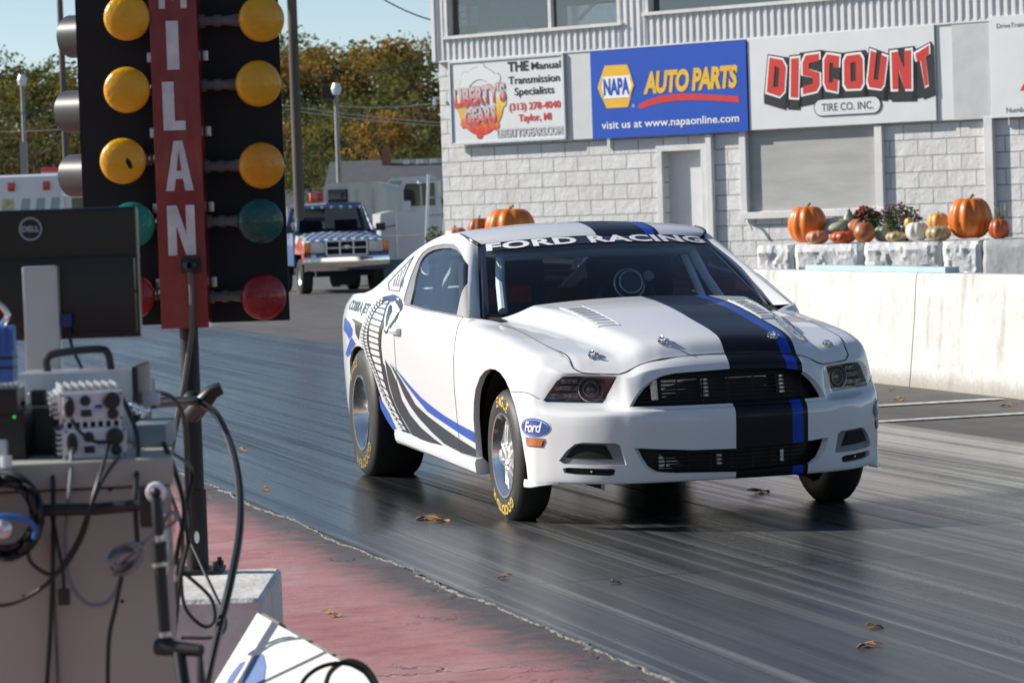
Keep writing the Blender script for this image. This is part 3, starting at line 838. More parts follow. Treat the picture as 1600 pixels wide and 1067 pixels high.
DL = [('D', [(0.55, 3.395), (0.81, 3.34), (0.755, 2.85), (0.49, 2.94)]), ('I', [(0.875, 3.36), (1.0, 3.365), (0.97, 2.84), (0.85, 2.855)]), ('S', [(1.045, 3.385), (1.30, 3.40), (1.30, 2.92), (1.035, 2.88)]),
      ('C', [(1.37, 3.395), (1.60, 3.35), (1.555, 2.885), (1.355, 2.935)]), ('O', [(1.66, 3.345), (1.94, 3.36), (1.935, 2.91), (1.65, 2.915)]), ('U', [(2.055, 3.395), (2.295, 3.295), (2.225, 2.885), (1.985, 2.925)]),
      ('N', [(2.35, 3.35), (2.64, 3.365), (2.63, 2.865), (2.35, 2.875)]), ('T', [(2.69, 3.31), (2.89, 3.405), (2.90, 2.92), (2.78, 2.88)])]
def grow(q, e):
    cx, cz = sum(p[0] for p in q) / 4, sum(p[1] for p in q) / 4
    hx_, hz_ = (max(p[0] for p in q) - min(p[0] for p in q)) / 2, (max(p[1] for p in q) - min(p[1] for p in q)) / 2
    return [(cx + (p[0] - cx) * (1 + e / hx_), cz + (p[1] - cz) * (1 + e / hz_)) for p in q]
shadow = []
for kd, q in DL:
    Q = grow(q, 0.042)
    for dx, dz_ in ((0, 0),):
        shadow.append(Q)
    ex = [(p[0] + (0.035 if p[0] > 1.7 else -0.0), p[1] - 0.115) for p in Q]
    shadow.append([Q[3], Q[2], ex[2], ex[3]])
    shadow.append([Q[1], (Q[1][0] + 0.035, Q[1][1] - 0.06), ex[2], Q[2]])
for (k1, q1), (k2, q2) in zip(DL[:-1], DL[1:]):
    Qa, Qb = grow(q1, 0.03), grow(q2, 0.03)
    shadow.append([(Qa[1][0] - .02, min(Qa[1][1], Qb[0][1]) - 0.06), (Qb[0][0] + .02, min(Qa[1][1], Qb[0][1]) - 0.06), (Qb[3][0] + .02, Qb[3][1] - 0.1), (Qa[2][0] - .02, Qa[2][1] - 0.1)])
art(s, 'letter_shadow', M['letter_black'], tc, zc, shadow, depth=0.1012)
holes = {'D', 'O'}
wh, rd = [], []
for kd, q in DL:
    wh += quad_letter(grow(q, 0.022), kd); rd += quad_letter(grow(q, -0.004), kd)
art(s, 'lettering', M['letter_white'], tc, zc, wh, depth=0.104)
for kd, q in DL:
    if kd in 'DO':
        pass
M['disc_red'] = mat('red print', (0.60, 0.035, 0.025), 0.45, var=0.08)
rd2 = []
for kd, q in DL:
    w_ = max(p[0] for p in q) - min(p[0] for p in q)
    rd2 += quad_letter(grow(q, -0.006), kd)
art(s, 'lettering', M['disc_red'], tc, zc, rd2, depth=0.107)
def pill(cx, cz, w_, h_, n=10):
    r_ = h_ / 2
    return [(cx + w_ / 2 - r_ + r_ * math.cos(t), cz + r_ * math.sin(t)) for t in np.linspace(-math.pi / 2, math.pi / 2, n)] + [(cx - w_ / 2 + r_ + r_ * math.cos(t), cz + r_ * math.sin(t)) for t in np.linspace(math.pi / 2, 1.5 * math.pi, n)]
art(s, 'badge', M['letter_black'], tc, zc, [pill(1.695, 2.70, 0.99, 0.225)], depth=0.110)
art(s, 'badge', M['sign_white'], tc, zc, [pill(1.695, 2.70, 0.965, 0.20)], depth=0.1125)
art(s, 'lettering', M['letter_black'], tc, zc, texts=[('TIRE CO. INC.', 1.70, 2.70, 0.14, dict(width=0.76, bold=0.001))], depth=0.1145)

# sign at the right edge, and two blank panels
s, tc, zc = sign('wall_sign', 'mostly blank white sign with small dark words at its corners', 3.74, 6.2, 2.45, 3.70, M['sign_white'], dep=0.11, group='sponsor signs on the tower')
art(s, 'lettering', mat('dark grey print', (0.07, 0.07, 0.075), 0.5), tc, zc, texts=[('DriveTrainSpecialists', 3.835, 3.572, 0.085, dict(align='LEFT')), ('Number', 3.935, 2.535, 0.095, dict(align='LEFT'))], depth=0.1115)
art(s, 'lettering', M['red_letter'], tc, zc, texts=[('A', 4.37, 3.0, 0.62, dict(bold=0.02, shear=0.25))], depth=0.1115)
s, tc, zc = sign('blank_panel', 'narrow blank grey white panel between the gear sign and the blue sign', -2.735, -2.30, 2.46, 3.645, mat('blank panel', (0.60, 0.61, 0.60), 0.5, var=0.05), dep=0.075, cat='panel')
s, tc, zc = sign('blank_panel', 'wide blank pale grey panel beside the discount tire sign', 3.20, 3.735, 2.45, 3.69, mat('blank grey panel', (0.52, 0.525, 0.53), 0.5, var=0.08), dep=0.08, cat='panel')
s, tc, zc = sign('blank_panel', 'narrow white filler strip beside the discount tire sign', 2.97, 3.195, 2.455, 3.68, M['sign_white'], dep=0.07, cat='panel')
# ================================================================ rough stone blocks, pumpkins and flowers
SD, SN = Vector((0.8, -0.6, 0)), Vector((-0.6, -0.8, 0))
S0 = Vector((2.68, 31.3, 0)); S_TOP = 1.03
def stone_at(px, back=0.0):
    u = (px - 800.0) / FPX
    t = (u * (S0.y + 0.8 * back) - S0.x - 0.6 * back) / (0.8 + 0.6 * u)
    return S0 + SD * t - SN * back
M['stone'] = mat('quarried pale stone', (0.76, 0.755, 0.74), 0.8, col2=(0.54, 0.535, 0.53), vscale=7, bump=1.0, bscale=18)
M['stone_shaded'] = mat('smooth stone with painted shade', (0.40, 0.405, 0.41), 0.8, var=0.25, vscale=4, bump=0.4, bscale=20)  # darker copy of the stone, with cast shade put into its colour
def stone_block(label, w, d, h, seed, m, rough=0.04):
    rg = random.Random(seed)
    bm = bmesh.new()
    bmesh.ops.create_cube(bm, size=1.0)
    for v in bm.verts:
        v.co = Vector((v.co.x * w, v.co.y * d, v.co.z * h))
    bmesh.ops.subdivide_edges(bm, edges=bm.edges[:], cuts=25, use_grid_fill=True)
    from mathutils import noise
    for v in bm.verts:
        c = v.co
        fr = 1.0 if c.y < -d / 2 + 0.001 else 0.25
        edge = min(w / 2 - abs(c.x), 0.06) / 0.06
        top = min(h / 2 - c.z, 0.06) / 0.06
        n1 = noise.noise(Vector((c.x * 3.2 + seed * 7, c.z * 3.2, c.y * 2))) + 0.9 * abs(noise.noise(Vector((c.x * 8 + seed, c.z * 8, 3)))) + 0.5 * noise.noise(Vector((c.x * 19 + seed, c.z * 19, 8)))
        n2 = noise.cell(Vector((c.x * 5 + seed, c.z * 4, 0)))
        c.y += -fr * rough * (n1 * 0.9 + 0.10 * n2) + (0.04 * (1 - edge) if fr == 1 else 0) + (0.02 * (1 - top) if fr == 1 else 0)
        c.z += 0.012 * noise.noise(Vector((c.x * 6, c.y * 6 + seed, 1))) * (1 if c.z > h / 2 - 0.05 else 0)
        c.x += 0.012 * noise.noise(Vector((c.z * 6, c.y * 6 + seed, 5)))
    mb = MB(); mb.bm.free(); mb.bm = bm
    return tag(mb.build('stone_block', m, smooth=18), label, 'stone block', 'rough stone blocks behind the barrier')
H_ = 1.03
edges_px = (1185, 1243, 1352, 1474, 1536, 1640)
labs = ('smallest rough stone block, the bare one beginning the ledge', 'rough stone block under the big pumpkin and the flat squash', 'widest rough stone block under the white pumpkin', 'rough stone block next to the smooth one with painted shade, under the biggest pumpkin', 'smooth stone block with painted shade ending the pumpkin ledge')
for k in range(5):
    a, b_ = stone_at(edges_px[k]), stone_at(edges_px[k + 1])
    w_ = (b_ - a).length - 0.012
    o = stone_block(labs[k], w_, 1.1, H_, k + 1, M['stone'] if k < 4 else M['stone_shaded'], 0.04 if k < 4 else 0.012)
    o.location = (a + b_) / 2 - SN * 0.55 + Vector((0, 0, S_TOP - H_ / 2)); o.rotation_euler = (0, 0, math.atan2(SD.y, SD.x))
L0_ = at(775, 358, 34.0)
o = stone_block('rough stone block behind the race car roof, carrying three pumpkins', 1.75, 0.9, 1.06, 9, M['stone'])
o.location = (0.12, 34.55, 0.53); o.rotation_euler = (0, 0, math.atan2(SD.y, SD.x))

def pumpkin_mat(name, c, c2):
    return mat(name, c, 0.42, col2=c2, vscale=5, coat=0.15, bump=0.12, bscale=60)
PM = {'orange': pumpkin_mat('orange pumpkin skin', (0.72, 0.20, 0.015), (0.58, 0.12, 0.010)), 'deep': pumpkin_mat('deep orange skin', (0.58, 0.11, 0.02), (0.42, 0.07, 0.012)),
      'pink': pumpkin_mat('pinkish skin', (0.62, 0.27, 0.14), (0.55, 0.20, 0.08)), 'white': pumpkin_mat('white pumpkin skin', (0.70, 0.68, 0.62), (0.62, 0.59, 0.5)),
      'tan': pumpkin_mat('warty tan skin', (0.52, 0.40, 0.21), (0.36, 0.25, 0.12)), 'green': pumpkin_mat('striped green skin', (0.42, 0.45, 0.34), (0.10, 0.16, 0.10)),
      'yellow': pumpkin_mat('yellow skin', (0.68, 0.46, 0.13), (0.62, 0.25, 0.05)), 'brown': pumpkin_mat('russet skin', (0.46, 0.16, 0.045), (0.32, 0.09, 0.03))}
M['stem'] = mat('pumpkin stem', (0.30, 0.24, 0.12), 0.8, var=0.4, vscale=20, bump=0.4)
def pumpkin(label, px, back, wpx, hpx, kind, ribs_=9, dz=0.0, tilt=0.0, neck=0.0, stem=True, base=None, depth=0.11, cat='pumpkin', name='pumpkin'):
    p = stone_at(px, back) if base is None else base
    sc_ = p.y / FPX
    rx, rz_ = wpx * sc_ / 2, hpx * sc_ / 2
    t = thing(name, label, cat, (p.x, p.y, (S_TOP if base is None else base.z) + rz_ + dz), random.Random(px).uniform(0, 6), 'pumpkins and gourds on the stone ledge')
    mb = MB(); rg = random.Random(px + 1)
    nu, nv = ribs_ * 6, 18
    rows = []
    for j in range(nv + 1):
        ph = math.pi * j / nv
        row = []
        for i in range(nu):
            th = 2 * math.pi * i / nu
            rib = 1 - depth * (abs(math.cos(ribs_ * th / 2)) ** 3) * math.sin(ph) ** 0.5
            r_ = rx * math.sin(ph) ** 0.8 * rib * (1 + 0.03 * math.sin(th * 2 + px))
            z = rz_ * math.cos(ph)
            z -= 0.22 * rz_ * math.exp(-(r_ / (rx * 0.35)) ** 2) * (1 if z > 0 else -0.6)
            if neck and z > 0:
                r_ *= 1 - neck * (z / rz_)
            row.append((r_ * math.cos(th), r_ * math.sin(th), z))
        rows.append(row)
    mb.ring_loft(rows, True, False)
    bmesh.ops.remove_doubles(mb.bm, verts=mb.bm.verts[:], dist=1e-4)
    bd = mb.build('flesh', PM[kind], t, smooth=60)
    if stem:
        mb = MB(); h0 = rz_ * 0.74
        mb.tube([(0, 0, h0), (0.01, 0, h0 + rz_ * 0.16), (rx * 0.10, 0, h0 + rz_ * 0.25), (rx * 0.20, 0.01, h0 + rz_ * 0.28)], [rx * 0.13, rx * 0.08, rx * 0.065, rx * 0.07], 7)
        mb.build('stem', M['stem'], t)
    if tilt:
        t.rotation_euler = (tilt, 0, t.rotation_euler.z)
    return t
pumpkin('big orange pumpkin with a small pinkish pumpkin before it', 1267, 0.34, 62, 62, 'orange', 10)
pumpkin('biggest orange pumpkin, standing beside the warty tan squash', 1521, 0.36, 69, 69, 'orange', 11)
pumpkin('small flattened pinkish pumpkin in front of a big orange one', 1282, 0.12, 37, 22, 'pink', 9)
pumpkin('flat deep orange squash between the pinkish pumpkin and the russet squash', 1322, 0.14, 42, 20, 'deep', 8)
pumpkin('upright russet squash with a narrow neck in the front row', 1356, 0.15, 34, 34, 'brown', 7, neck=0.15, depth=0.02)
pumpkin('pinkish gourd peeping out behind the russet squash', 1343, 0.45, 28, 26, 'pink', 6, dz=0.08, tilt=0.4, neck=0.4, cat='gourd', name='gourd')
pumpkin('long pale green gourd lying behind the flat orange squash', 1313, 0.40, 42, 20, 'green', 6, dz=0.11, tilt=0.3, depth=0.02, cat='gourd', name='gourd')
pumpkin('small whitish green gourd behind the long gourd', 1303, 0.6, 20, 22, 'white', 6, dz=0.14, cat='gourd', name='gourd')
pumpkin('dark green swan neck gourd standing tall beside the red flowers', 1332, 0.55, 24, 46, 'green', 6, neck=0.65, depth=0.02, dz=0.06, cat='gourd', name='gourd')
pumpkin('white ribbed pumpkin in the middle of the ledge', 1438, 0.18, 37, 32, 'white', 9)
pumpkin('warty tan squash between the white pumpkin and the biggest pumpkin', 1471, 0.14, 42, 25, 'tan', 8)
pumpkin('small tan squash in front of the purple flowers', 1405, 0.14, 35, 17, 'tan', 9)
pumpkin('yellow and orange gourd behind the warty squash', 1471, 0.5, 36, 30, 'yellow', 8, dz=0.10, cat='gourd', name='gourd')
pumpkin('tiny yellow green gourd behind the white pumpkin', 1426, 0.45, 16, 20, 'yellow', 6, dz=0.12, cat='gourd', name='gourd')
pumpkin('dark green squash half hidden under the flowers', 1384, 0.35, 28, 26, 'green', 8, cat='gourd', name='gourd')
pumpkin('smaller deep orange pumpkin beside the biggest pumpkin, on smooth stone with painted shade', 1566, 0.32, 34, 33, 'deep', 9)
def lb(px, py_bot, Z):
    p = at(px, py_bot, Z); p.z = 1.06
    return p
pumpkin('large orange pumpkin showing above the race car roof', 797, 0, 78, 66, 'orange', 10, base=lb(797, 360, 34.0))
pumpkin('dark warty squash beside the large pumpkin above the car roof', 748, 0, 38, 52, 'brown', 8, base=lb(748, 360, 34.1))
pumpkin('pale squash above the rear of the race car roof', 713, 0, 40, 38, 'pink', 8, base=lb(713, 364, 34.0))

def leaf_cloud(mb, c, rx, ry, rz_, n, s, rg, flat=0.5, shell=0.55):
    for _ in range(n):
        while True:
            d = Vector((rg.uniform(-1, 1), rg.uniform(-1, 1), rg.uniform(-1, 1)))
            if 0.05 < d.length < 1: break
        d = d.normalized() * (shell + (1 - shell) * rg.random()) if rg.random() < 0.75 else d
        p = Vector(c) + Vector((d.x * rx, d.y * ry, d.z * rz_))
        a = Vector((rg.gauss(0, 1), rg.gauss(0, 1), rg.gauss(0, 1) * flat)).normalized()
        b_ = a.cross(Vector((rg.gauss(0, 1), rg.gauss(0, 1), rg.gauss(0, 1))).normalized())
        if b_.length < 1e-3: continue
        b_.normalize()
        k = s * rg.uniform(0.6, 1.4)
        mb.face([p - a * k, p + b_ * k * 0.6, p + a * k, p - b_ * k * 0.6])
M['mum_leaf'] = mat('chrysanthemum leaves', (0.10, 0.15, 0.045), 0.7, var=0.5, vscale=14)
FL = {'purple': mat('purple flowers', (0.24, 0.08, 0.16), 0.7, var=0.4, vscale=30), 'red': mat('red flowers', (0.32, 0.012, 0.02), 0.7, var=0.4, vscale=30), 'yellow': mat('yellow flowers', (0.62, 0.38, 0.02), 0.7, var=0.4, vscale=30)}
def mums(label, p, rx, rz_, kind, nf, seed):
    rg = random.Random(seed)
    t = thing('flower_bush', label, 'flowers', p, 0, 'potted chrysanthemums')
    mb = MB(); leaf_cloud(mb, (0, 0, rz_), rx, rx * 0.8, rz_, 900, 0.022, rg); mb.build('foliage', M['mum_leaf'], t, smooth=0)
    mb = MB()
    for _ in range(nf):
        th, ph = rg.uniform(0, 6.28), math.acos(rg.uniform(0.05 if kind == 'purple' else 0.15, 1))
        q = Vector((rx * math.sin(ph) * math.cos(th), rx * 0.8 * math.sin(ph) * math.sin(th), rz_ + rz_ * math.cos(ph))) * rg.uniform(0.97, 1.06)
        r_ = rg.uniform(0.012, 0.024)
        mb.sphere(q, r_, (1, 1, 0.6), 6, 4)
    mb.build('blossoms', FL[kind], t)
    mb = MB(); mb.lathe([(0.0, 0), (rx * 0.45, 0), (rx * 0.55, rz_ * 0.5), (rx * 0.5, rz_ * 0.5)], n=16); mb.build('pot', M['black'], t)
    return t
mums('bush of dusty purple chrysanthemums in the middle of the stone ledge', stone_at(1409, 0.6) + Vector((0, 0, S_TOP)), 0.24, 0.20, 'purple', 60, 3)
mums('dark red chrysanthemums behind the russet squash', stone_at(1360, 0.7) + Vector((0, 0, S_TOP + 0.04)), 0.16, 0.17, 'red', 80, 4)
mums('yellow chrysanthemums behind the pumpkin above the car roof', Vector((lb(783, 350, 34.5).x, 34.5, 1.06)), 0.20, 0.19, 'yellow', 110, 5)
mums('low yellow chrysanthemums directly above the black roof stripe', Vector((lb(860, 350, 34.3).x, 34.3, 1.06)), 0.17, 0.14, 'yellow', 60, 6)
def grass_tuft(label, p, h, n, seed):
    rg = random.Random(seed); mb = MB()
    for _ in range(n):
        a = rg.uniform(0, 6.28); l_ = rg.uniform(0.05, 0.2) * h * 1.2; hh = h * rg.uniform(0.6, 1)
        b_ = Vector((rg.uniform(-.05, .05), rg.uniform(-.05, .05), 0)); d = Vector((math.cos(a), math.sin(a), 0)); s_ = Vector((-d.y, d.x, 0)) * 0.006
        mb.grid([[b_ - s_, b_ + s_], [b_ + d * l_ * .4 - s_ + Vector((0, 0, hh * .6)), b_ + d * l_ * .4 + s_ + Vector((0, 0, hh * .6))], [b_ + d * l_ - s_ * .2 + Vector((0, 0, hh)), b_ + d * l_ + s_ * .2 + Vector((0, 0, hh))]])
    o = mb.build('grass_tuft', M['blade'], smooth=0); o.location = p
    return tag(o, label, 'plant')
M['blade'] = mat('dry grass blade', (0.22, 0.21, 0.07), 0.7, var=0.4, vscale=10)
grass_tuft('tall dry grass sprouting behind the biggest pumpkin', stone_at(1566, 0.8) + Vector((0, 0, S_TOP - 0.02)), 0.42, 40, 11)
grass_tuft('thin grass stalks beside the purple flowers', stone_at(1470, 0.9) + Vector((0, 0, S_TOP - 0.02)), 0.30, 16, 12)

# ================================================================ trees, houses, poles
def bark(): return M.setdefault('bark', mat('grey brown bark', (0.10, 0.075, 0.055), 0.9, var=0.4, vscale=4, stretch=(1, 1, 0.2), bump=0.5))
def foliage(name, a, b_, c):
    m, n, l = new_mat(name); p = P(m)
    v = n.new('ShaderNodeTexCoord').outputs['Object']
    oi = n.new('ShaderNodeObjectInfo')
    k = node_math(n, l, 'ADD', node_noise(n, l, v, 0.5, 4, 0.6), node_math(n, l, 'MULTIPLY', node_math(n, l, 'SUBTRACT', oi.outputs['Random'], 0.5), 0.16))
    k2 = node_noise(n, l, v, 5, 2, 0.6)
    k = node_math(n, l, 'ADD', node_math(n, l, 'MULTIPLY', k, 0.75), node_math(n, l, 'MULTIPLY', k2, 0.25))
    l.new(node_ramp(n, l, k, [(0.36, a), (0.5, b_), (0.64, c)]), p.inputs['Base Color'])
    p.inputs['Roughness'].default_value = 0.75; p.inputs['Specular IOR Level'].default_value = 0.2
    tr = n.new('ShaderNodeBsdfTranslucent'); l.new(p.inputs['Base Color'].links[0].from_socket, tr.inputs['Color'])
    mx = n.new('ShaderNodeMixShader'); mx.inputs[0].default_value = 0.35
    l.new(p.outputs[0], mx.inputs[1]); l.new(tr.outputs[0], mx.inputs[2]); l.new(mx.outputs[0], n['Material Output'].inputs['Surface'])
    return m
FO_ = {'green': foliage('green foliage', (0.045, 0.062, 0.018), (0.10, 0.115, 0.030), (0.20, 0.18, 0.045)), 'olive': foliage('olive turning foliage', (0.07, 0.075, 0.02), (0.16, 0.14, 0.035), (0.32, 0.22, 0.045)),
       'orange': foliage('orange autumn foliage', (0.10, 0.085, 0.02), (0.27, 0.165, 0.035), (0.44, 0.24, 0.045)), 'rust': foliage('rusty thin foliage', (0.05, 0.045, 0.022), (0.13, 0.075, 0.028), (0.21, 0.11, 0.04))}
def tree_proto(kind, h, wr, seed, n=6600, gap=1.0):
    rg = random.Random(seed)
    t = thing('tree', 'x', 'tree')
    mb = MB()
    tr_h = h * 0.34
    mb.tube([(0, 0, -0.3), (0.05, 0, tr_h * 0.5), (0.1, 0.1, tr_h), (0.0, 0.1, h * 0.62), (0.1, 0, h * 0.86)], [h * 0.026, h * 0.021, h * 0.017, h * 0.01, h * 0.003], 8)
    for k in range(9):
        a = k * 2.4 + rg.random(); z0 = tr_h * (0.8 + 0.18 * k)
        l_ = wr * rg.uniform(0.6, 0.95)
        mb.tube([(0.05, 0.05, z0), (l_ * 0.5 * math.cos(a), l_ * 0.5 * math.sin(a), z0 + h * 0.08), (l_ * math.cos(a), l_ * math.sin(a), z0 + h * 0.15)], [h * 0.010, h * 0.006, h * 0.002], 5)
    mb.build('trunk', bark(), t)
    mb = MB()
    ncl = 46
    per = n // ncl
    for k in range(ncl):
        z = rg.uniform(0.20, 0.97); rr = wr * math.sin(math.pi * min(1, (z - 0.08) / 0.98)) ** 0.6 * rg.uniform(0.35, 1.0)
        a = rg.uniform(0, 6.28); s_ = h * rg.uniform(0.055, 0.115)
        leaf_cloud(mb, (rr * math.cos(a), rr * math.sin(a), z * h), s_ * 1.25, s_ * 1.25, s_ * 0.85, per, 0.145 * gap, rg, shell=0.4)
    mb.build('crown', FO_[kind], t, smooth=0, fix=False)
    return t
protos = {('green', 0): tree_proto('green', 13, 4.6, 1), ('olive', 0): tree_proto('olive', 12, 4.4, 2), ('orange', 0): tree_proto('orange', 12.5, 4.6, 3), ('rust', 0): tree_proto('rust', 12, 4.0, 4, 3000), ('green', 1): tree_proto('green', 9, 4.0, 5, 4200), ('orange', 1): tree_proto('orange', 11, 4.2, 6, 4600)}
used_p = set()
def plant_tree(kind, px, top_py, Z, label, rz=0.0, group='autumn trees behind the strip'):
    pr = protos[kind]
    top = at(px, top_py, Z)
    h0 = {('green', 0): 13, ('olive', 0): 12, ('orange', 0): 12.5, ('rust', 0): 12, ('green', 1): 9, ('orange', 1): 11}[kind]
    if kind in used_p: o = copy_tree(pr)
    else: o = pr; used_p.add(kind)
    s_ = top.z / h0
    o.location = (top.x, Z, 0); o.scale = (s_, s_, s_); o.rotation_euler = (0, 0, rz)
    return tag(o, label, 'tree', group)
TREES = [
 (('orange', 0), 470, 76, 150, 'orange autumn tree beside the top of the thick utility pole'), (('green', 0), 452, 62, 158, 'tall green tree crown tip between the pole and the starting lights'),
 (('olive', 0), 512, 72, 165, 'olive and gold tree left of the tallest orange crown'), (('orange', 0), 556, 60, 160, 'wide orange crown at the top of the tree line'),
 (('orange', 1), 592, 66, 156, 'orange brown tree in the middle of the tree line'), (('olive', 0), 628, 62, 162, 'olive tree at the right shoulder of the tree line'),
 (('green', 0), 658, 84, 150, 'green tree next to the white building corner'), (('rust', 0), 690, 112, 145, 'rusty thin tree half behind the white building'), (('rust', 0), 655, 165, 120, 'bare looking rusty tree low beside the building'),
 (('green', 0), 500, 150, 128, 'dark green lower tree behind the light pole'), (('green', 0), 545, 160, 124, 'dark green lower tree right of the light pole'), (('orange', 1), 592, 178, 118, 'brown orange lower tree over the grey roof'), (('green', 1), 628, 150, 130, 'green middle tree above the grey roof'), (('green', 1), 585, 130, 140, 'dark green mid height tree between the orange crowns'),
 (('green', 1), 470, 225, 110, 'bright green low tree behind the thick pole'), (('olive', 0), 448, 190, 116, 'olive tree hidden behind the lower amber lamps'), (('green', 1), 530, 262, 101, 'low yellow green bush beside the light pole'), (('green', 1), 505, 248, 104, 'low green tree left of the light pole behind the roofs'), (('green', 1), 668, 215, 108, 'dark low tree between the building and the grey roof'),
 (('green', 0), 12, 92, 150, 'green tree with a ragged top above the ambulance'), (('green', 0), 62, 104, 155, 'green tree beside the thin single lamp pole'), (('olive', 0), 108, 118, 150, 'olive tree between the thin pole and the lamp housings'), (('olive', 0), 36, 130, 130, 'dull green lower tree behind the thin single lamp pole'),
 (('green', 1), 84, 160, 120, 'low green tree at the foot of the thin pole'), (('green', 1), 5, 175, 118, 'dark low tree above the white ambulance roof'), (('rust', 0), 55, 190, 112, 'low brownish tree above the ambulance'), (('green', 0), 150, 110, 152, 'green tree behind the left lamp housings'), (('orange', 1), 200, 100, 158, 'orange tree hidden behind the starting lights'),
 (('green', 0), 250, 95, 150, 'green tree hidden behind the red column'), (('olive', 0), 310, 90, 156, 'olive tree hidden behind the right lamps'), (('orange', 0), 365, 85, 154, 'orange tree hidden behind the black panel'), (('green', 0), 410, 80, 150, 'green tree behind the right edge of the black panel'), (('olive', 0), -50, 100, 150, 'olive tree beyond the left edge'), (('green', 0), -110, 90, 150, 'green tree far beyond the left edge'), (('orange', 0), -230, 96, 150, 'orange tree well to the side of the ambulance'), (('green', 0), -350, 100, 150, 'broad green tree at the open end of the tree line'), (('olive', 0), -480, 92, 155, 'olive tree at the open end of the tree line')]
for k, (kind, px, py, Z, lab) in enumerate(TREES):
    plant_tree(kind, px, py, Z, lab, k * 1.7)

for k, (x, y, kind) in enumerate(((-30, -38, ('green', 0)), (-20, -44, ('olive', 0)), (-10, -40, ('green', 0)), (0, -45, ('green', 0)), (10, -40, ('olive', 0)), (20, -42, ('green', 0)), (30, -36, ('green', 0)), (38, -24, ('olive', 0)), (5, -38, ('green', 1)), (-15, -36, ('green', 1)), (26, -30, ('green', 1)))):  # unseen trees added to block low sky from the car front
    o = copy_tree(protos[kind]); o.location = (x, y, 0); o.scale = (1.15, 1.15, 1.15); o.rotation_euler = (0, 0, k * 2.1)
    tag(o, 'unseen leafy tree added behind the camera to keep low sky off the car front', 'tree', 'unseen trees added behind the camera')
M['roof_grey'] = mat('grey shingles', (0.085, 0.088, 0.095), 0.85, var=0.2, vscale=3, bump=0.3)
M['house_wall'] = mat('pale house siding', (0.58, 0.60, 0.62), 0.7, var=0.08)
M['brick_red'] = mat('red brick', (0.32, 0.13, 0.08), 0.8, var=0.3, vscale=10)
def house(label, x, y, w, d, hw, hr, rz=0.0, chimney=None, vents=0):
    t = thing('house', label, 'house', (x, y, 0), rz, 'houses beyond the strip')
    mb = MB(); mb.box((0, 0, hw / 2), (w, d, hw))
    for s_ in (-1, 1):
        mb.prism([(-d / 2, hw), (d / 2, hw), (0, hw + hr)], frame_mtx((s_ * (w / 2 - 0.06), 0, 0), (0, 1, 0), (0, 0, 1), (s_, 0, 0)), 0.06)
    wl = mb.build('wall', M['house_wall'], t, smooth=0)
    mb = MB(); ov = 0.45
    for s_ in (-1, 1):
        z0 = hw - ov * hr / (d / 2)
        mb.grid([[(-w / 2 - ov, s_ * (d / 2 + ov), z0), (w / 2 + ov, s_ * (d / 2 + ov), z0)], [(-w / 2 - ov, 0, hw + hr + 0.02), (w / 2 + ov, 0, hw + hr + 0.02)]])
        mb.grid([[(-w / 2 - ov, s_ * (d / 2 + ov), z0 - .15), (w / 2 + ov, s_ * (d / 2 + ov), z0 - .15)], [(-w / 2 - ov, s_ * (d / 2 + ov), z0), (w / 2 + ov, s_ * (d / 2 + ov), z0)]])
    rf = mb.build('roof', M['roof_grey'], t, smooth=0)
    if chimney is not None:
        mb = MB(); mb.box((chimney, -d * 0.06, hw + hr * 0.95), (0.30, 0.30, 0.80)); mb.build('chimney', M['brick_red'], rf, smooth=0)
    for k in range(vents):
        mb = MB(); mb.box((-0.05 + k * 0.46, -d * 0.08, hw + hr * 0.92), (0.22, 0.2, 0.14), bevel=0.03); mb.build('vent', M['white'], rf)
    for k in range(3):
        mb = MB(); mb.box((-w * 0.3 + k * w * 0.3, -d / 2 - 0.02, hw * 0.55), (1.2, 0.06, 1.1)); f_ = mb.build('window', M['white'], t, smooth=0)
        mb = MB(); mb.box((-w * 0.3 + k * w * 0.3, -d / 2 - 0.055, hw * 0.55), (1.0, 0.02, 0.95)); mb.build('pane', M['glass_dark'], f_, smooth=0)
    return t
def hz(px, py, Z): return at(px, py, Z).z
Zh = 92
house('house with a wide grey shingle roof, brick chimney and roof vents', at(640, 300, Zh + 5).x, Zh + 5, 4.4, 10, 2.2, 1.28, 0.0, chimney=-0.72, vents=3)
house('low grey roofed house with a white gable behind the thick pole', at(493, 300, Zh + 12).x, Zh + 12, 4.0, 9, 1.75, 0.95, 0.0)

M['pole_wood'] = mat('weathered pole wood', (0.13, 0.105, 0.085), 0.9, var=0.35, vscale=3, stretch=(1, 1, 0.1), bump=0.4)
M['pole_grey'] = mat('grey steel pole', (0.30, 0.29, 0.27), 0.6, var=0.2)
def pole(label, px_top, py_top, px_b, py_b, Z, r0, r1, m, name='utility_pole', cat='pole'):
    a, b_ = at(px_top, py_top, Z), at(px_b, py_b, Z)
    t = thing(name, label, cat, (b_.x, Z, 0))
    mb = MB(); mb.tube([(0, 0, -0.2), (0, 0, a.z * 0.5), (0, 0, a.z)], [r0, (r0 + r1) / 2, r1], 12); mb.build('shaft', m, t)
    return t, a.z
t, zt = pole('thick brown utility pole behind the flag painted pickup', 460, -60, 467, 300, 60, 0.115, 0.10, M['pole_wood'])
mb = MB(); mb.box((0, 0, zt - 0.6), (2.4, 0.12, 0.14)); mb.build('crossarm', M['pole_wood'], t, smooth=0)
t, zt = pole('thin utility pole behind the grey lamp hoods', 94, -40, 104, 262, 75, 0.10, 0.075, M['pole_wood'])
mb = MB(); mb.tube([(0, 0, 6.9), (0.25, 0, 7.0), (0.3, 0, 6.85)], 0.03, 6); mb.sphere((0.3, 0, 6.8), 0.09); mb.build('bracket', M['pole_grey'], t)
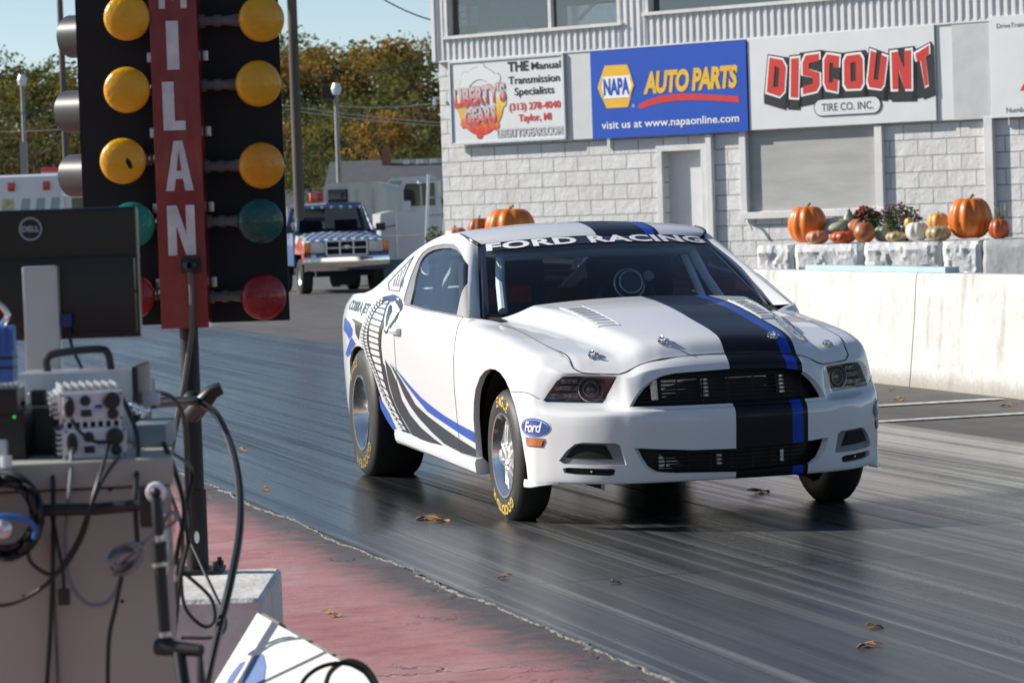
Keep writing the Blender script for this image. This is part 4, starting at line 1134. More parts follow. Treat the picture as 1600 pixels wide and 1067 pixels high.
for lab, px, py, Z in (('grey light pole with a twin lamp head in front of the autumn trees', 525, 142, 80), ('thin light pole with a single lamp above the ambulance', 36, 128, 86)):
    t, zt = pole(lab, px, py, px + 5, 290, Z, 0.075, 0.06, M['pole_grey'], 'lamp_post', 'lamp post')
    mb = MB(); mb.lathe([(0.0, 0.16), (0.09, 0.15), (0.15, 0.0), (0.11, -0.16), (0.0, -0.2)], Matrix.Translation((0.02, -0.12, zt + 0.05)), 14); mb.build('lamp_head', mat('pale lamp glass', (0.75, 0.77, 0.78), 0.2), t)
    if px > 100:
        mb = MB(); mb.box((-0.22, 0, zt - 0.05), (0.32, 0.25, 0.36), bevel=0.03); mb.tube([(-0.2, 0, zt), (0.1, 0, zt)], 0.03, 6); mb.build('flood_lamp', M['black'], t)
mb = MB(); mb.box((0, 0, 0.95), (0.16, 0.16, 1.9)); o = mb.build('post', M['pole_grey'], smooth=0); o.location = at(38, 265, 70); o.location.z = hz(38, 265, 70) - 0.9; o.location.z = 0; o.scale.z = hz(38, 222, 70) / 1.9
tag(o, 'short grey post above the ambulance roof', 'post')
M['wire'] = mat('pale overhead wire', (0.42, 0.41, 0.38), 0.6); M['wire_dark'] = mat('dark overhead wire', (0.03, 0.03, 0.03), 0.6)
WIRES = [((445, 171), (690, 197), 3, 70, 'wire', 'pale overhead wire, lowest of the pair crossing the trees'), ((445, 165), (690, 192), 3, 70, 'wire', 'pale overhead wire, upper of the pair crossing the trees'), ((528, 166), (690, 160), 5, 78, 'wire', 'pale service wire from the lamp post to the building'),
         ((470, 124), (690, 88), 6, 66, 'wire_dark', 'dark cable running up from the thick pole to the building'), ((600, 0), (690, 36), 4, 55, 'wire_dark', 'thin dark wire against the sky at the building corner'), ((0, 178), (130, 170), 2, 72, 'wire_dark', 'dark wire crossing the trees above the ambulance'), ((0, 206), (130, 199), 2, 72, 'wire', 'pale wire crossing the trees above the ambulance')]
for (a, b_, sag, Z, m_, lab) in WIRES:
    mb = MB()
    pts = [at(a[0] + (b_[0] - a[0]) * k / 12, a[1] + (b_[1] - a[1]) * k / 12 + sag * 4 * (k / 12) * (1 - k / 12), Z) for k in range(13)]
    mb.tube(pts, 0.010 if m_ == 'wire' else 0.014, 5)
    tag(mb.build('overhead_wire', M[m_]), lab, 'wire')

# ================================================================ vehicles behind
M['tyre'] = mat('tyre rubber', (0.02, 0.02, 0.02), 0.8, var=0.2)
M['van_white'] = mat('white vehicle paint', (0.72, 0.72, 0.71), 0.35, coat=0.4, var=0.06, vscale=2)
M['cream'] = mat('cream camper shell', (0.56, 0.54, 0.48), 0.55, var=0.14, vscale=2)
M['lens_red'] = mat('red lens', (0.55, 0.02, 0.02), 0.25, coat=0.5)
M['lens_amber'] = mat('amber lens', (0.72, 0.22, 0.02), 0.25, coat=0.5)
M['lens_clear'] = mat('clear lens', (0.55, 0.55, 0.52), 0.2, coat=0.5, var=0.2, vscale=40)
M['veh_glass'] = glass_mat('vehicle glass', (0.20, 0.22, 0.23), 0.02, 0.0, 1.15)
def wheel(parent, x, y, r_, w_, m_rim='steel'):
    t = MB(); mtx = Matrix.Translation((x, y, r_)) @ Matrix.Rotation(math.pi / 2, 4, 'Y')
    t.lathe([(r_ * 0.58, -w_ / 2), (r_ * 0.9, -w_ / 2), (r_, -w_ * 0.38), (r_, w_ * 0.38), (r_ * 0.9, w_ / 2), (r_ * 0.58, w_ / 2)], mtx, 28)
    o = t.build('wheel', M['tyre'], parent)
    t = MB(); t.lathe([(0.02, w_ * 0.34), (r_ * 0.3, w_ * 0.34), (r_ * 0.42, w_ * 0.2), (r_ * 0.55, w_ * 0.42), (r_ * 0.6, w_ * 0.45)], mtx @ (Matrix.Scale(-1, 4, (0, 0, 1)) if x < 0 else Matrix.Identity(4)), 28)
    t.build('rim', M[m_rim], o)
    return o
# --- flag painted pickup
A_ = R(13)
tk = thing('pickup_truck', 'pickup truck painted as a flag, blue with white stars, chrome bumper and red roof beacon', 'pickup truck', (at(541, 455, 58).x, 58.6, 0), A_)
# local: x to picture right, y away from the camera, z up; front at y = 0
def flag_material():
    m, n, l = new_mat('flag paint, stars on blue'); b = P(m)
    v = n.new('ShaderNodeTexCoord').outputs['Object']; sp = n.new('ShaderNodeSeparateXYZ'); l.new(v, sp.inputs[0])
    edge = node_math(n, l, 'ADD', node_math(n, l, 'ADD', sp.outputs[0], node_math(n, l, 'MULTIPLY', sp.outputs[2], 0.35)), node_math(n, l, 'MULTIPLY', node_math(n, l, 'SINE', node_math(n, l, 'MULTIPLY', sp.outputs[1], 7.0)), 0.05))
    l.new(node_ramp(n, l, node_math(n, l, 'ADD', edge, 1.0), [(0.50, (0.40, 0.04, 0.035)), (0.55, (0.40, 0.04, 0.035)), (0.551, (0.68, 0.68, 0.69)), (0.640, (0.68, 0.68, 0.69)), (0.641, (0.045, 0.115, 0.29))]), b.inputs['Base Color'])
    b.inputs['Roughness'].default_value = 0.35; b.inputs['Coat Weight'].default_value = 0.5
    return m
M['flag'] = flag_material()
M['flag_blue'] = mat('flag blue paint', (0.045, 0.115, 0.29), 0.35, coat=0.5, var=0.1)
def hood_z(x, y): return 1.11 + 0.15 * (y / 1.25) - 0.06 * (abs(x) / 0.85) ** 3 - 0.05 * math.exp(-(y / 0.12) ** 2)
mb = MB()
xs = np.linspace(-0.84, 0.84, 19); ys = np.linspace(0.02, 1.3, 15)
mb.grid([[(x, y, hood_z(x, y)) for x in xs] for y in ys])
# fender sides, nose panel
for s_ in (-1, 1):
    prof = [(0.84, 1.06), (0.865, 0.95), (0.87, 0.82), (0.86, 0.62)]
    mb.grid([[(s_ * px_, y, hood_z(0.84, y) if k == 0 else z_) for k, (px_, z_) in enumerate(prof)] for y in np.linspace(0.02, 0.38, 4)])
    mb.grid([[(s_ * px_, y, hood_z(0.84, y) if k == 0 else z_) for k, (px_, z_) in enumerate(prof[:3])] for y in np.linspace(0.38, 1.3, 8)])
mb.grid([[(x, 0.02, hood_z(x, 0.02)) for x in xs], [(x, -0.01, 1.06) for x in xs]])
mb.grid([[(x, -0.01, 0.84) for x in xs], [(x, 0.0, 0.74) for x in xs]])
front_mb = mb
mb = MB()   # cab: doors, pillars, roof
for s_ in (-1, 1):
    mb.box((s_ * 0.855, 1.95, 0.93), (0.06, 1.25, 0.72), bevel=0.02)
    mb.tube([(s_ * 0.80, 1.28, 1.27), (s_ * 0.68, 1.72, 1.76)], 0.035, 6)
    mb.tube([(s_ * 0.83, 2.55, 1.27), (s_ * 0.70, 2.45, 1.78)], 0.05, 6)
    mb.box((s_ * 0.84, 3.5, 0.95), (0.07, 1.9, 0.55), bevel=0.02)
mb.grid([[(x, y, 1.79 + 0.035 * (1 - (x / 0.72) ** 2) - 0.06 * (1 if y < 1.69 else 0)) for x in np.linspace(-0.71, 0.71, 9)] for y in (1.66, 1.72, 1.9, 2.45)])
mb.box((0, 2.52, 1.0), (1.62, 0.06, 0.65))
mb.build('cab', M['flag_blue'], tk, smooth=40)
mb = MB(); mb.grid([[(x * 0.79, 1.28, 1.26) for x in (-1, -.5, 0, .5, 1)], [(x * 0.69, 1.70, 1.755 + 0.02 * (1 - x * x)) for x in (-1, -.5, 0, .5, 1)]]); mb.build('windshield', M['veh_glass'], tk)
mb = MB(); mb.box((0, 1.62, 1.0), (1.5, 0.6, 0.42)); 
for s_ in (-1, 1): mb.box((s_ * 0.38, 2.2, 1.2), (0.5, 0.16, 0.62), bevel=0.06)
mb.build('interior', M['black'], tk)
mb = MB()
for z_ in (0.80, 0.945, 1.085): mb.box((0, -0.045, z_ - 0.015), (0.86 - (0.03 if z_ < .9 else 0), 0.03, 0.03), bevel=0.006, seg=1)
for x_ in (-0.42, -0.14, 0.14, 0.42): mb.box((x_, -0.043, 0.93), (0.03, 0.028, 0.29), bevel=0.006, seg=1)
mb.build('grille', M['alu'], tk)
mb = MB(); mb.box((0, -0.012, 0.94), (1.56, 0.02, 0.25)); mb.build('grille_backing', M['matte_black'], tk, smooth=0)
mb = MB(); mb.lathe([(0.001, 0.012), (0.07, 0.01), (0.085, 0.0)], frame_mtx((0, -0.065, 0.945), (1, 0, 0), (0, 0, 1), (0, -1, 0)) @ Matrix.Diagonal((1, 0.5, 1, 1)), 20); mb.build('badge', M['steel'], tk)
for s_ in (-1, 1):
    mb = MB(); mb.box((s_ * 0.60, -0.03, 0.945), (0.30, 0.05, 0.22), bevel=0.02); mb.build('headlight', M['lens_clear'], tk)
    mb = MB(); mb.box((s_ * 0.815, -0.005, 0.955), (0.12, 0.09, 0.20), bevel=0.02); mb.build('turn_signal', M['lens_amber'], tk)
    mb = MB(); mb.box((s_ * 0.98, 1.4, 1.33), (0.2, 0.07, 0.16), bevel=0.03); mb.tube([(s_ * 0.85, 1.4, 1.27), (s_ * 0.98, 1.4, 1.33)], 0.02, 5); mb.build('mirror', M['black'], tk)
    wheel(tk, s_ * 0.74, 0.85, 0.36, 0.24); wheel(tk, s_ * 0.74, 3.6, 0.36, 0.24)
mb = MB()
bp_ = [(-0.03, 0.77), (-0.11, 0.75), (-0.125, 0.68), (-0.115, 0.60), (-0.10, 0.52), (-0.05, 0.47)]
mb.grid([[(x, y + 0.10 * (abs(x) / 0.88) ** 4, z_) for y, z_ in bp_] for x in np.linspace(-0.88, 0.88, 15)])
mb.build('bumper', M['chrome'], tk)
mb = MB(); mb.box((0, 0.05, 0.62), (1.6, 0.1, 0.3)); mb.box((0, 2.0, 0.45), (1.2, 3.6, 0.2)); mb.box((0.0, 0.35, 0.34), (0.5, 0.25, 0.35)); mb.build('chassis', M['matte_black'], tk, smooth=0)
mb = MB(); mb.box((-0.16, 2.62, 2.0), (0.28, 0.24, 0.20), bevel=0.02); mb.build('beacon', M['lens_red'], tk)
mb = MB(); mb.box((-0.4, 2.62, 1.84), (0.9, 0.08, 0.06)); mb.tube([(-0.8, 2.62, 1.2), (-0.8, 2.62, 1.84), (0.8, 2.62, 1.84), (0.8, 2.62, 1.2)], 0.035, 6); mb.build('rack', M['steel'], tk)
mb = front_mb; mb.mi = 1; bmesh.ops.recalc_face_normals(mb.bm, faces=mb.bm.faces[:]); rg = random.Random(5)
def star(cx, cy, r_, a0):
    return [(cx + r_ * (1 if k % 2 == 0 else 0.42) * math.cos(a0 + k * math.pi / 5), cy + r_ * (1 if k % 2 == 0 else 0.42) * math.sin(a0 + k * math.pi / 5)) for k in range(10)]
for j in range(6):
    for i in range(9):
        cx = -0.76 + 0.185 * i + (0.09 if j % 2 else 0); cy = 0.12 + j * 0.2
        if abs(cx) > 0.79: continue
        c0 = mb.bm.verts.new((cx, cy, hood_z(cx, cy) + 0.008)); vv = [mb.bm.verts.new((x, y, hood_z(x, y) + 0.008)) for x, y in star(cx, cy, 0.072, rg.random())]
        for k in range(10): mb.bm.faces.new([c0, vv[k], vv[(k + 1) % 10]]).material_index = 1
for i in range(7):
    cx = -0.6 + 0.2 * i
    mb.bm.faces.new([mb.bm.verts.new((x, 1.655, z_)) for x, z_ in star(cx, 1.757 + .02 * (1 - (cx / .7) ** 2), 0.045, 0.3)]).material_index = 1
for s_ in (-1, 1):
    for z_ in (0.9, 1.02, 1.3, 1.42, 1.55):
        mb.bm.faces.new([mb.bm.verts.new((s_ * (0.88 if z_ < 1.2 else 0.84 - (z_ - 1.27) * .28), 1.3 + (z_ - 1.27) * .9 + a_ if z_ > 1.2 else 1.5 + a_, b_)) for a_, b_ in star(0, z_, 0.06, 0.2)]).material_index = 1
mb.build('front_body', [M['flag'], M['letter_white']], tk, smooth=40, fix=False)

# --- cream camper shell truck behind the pickup
cp = thing('camper', 'old cream camper with rounded roof behind the flag pickup', 'camper', (at(556, 400, 64).x, 64.5, 0), R(-8))
mb = MB()
pr = [(-0.70, 0.9), (-0.70, 2.05), (-0.63, 2.17), (-0.5, 2.2), (0.5, 2.2), (0.60, 2.17), (0.68, 2.05), (0.70, 0.9)]
mb.ring_loft([[(x * (1 - 0.0 * y), y, z_ - 0.06 * (y > 2)) for x, z_ in pr] for y in (0, 0.1, 2.2, 2.4)], True, True); mb.build('shell', M['cream'], cp, smooth=30)
mb = MB(); mb.box((-0.38, -0.02, 1.88), (0.45, 0.03, 0.36), bevel=0.01); mb.build('window', M['glass_dark'], cp)
for x_ in (0.05, 0.42):
    mb = MB(); mb.box((x_, -0.015, 1.6), (0.03, 0.02, 0.9)); mb.build('trim_strip', M['steel'], cp, smooth=0)
mb = MB(); mb.box((0, 1.1, 0.65), (1.5, 2.6, 0.55), bevel=0.05); mb.build('chassis', M['cream'], cp)
for x_ in (-.6, .6): wheel(cp, x_, 0.5, 0.33, 0.2)
# --- white box trailer with teal skirt
tr = thing('trailer', 'white slope nosed trailer with a teal skirt beside the flag pickup', 'trailer', (at(640, 430, 60).x, 61, 0), R(6))
mb = MB()
mb.prism([(-0.6, 0.62), (0.62, 0.62), (0.62, 1.40), (0.55, 1.53), (-0.35, 1.66), (-0.6, 1.60)], frame_mtx((0, 0, 0), (1, 0, 0), (0, 0, 1), (0, 1, 0)), 3.0); mb.build('body', M['van_white'], tr, smooth=0)
mb = MB(); mb.box((0.02, -0.01, 1.12), (1.2, 0.03, 0.02)); mb.box((-0.28, -0.012, 1.1), (0.02, 0.02, 0.9)); mb.build('seam', M['steel'], tr, smooth=0)
mb = MB(); mb.box((0.0, 1.5, 0.38), (1.24, 3.02, 0.46)); mb.build('skirt', mat('teal paint', (0.10, 0.19, 0.22), 0.5, var=0.2), tr, smooth=0)
for x_ in (-.5, .5): wheel(tr, x_ , 1.4, 0.3, 0.2)
mb = MB(); mb.tube([(-0.3, -0.1, 1.35), (-1.0, -0.5, 1.22)], 0.012, 5); mb.build('rod', M['black'], tr)
# --- white cab truck
wc = thing('van', 'white van cab with a slanted windshield in front of the grey roofed house', 'van', (at(638, 420, 70).x, 71, 0), R(0))
mb = MB()
mb.prism([(-0.83, 0.5), (0.75, 0.5), (0.75, 2.35), (0.6, 2.42), (-0.22, 2.40), (-0.83, 1.62)], frame_mtx((0, 0, 0), (1, 0, 0), (0, 0, 1), (0, 1, 0)), 1.8); mb.build('body', M['van_white'], wc, smooth=0)
mb = MB(); mb.face([(-0.80, -0.012, 1.66), (-0.30, -0.012, 1.66), (0.02, -0.012, 2.33), (-0.22, -0.012, 2.33)]); mb.build('windshield', mat('windshield with painted reflection', (0.30, 0.37, 0.40), 0.12, spec=0.8), wc, smooth=0)  # pale reflection is painted into the windshield colour
for a, b_ in ((0.08, 0.36), (0.40, 0.66)):
    mb = MB(); mb.face([(a - 0.18 if a < .2 else a, -0.014, 1.72), (b_, -0.014, 1.72), (b_, -0.014, 2.25), (a, -0.014, 2.25)]); mb.build('side_window', M['glass_dark'], wc, smooth=0)
mb = MB(); mb.box((0.10, -0.06, 1.72), (0.14, 0.05, 0.26), bevel=0.02); mb.tube([(0.10, -0.05, 1.6), (0.12, -0.02, 1.5)], 0.012, 5); mb.build('mirror', M['van_white'], wc)
mb = MB(); mb.sphere((0.36, -0.03, 2.26), 0.06); mb.build('marker_lamp', mat('bright chrome lamp', (0.9, 0.9, 0.9), 0.1, 1.0), wc)
mb = MB(); mb.box((-0.2, -0.01, 1.40), (1.2, 0.02, 0.03)); mb.build('trim_strip', M['steel'], wc, smooth=0)
for x_ in (-.5, .45): 
    mb = MB(); mb.lathe([(0.2, -0.1), (0.33, -0.1), (0.35, 0), (0.33, 0.1), (0.2, 0.1)], Matrix.Translation((x_, 0.12, 0.35)) @ Matrix.Rotation(math.pi / 2, 4, 'X'), 20); mb.build('wheel', M['tyre'], wc)
wc.scale = (1.22, 1, 1.04); wc.location.x -= 0.12; cp.scale.z = 1.06
# --- ladder leaning at the building corner
ld = thing('ladder', 'white stepladder leaning at the corner of the white building', 'ladder', (at(681, 350, 50).x, 50, 0), R(20))
for s_ in (-0.16, 0.16):
    mb = MB(); mb.tube([(s_ - 0.10, 0, 0), (s_ + 0.06, 0, hz(681, 272, 50))], 0.028, 6); mb.build('rail', M['alu'], ld)
zt_ = hz(681, 272, 50)
for k in range(7):
    z_ = 0.3 + k * (zt_ - 0.4) / 6; mb = MB(); mb.tube([(-0.26 + 0.16 * z_ / zt_, 0, z_), (0.06 + 0.16 * z_ / zt_, 0, z_)], 0.02, 6); mb.build('rung', M['alu'], ld)
t = thing('flower_bush', 'pale blue and green potted plant at the foot of the stepladder', 'plant', (at(678, 372, 46).x, 46, 0))
mb = MB(); rg = random.Random(8); leaf_cloud(mb, (0, 0, 1.15), 0.14, 0.14, 0.2, 240, 0.03, rg); mb.build('foliage', M['mum_leaf'], t, smooth=0)
mb = MB(); mb.lathe([(0, 0), (0.16, 0), (0.19, 0.95), (0.15, 1.02)], n=14); mb.build('pot', M['pale_blue'], t)
# --- ambulance
am = thing('ambulance', 'white ambulance with red roof lights, half hidden behind the black monitor', 'ambulance', (at(58, 330, 62).x, 62.5, 0), R(-4))
mb = MB()
zr, ze = hz(40, 272, 62), 1.2
mb.box((-0.75, 1.1, (zr + 0.6) / 2), (2.5, 2.2, zr - 0.6), bevel=0.12, seg=3); mb.build('box_body', M['van_white'], am)
mb = MB(); mb.prism([(0.5, 0.6), (2.35, 0.6), (2.35, 1.45), (1.55, zr - 0.72), (1.30, zr - 0.5), (0.5, zr - 0.5)], frame_mtx((0, 0.12, 0), (1, 0, 0), (0, 0, 1), (0, 1, 0)), 1.9); mb.build('cab', M['van_white'], am, smooth=0)
mb = MB(); mb.prism([(0.66, zr - 1.15), (1.60, zr - 1.15), (1.32, zr - 0.54), (0.66, zr - 0.54)], frame_mtx((0, 0.11, 0), (1, 0, 0), (0, 0, 1), (0, 1, 0)), 0.02); mb.build('cab_window', M['glass_dark'], am, smooth=0)
mb = MB(); mb.box((0.22, 0.4, zr + 0.06), (0.50, 0.3, 0.15), bevel=0.03); lb_ = mb.build('light_bar', M['lens_red'], am)
mb = MB(); mb.box((0.42, 0.4, zr + 0.0), (0.9, 0.32, 0.07), bevel=0.02); mb.build('light_bar_base', M['alu'], lb_)
for x_, k in ((-0.62, 'lens_red'), (0.15, 'lens_red')):
    mb = MB(); mb.box((x_, -0.03, zr - 0.26), (0.15, 0.05, 0.19), bevel=0.015); mb.build('warning_light', M[k], am)
for x_ in (-0.35, -0.02, 0.30):
    mb = MB(); mb.prism([(x_ - 0.12, zr - 0.95), (x_ + 0.08, zr - 0.95), (x_ + 0.13, zr - 0.52), (x_ - 0.05, zr - 0.52)], frame_mtx((0, -0.012, 0), (1, 0, 0), (0, 0, 1), (0, 1, 0)), 0.02); mb.build('side_window', mat('blue tinted pane', (0.20, 0.28, 0.36), 0.1, spec=0.7), am, smooth=0)
mb = MB(); mb.box((-0.72, -0.012, zr - 0.72), (0.25, 0.02, 0.4)); mb.build('decal', mat('faded yellow decal', (0.60, 0.52, 0.25), 0.6, var=0.4, vscale=12), am, smooth=0)
for x_ in (-1.2, 1.6):
    mb = MB(); mb.lathe([(0.2, -0.12), (0.36, -0.12), (0.38, 0), (0.36, 0.12), (0.2, 0.12)], Matrix.Translation((x_, 0.15, 0.38)) @ Matrix.Rotation(math.pi / 2, 4, 'X'), 20); mb.build('wheel', M['tyre'], am)
# ================================================================ starting light tree
TZ = 8.4
to = at(292, 512, TZ)
base_xy = at(308, 893, TZ)
lt_tree = thing('starting_light_tree', 'drag strip starting lights, red lettered column with amber, green and red lamps', 'starting lights', (to.x, TZ, base_xy.z))
zb_ = base_xy.z
def LT(px, py, y=0.0):
    p = at(px, py, TZ + y)
    return Vector((p.x - to.x, y, p.z - zb_))
M['tree_red'] = mat('aged dark red paint', (0.22, 0.022, 0.022), 0.35, var=0.3, vscale=7, coat=0.2)
M['panel_black'] = mat('flat black panel', (0.0045, 0.005, 0.007), 0.75, var=0.2, vscale=4)
mb = MB()
l0, l1 = LT(255, 512).x, LT(329, 512).x
ztop = LT(290, -80).z; zbot = LT(292, 512).z
mb.box(((l0 + l1) / 2 - 0.0, 0.0, (ztop + zbot) / 2), (l1 - l0, 0.10, ztop - zbot), bevel=0.004)
col_ = mb.build('column', M['tree_red'], lt_tree)
mb = MB()
xl, xr = LT(131, 330).x, LT(445, 500).x
zb2 = LT(400, 503).z
mb.box(((xl + l0) / 2, 0.062, (ztop + zb2) / 2), (l0 - xl + 0.02, 0.012, ztop - zb2)); mb.box(((xr + l1) / 2, 0.062, (ztop + zb2) / 2), (xr - l1 + 0.02, 0.012, ztop - zb2))
mb.build('back_panel', M['panel_black'], lt_tree, smooth=0)
mb = MB()
for k in range(0):
    for s_ in (0, 1):
        z_ = zb2 + 0.12 + k * 0.22
        mb.box((l0 - 0.012 if s_ == 0 else l1 + 0.012, 0.045, z_), (0.03, 0.03, 0.05), bevel=0.004)
mb.bm.free()
for k in range(5):
    for s_ in (0, 1):
        mb = MB(); mb.box((l0 - 0.012 if s_ == 0 else l1 + 0.012, 0.045, zb2 + 0.12 + k * 0.22), (0.018, 0.03, 0.03), bevel=0.004); mb.build('hinge', M['steel'], lt_tree)
GL = {'M': [[(0, 0), (.22, 0), (.22, .62), (.5, .15), (.78, .62), (.78, 0), (1, 0), (1, 1), (.76, 1), (.5, .52), (.24, 1), (0, 1)]], 'I': [[(.22, 0), (.66, 0), (.66, 1), (.22, 1)]],
      'L': [[(0, 0), (.8, 0), (.8, .19), (.42, .19), (.42, 1), (0, 1)]], 'A': [[(0, 0), (.3, 0), (.37, .24), (.63, .24), (.70, 0), (1, 0), (.66, 1), (.34, 1)]], 'N': [[(0, 0), (.32, 0), (.32, .6), (.64, 0), (1, 0), (1, 1), (.68, 1), (.68, .42), (.36, 1), (0, 1)]]}
M['tree_letter'] = mat('scuffed white letter', (0.60, 0.60, 0.60), 0.6, var=0.2, vscale=16)
for ch, py0, py1, pxc in (('M', -62, 16, 287), ('I', 34, 111, 283), ('L', 128, 205, 289), ('A', 220, 299, 293), ('N', 320, 399, 296)):
    mb = MB()
    a_, b_ = LT(pxc - 21, py1), LT(pxc + 21, py0)
    w_ = 0.080; h_ = b_.z - a_.z; xc = (l0 + l1) / 2 + 0.001
    for poly in GL[ch]:
        mb.prism([(xc - w_ / 2 + p[0] * w_, a_.z + p[1] * h_) for p in poly], frame_mtx((0, -0.0505, 0), (1, 0, 0), (0, 0, 1), (0, -1, 0)), 0.0015)
    if ch == 'A':
        mb.mi = 1
        mb.prism([(xc - w_ * .09, a_.z + h_ * .40), (xc + w_ * .09, a_.z + h_ * .40), (xc, a_.z + h_ * .80)], frame_mtx((0, -0.0522, 0), (1, 0, 0), (0, 0, 1), (0, -1, 0)), 0.001)
    mb.build('letter', [M['tree_letter'], M['tree_red']], col_, smooth=0)
def lens_mat(name, c, c2):
    m = mat(name, c, 0.22, col2=c2, vscale=9, coat=0.5, bump=0.35, bscale=75)
    p = P(m); n, l = m.node_tree.nodes, m.node_tree.links
    tr = n.new('ShaderNodeBsdfTranslucent'); l.new(p.inputs['Base Color'].links[0].from_socket, tr.inputs['Color'])
    mx = n.new('ShaderNodeMixShader'); mx.inputs[0].default_value = 0.3
    l.new(p.outputs[0], mx.inputs[1]); l.new(tr.outputs[0], mx.inputs[2]); l.new(mx.outputs[0], n['Material Output'].inputs['Surface'])
    return m
LM = {'amber': lens_mat('amber lamp lens', (0.98, 0.54, 0.010), (0.88, 0.42, 0.006)), 'green': lens_mat('green lamp lens', (0.005, 0.34, 0.24), (0.004, 0.20, 0.15)), 'red': lens_mat('red lamp lens', (0.42, 0.010, 0.018), (0.24, 0.006, 0.012)), 'dkgreen': lens_mat('dark green lamp lens', (0.004, 0.13, 0.11), (0.003, 0.07, 0.065)), 'orange': lens_mat('orange lamp lens', (0.95, 0.42, 0.01), (0.85, 0.32, 0.006))}
M['socket'] = mat('dusty grey socket', (0.13, 0.125, 0.12), 0.6, var=0.3, vscale=25)
for side, lamps in ((-1, ((198, 28, 'amber'), (198, 141, 'amber'), (192, 252, 'amber'), (206, 352, 'green'), (206, 463, 'red'))), (1, ((409, 30, 'amber'), (404, 131, 'amber'), (409, 259, 'orange'), (407, 346, 'dkgreen'), (412, 464, 'red')))):
    for px, py, kc in lamps:
        c = LT(px, py, -0.05)
        ax = Vector((0.30, -0.95, 0.0)) if side > 0 else Vector((0.03, -1.0, 0.02))
        ax.normalize()
        xx = Vector((0, 0, 1)).cross(ax).normalized()
        mtx = frame_mtx(c, xx, ax.cross(xx), ax)
        r_ = 0.067
        mb = MB(); mb.lathe([(r_ * 0.99, -0.012), (r_, 0.0), (r_ * 0.96, 0.010), (r_ * 0.8, 0.018), (r_ * 0.5, 0.024), (r_ * 0.2, 0.0265), (0.0005, 0.027)], mtx, 36); ln = mb.build('lamp', LM[kc], lt_tree, smooth=50)
        mb = MB(); mb.lathe([(r_ * 1.0, -0.006), (r_ * 0.97, -0.02), (r_ * 0.72, -0.05), (r_ * 0.45, -0.075), (r_ * 0.36, -0.085), (0.001, -0.085)], mtx, 28); mb.build('reflector_body', M['socket'], ln)
        back = mtx @ Vector((0, 0, -0.08)); end = Vector((l1 if side > 0 else l0, 0.02, back.z + 0.004))
        mid = back.lerp(end, 0.35); mid.z = end.z
        if side < 0: mid = Vector((c.x + 0.055, 0.03, end.z)); 
        mb = MB(); mb.tube([back, mid, mid.lerp(end, 0.3), end], [0.020, 0.019, 0.014, 0.014], 12)
        mb.tube([mid.lerp(end, 0.42), mid.lerp(end, 0.62)], 0.018, 10); mb.tube([mid.lerp(end, 0.85), end], 0.02, 10)
        mb.build('socket', M['socket'], ln)
        if px == 192:
            mb = MB(); mb.prism([(-0.006, -0.02), (0.004, -0.022), (0.009, -0.004), (0.004, 0.012), (-0.004, 0.004)], mtx @ Matrix.Translation((0.016, -0.004, 0.0265)) @ Matrix.Rotation(0.5, 4, 'Z'), 0.001); mb.build('burn_mark', M['matte_black'], ln, smooth=0)
M['hood_metal'] = mat('grey metal lamp hood', (0.055, 0.055, 0.058), 0.42, 0.0, var=0.25, vscale=10)
for px, py in ((118, 56), (114, 174), (120, 274)):
    c = LT(px + 26, py, 0.22)
    ax = Vector((-0.80, 0.58, 0.02)).normalized(); xx = Vector((0, 0, 1)).cross(ax).normalized()
    mtx = frame_mtx(c, xx, ax.cross(xx), ax)
    mb = MB(); mb.lathe([(0.001, -0.05), (0.064, -0.05), (0.064, 0.085), (0.060, 0.085), (0.060, -0.04)], mtx, 30); mb.build('lamp_hood', M['hood_metal'], lt_tree)
# cable box on the column, pole, base plate
c = LT(302, 414)
mb = MB(); mb.box((c.x, -0.062, c.z), (0.055, 0.03, 0.045), bevel=0.006); mb.lathe([(0.02, 0), (0.02, 0.02), (0.008, 0.03)], frame_mtx((c.x, -0.075, c.z), (1, 0, 0), (0, 0, 1), (0, -1, 0)), 12); mb.build('cable_gland', M['black'], lt_tree)
M['pole_dark'] = mat('dark brown painted pole', (0.006, 0.005, 0.0045), 0.55, var=0.4, vscale=6, stretch=(1, 1, 0.2))
pa, pb = LT(297, 512, 0.0), LT(309, 893, 0.0)
xp = (pa.x * 0.2 + pb.x * 0.8)
mb = MB(); mb.tube([(xp, 0, 0.0), (xp, 0, 0.24)], 0.0325, 20); mb.tube([(xp, 0, 0.24), (xp, 0, pa.z + 0.05)], 0.0275, 20); mb.build('pole', M['pole_dark'], lt_tree)
mb = MB(); mb.prism([(0.010 * math.cos(t) * 0.75, 0.018 * math.sin(t)) for t in np.linspace(0, 6.1, 14)], frame_mtx((xp + 0.004, -0.0335, 0.105), (1, 0, 0), (0, 0, 1), (0, -1, 0)), 0.002); mb.build('sticker', M['letter_white'], lt_tree, smooth=0)
mb = MB(); mb.box((xp, 0, 0.004), (0.15, 0.15, 0.012), bevel=0.003)
for sx in (-1, 1):
    for sy in (-1, 1): mb.tube([(xp + sx * 0.058, sy * 0.058, 0.0), (xp + sx * 0.058, sy * 0.058, 0.035)], 0.007, 8); mb.lathe([(0.0, .025), (.012, .025), (.012, .012)], Matrix.Translation((xp + sx * 0.058, sy * 0.058, 0)), 6)
mb.build('base_plate', M['pole_dark'], lt_tree)
mb = MB()
cb0 = LT(302, 425)
mb.tube([(cb0.x, -0.085, cb0.z), (cb0.x + 0.004, -0.09, cb0.z - 0.06), LT(300, 520, -0.07), LT(288, 600, -0.06), LT(272, 680, -0.05), LT(262, 730, -0.05)], 0.0085, 8)
M['grey_cable'] = mat('grey brown cable', (0.10, 0.09, 0.082), 0.6, var=0.2)
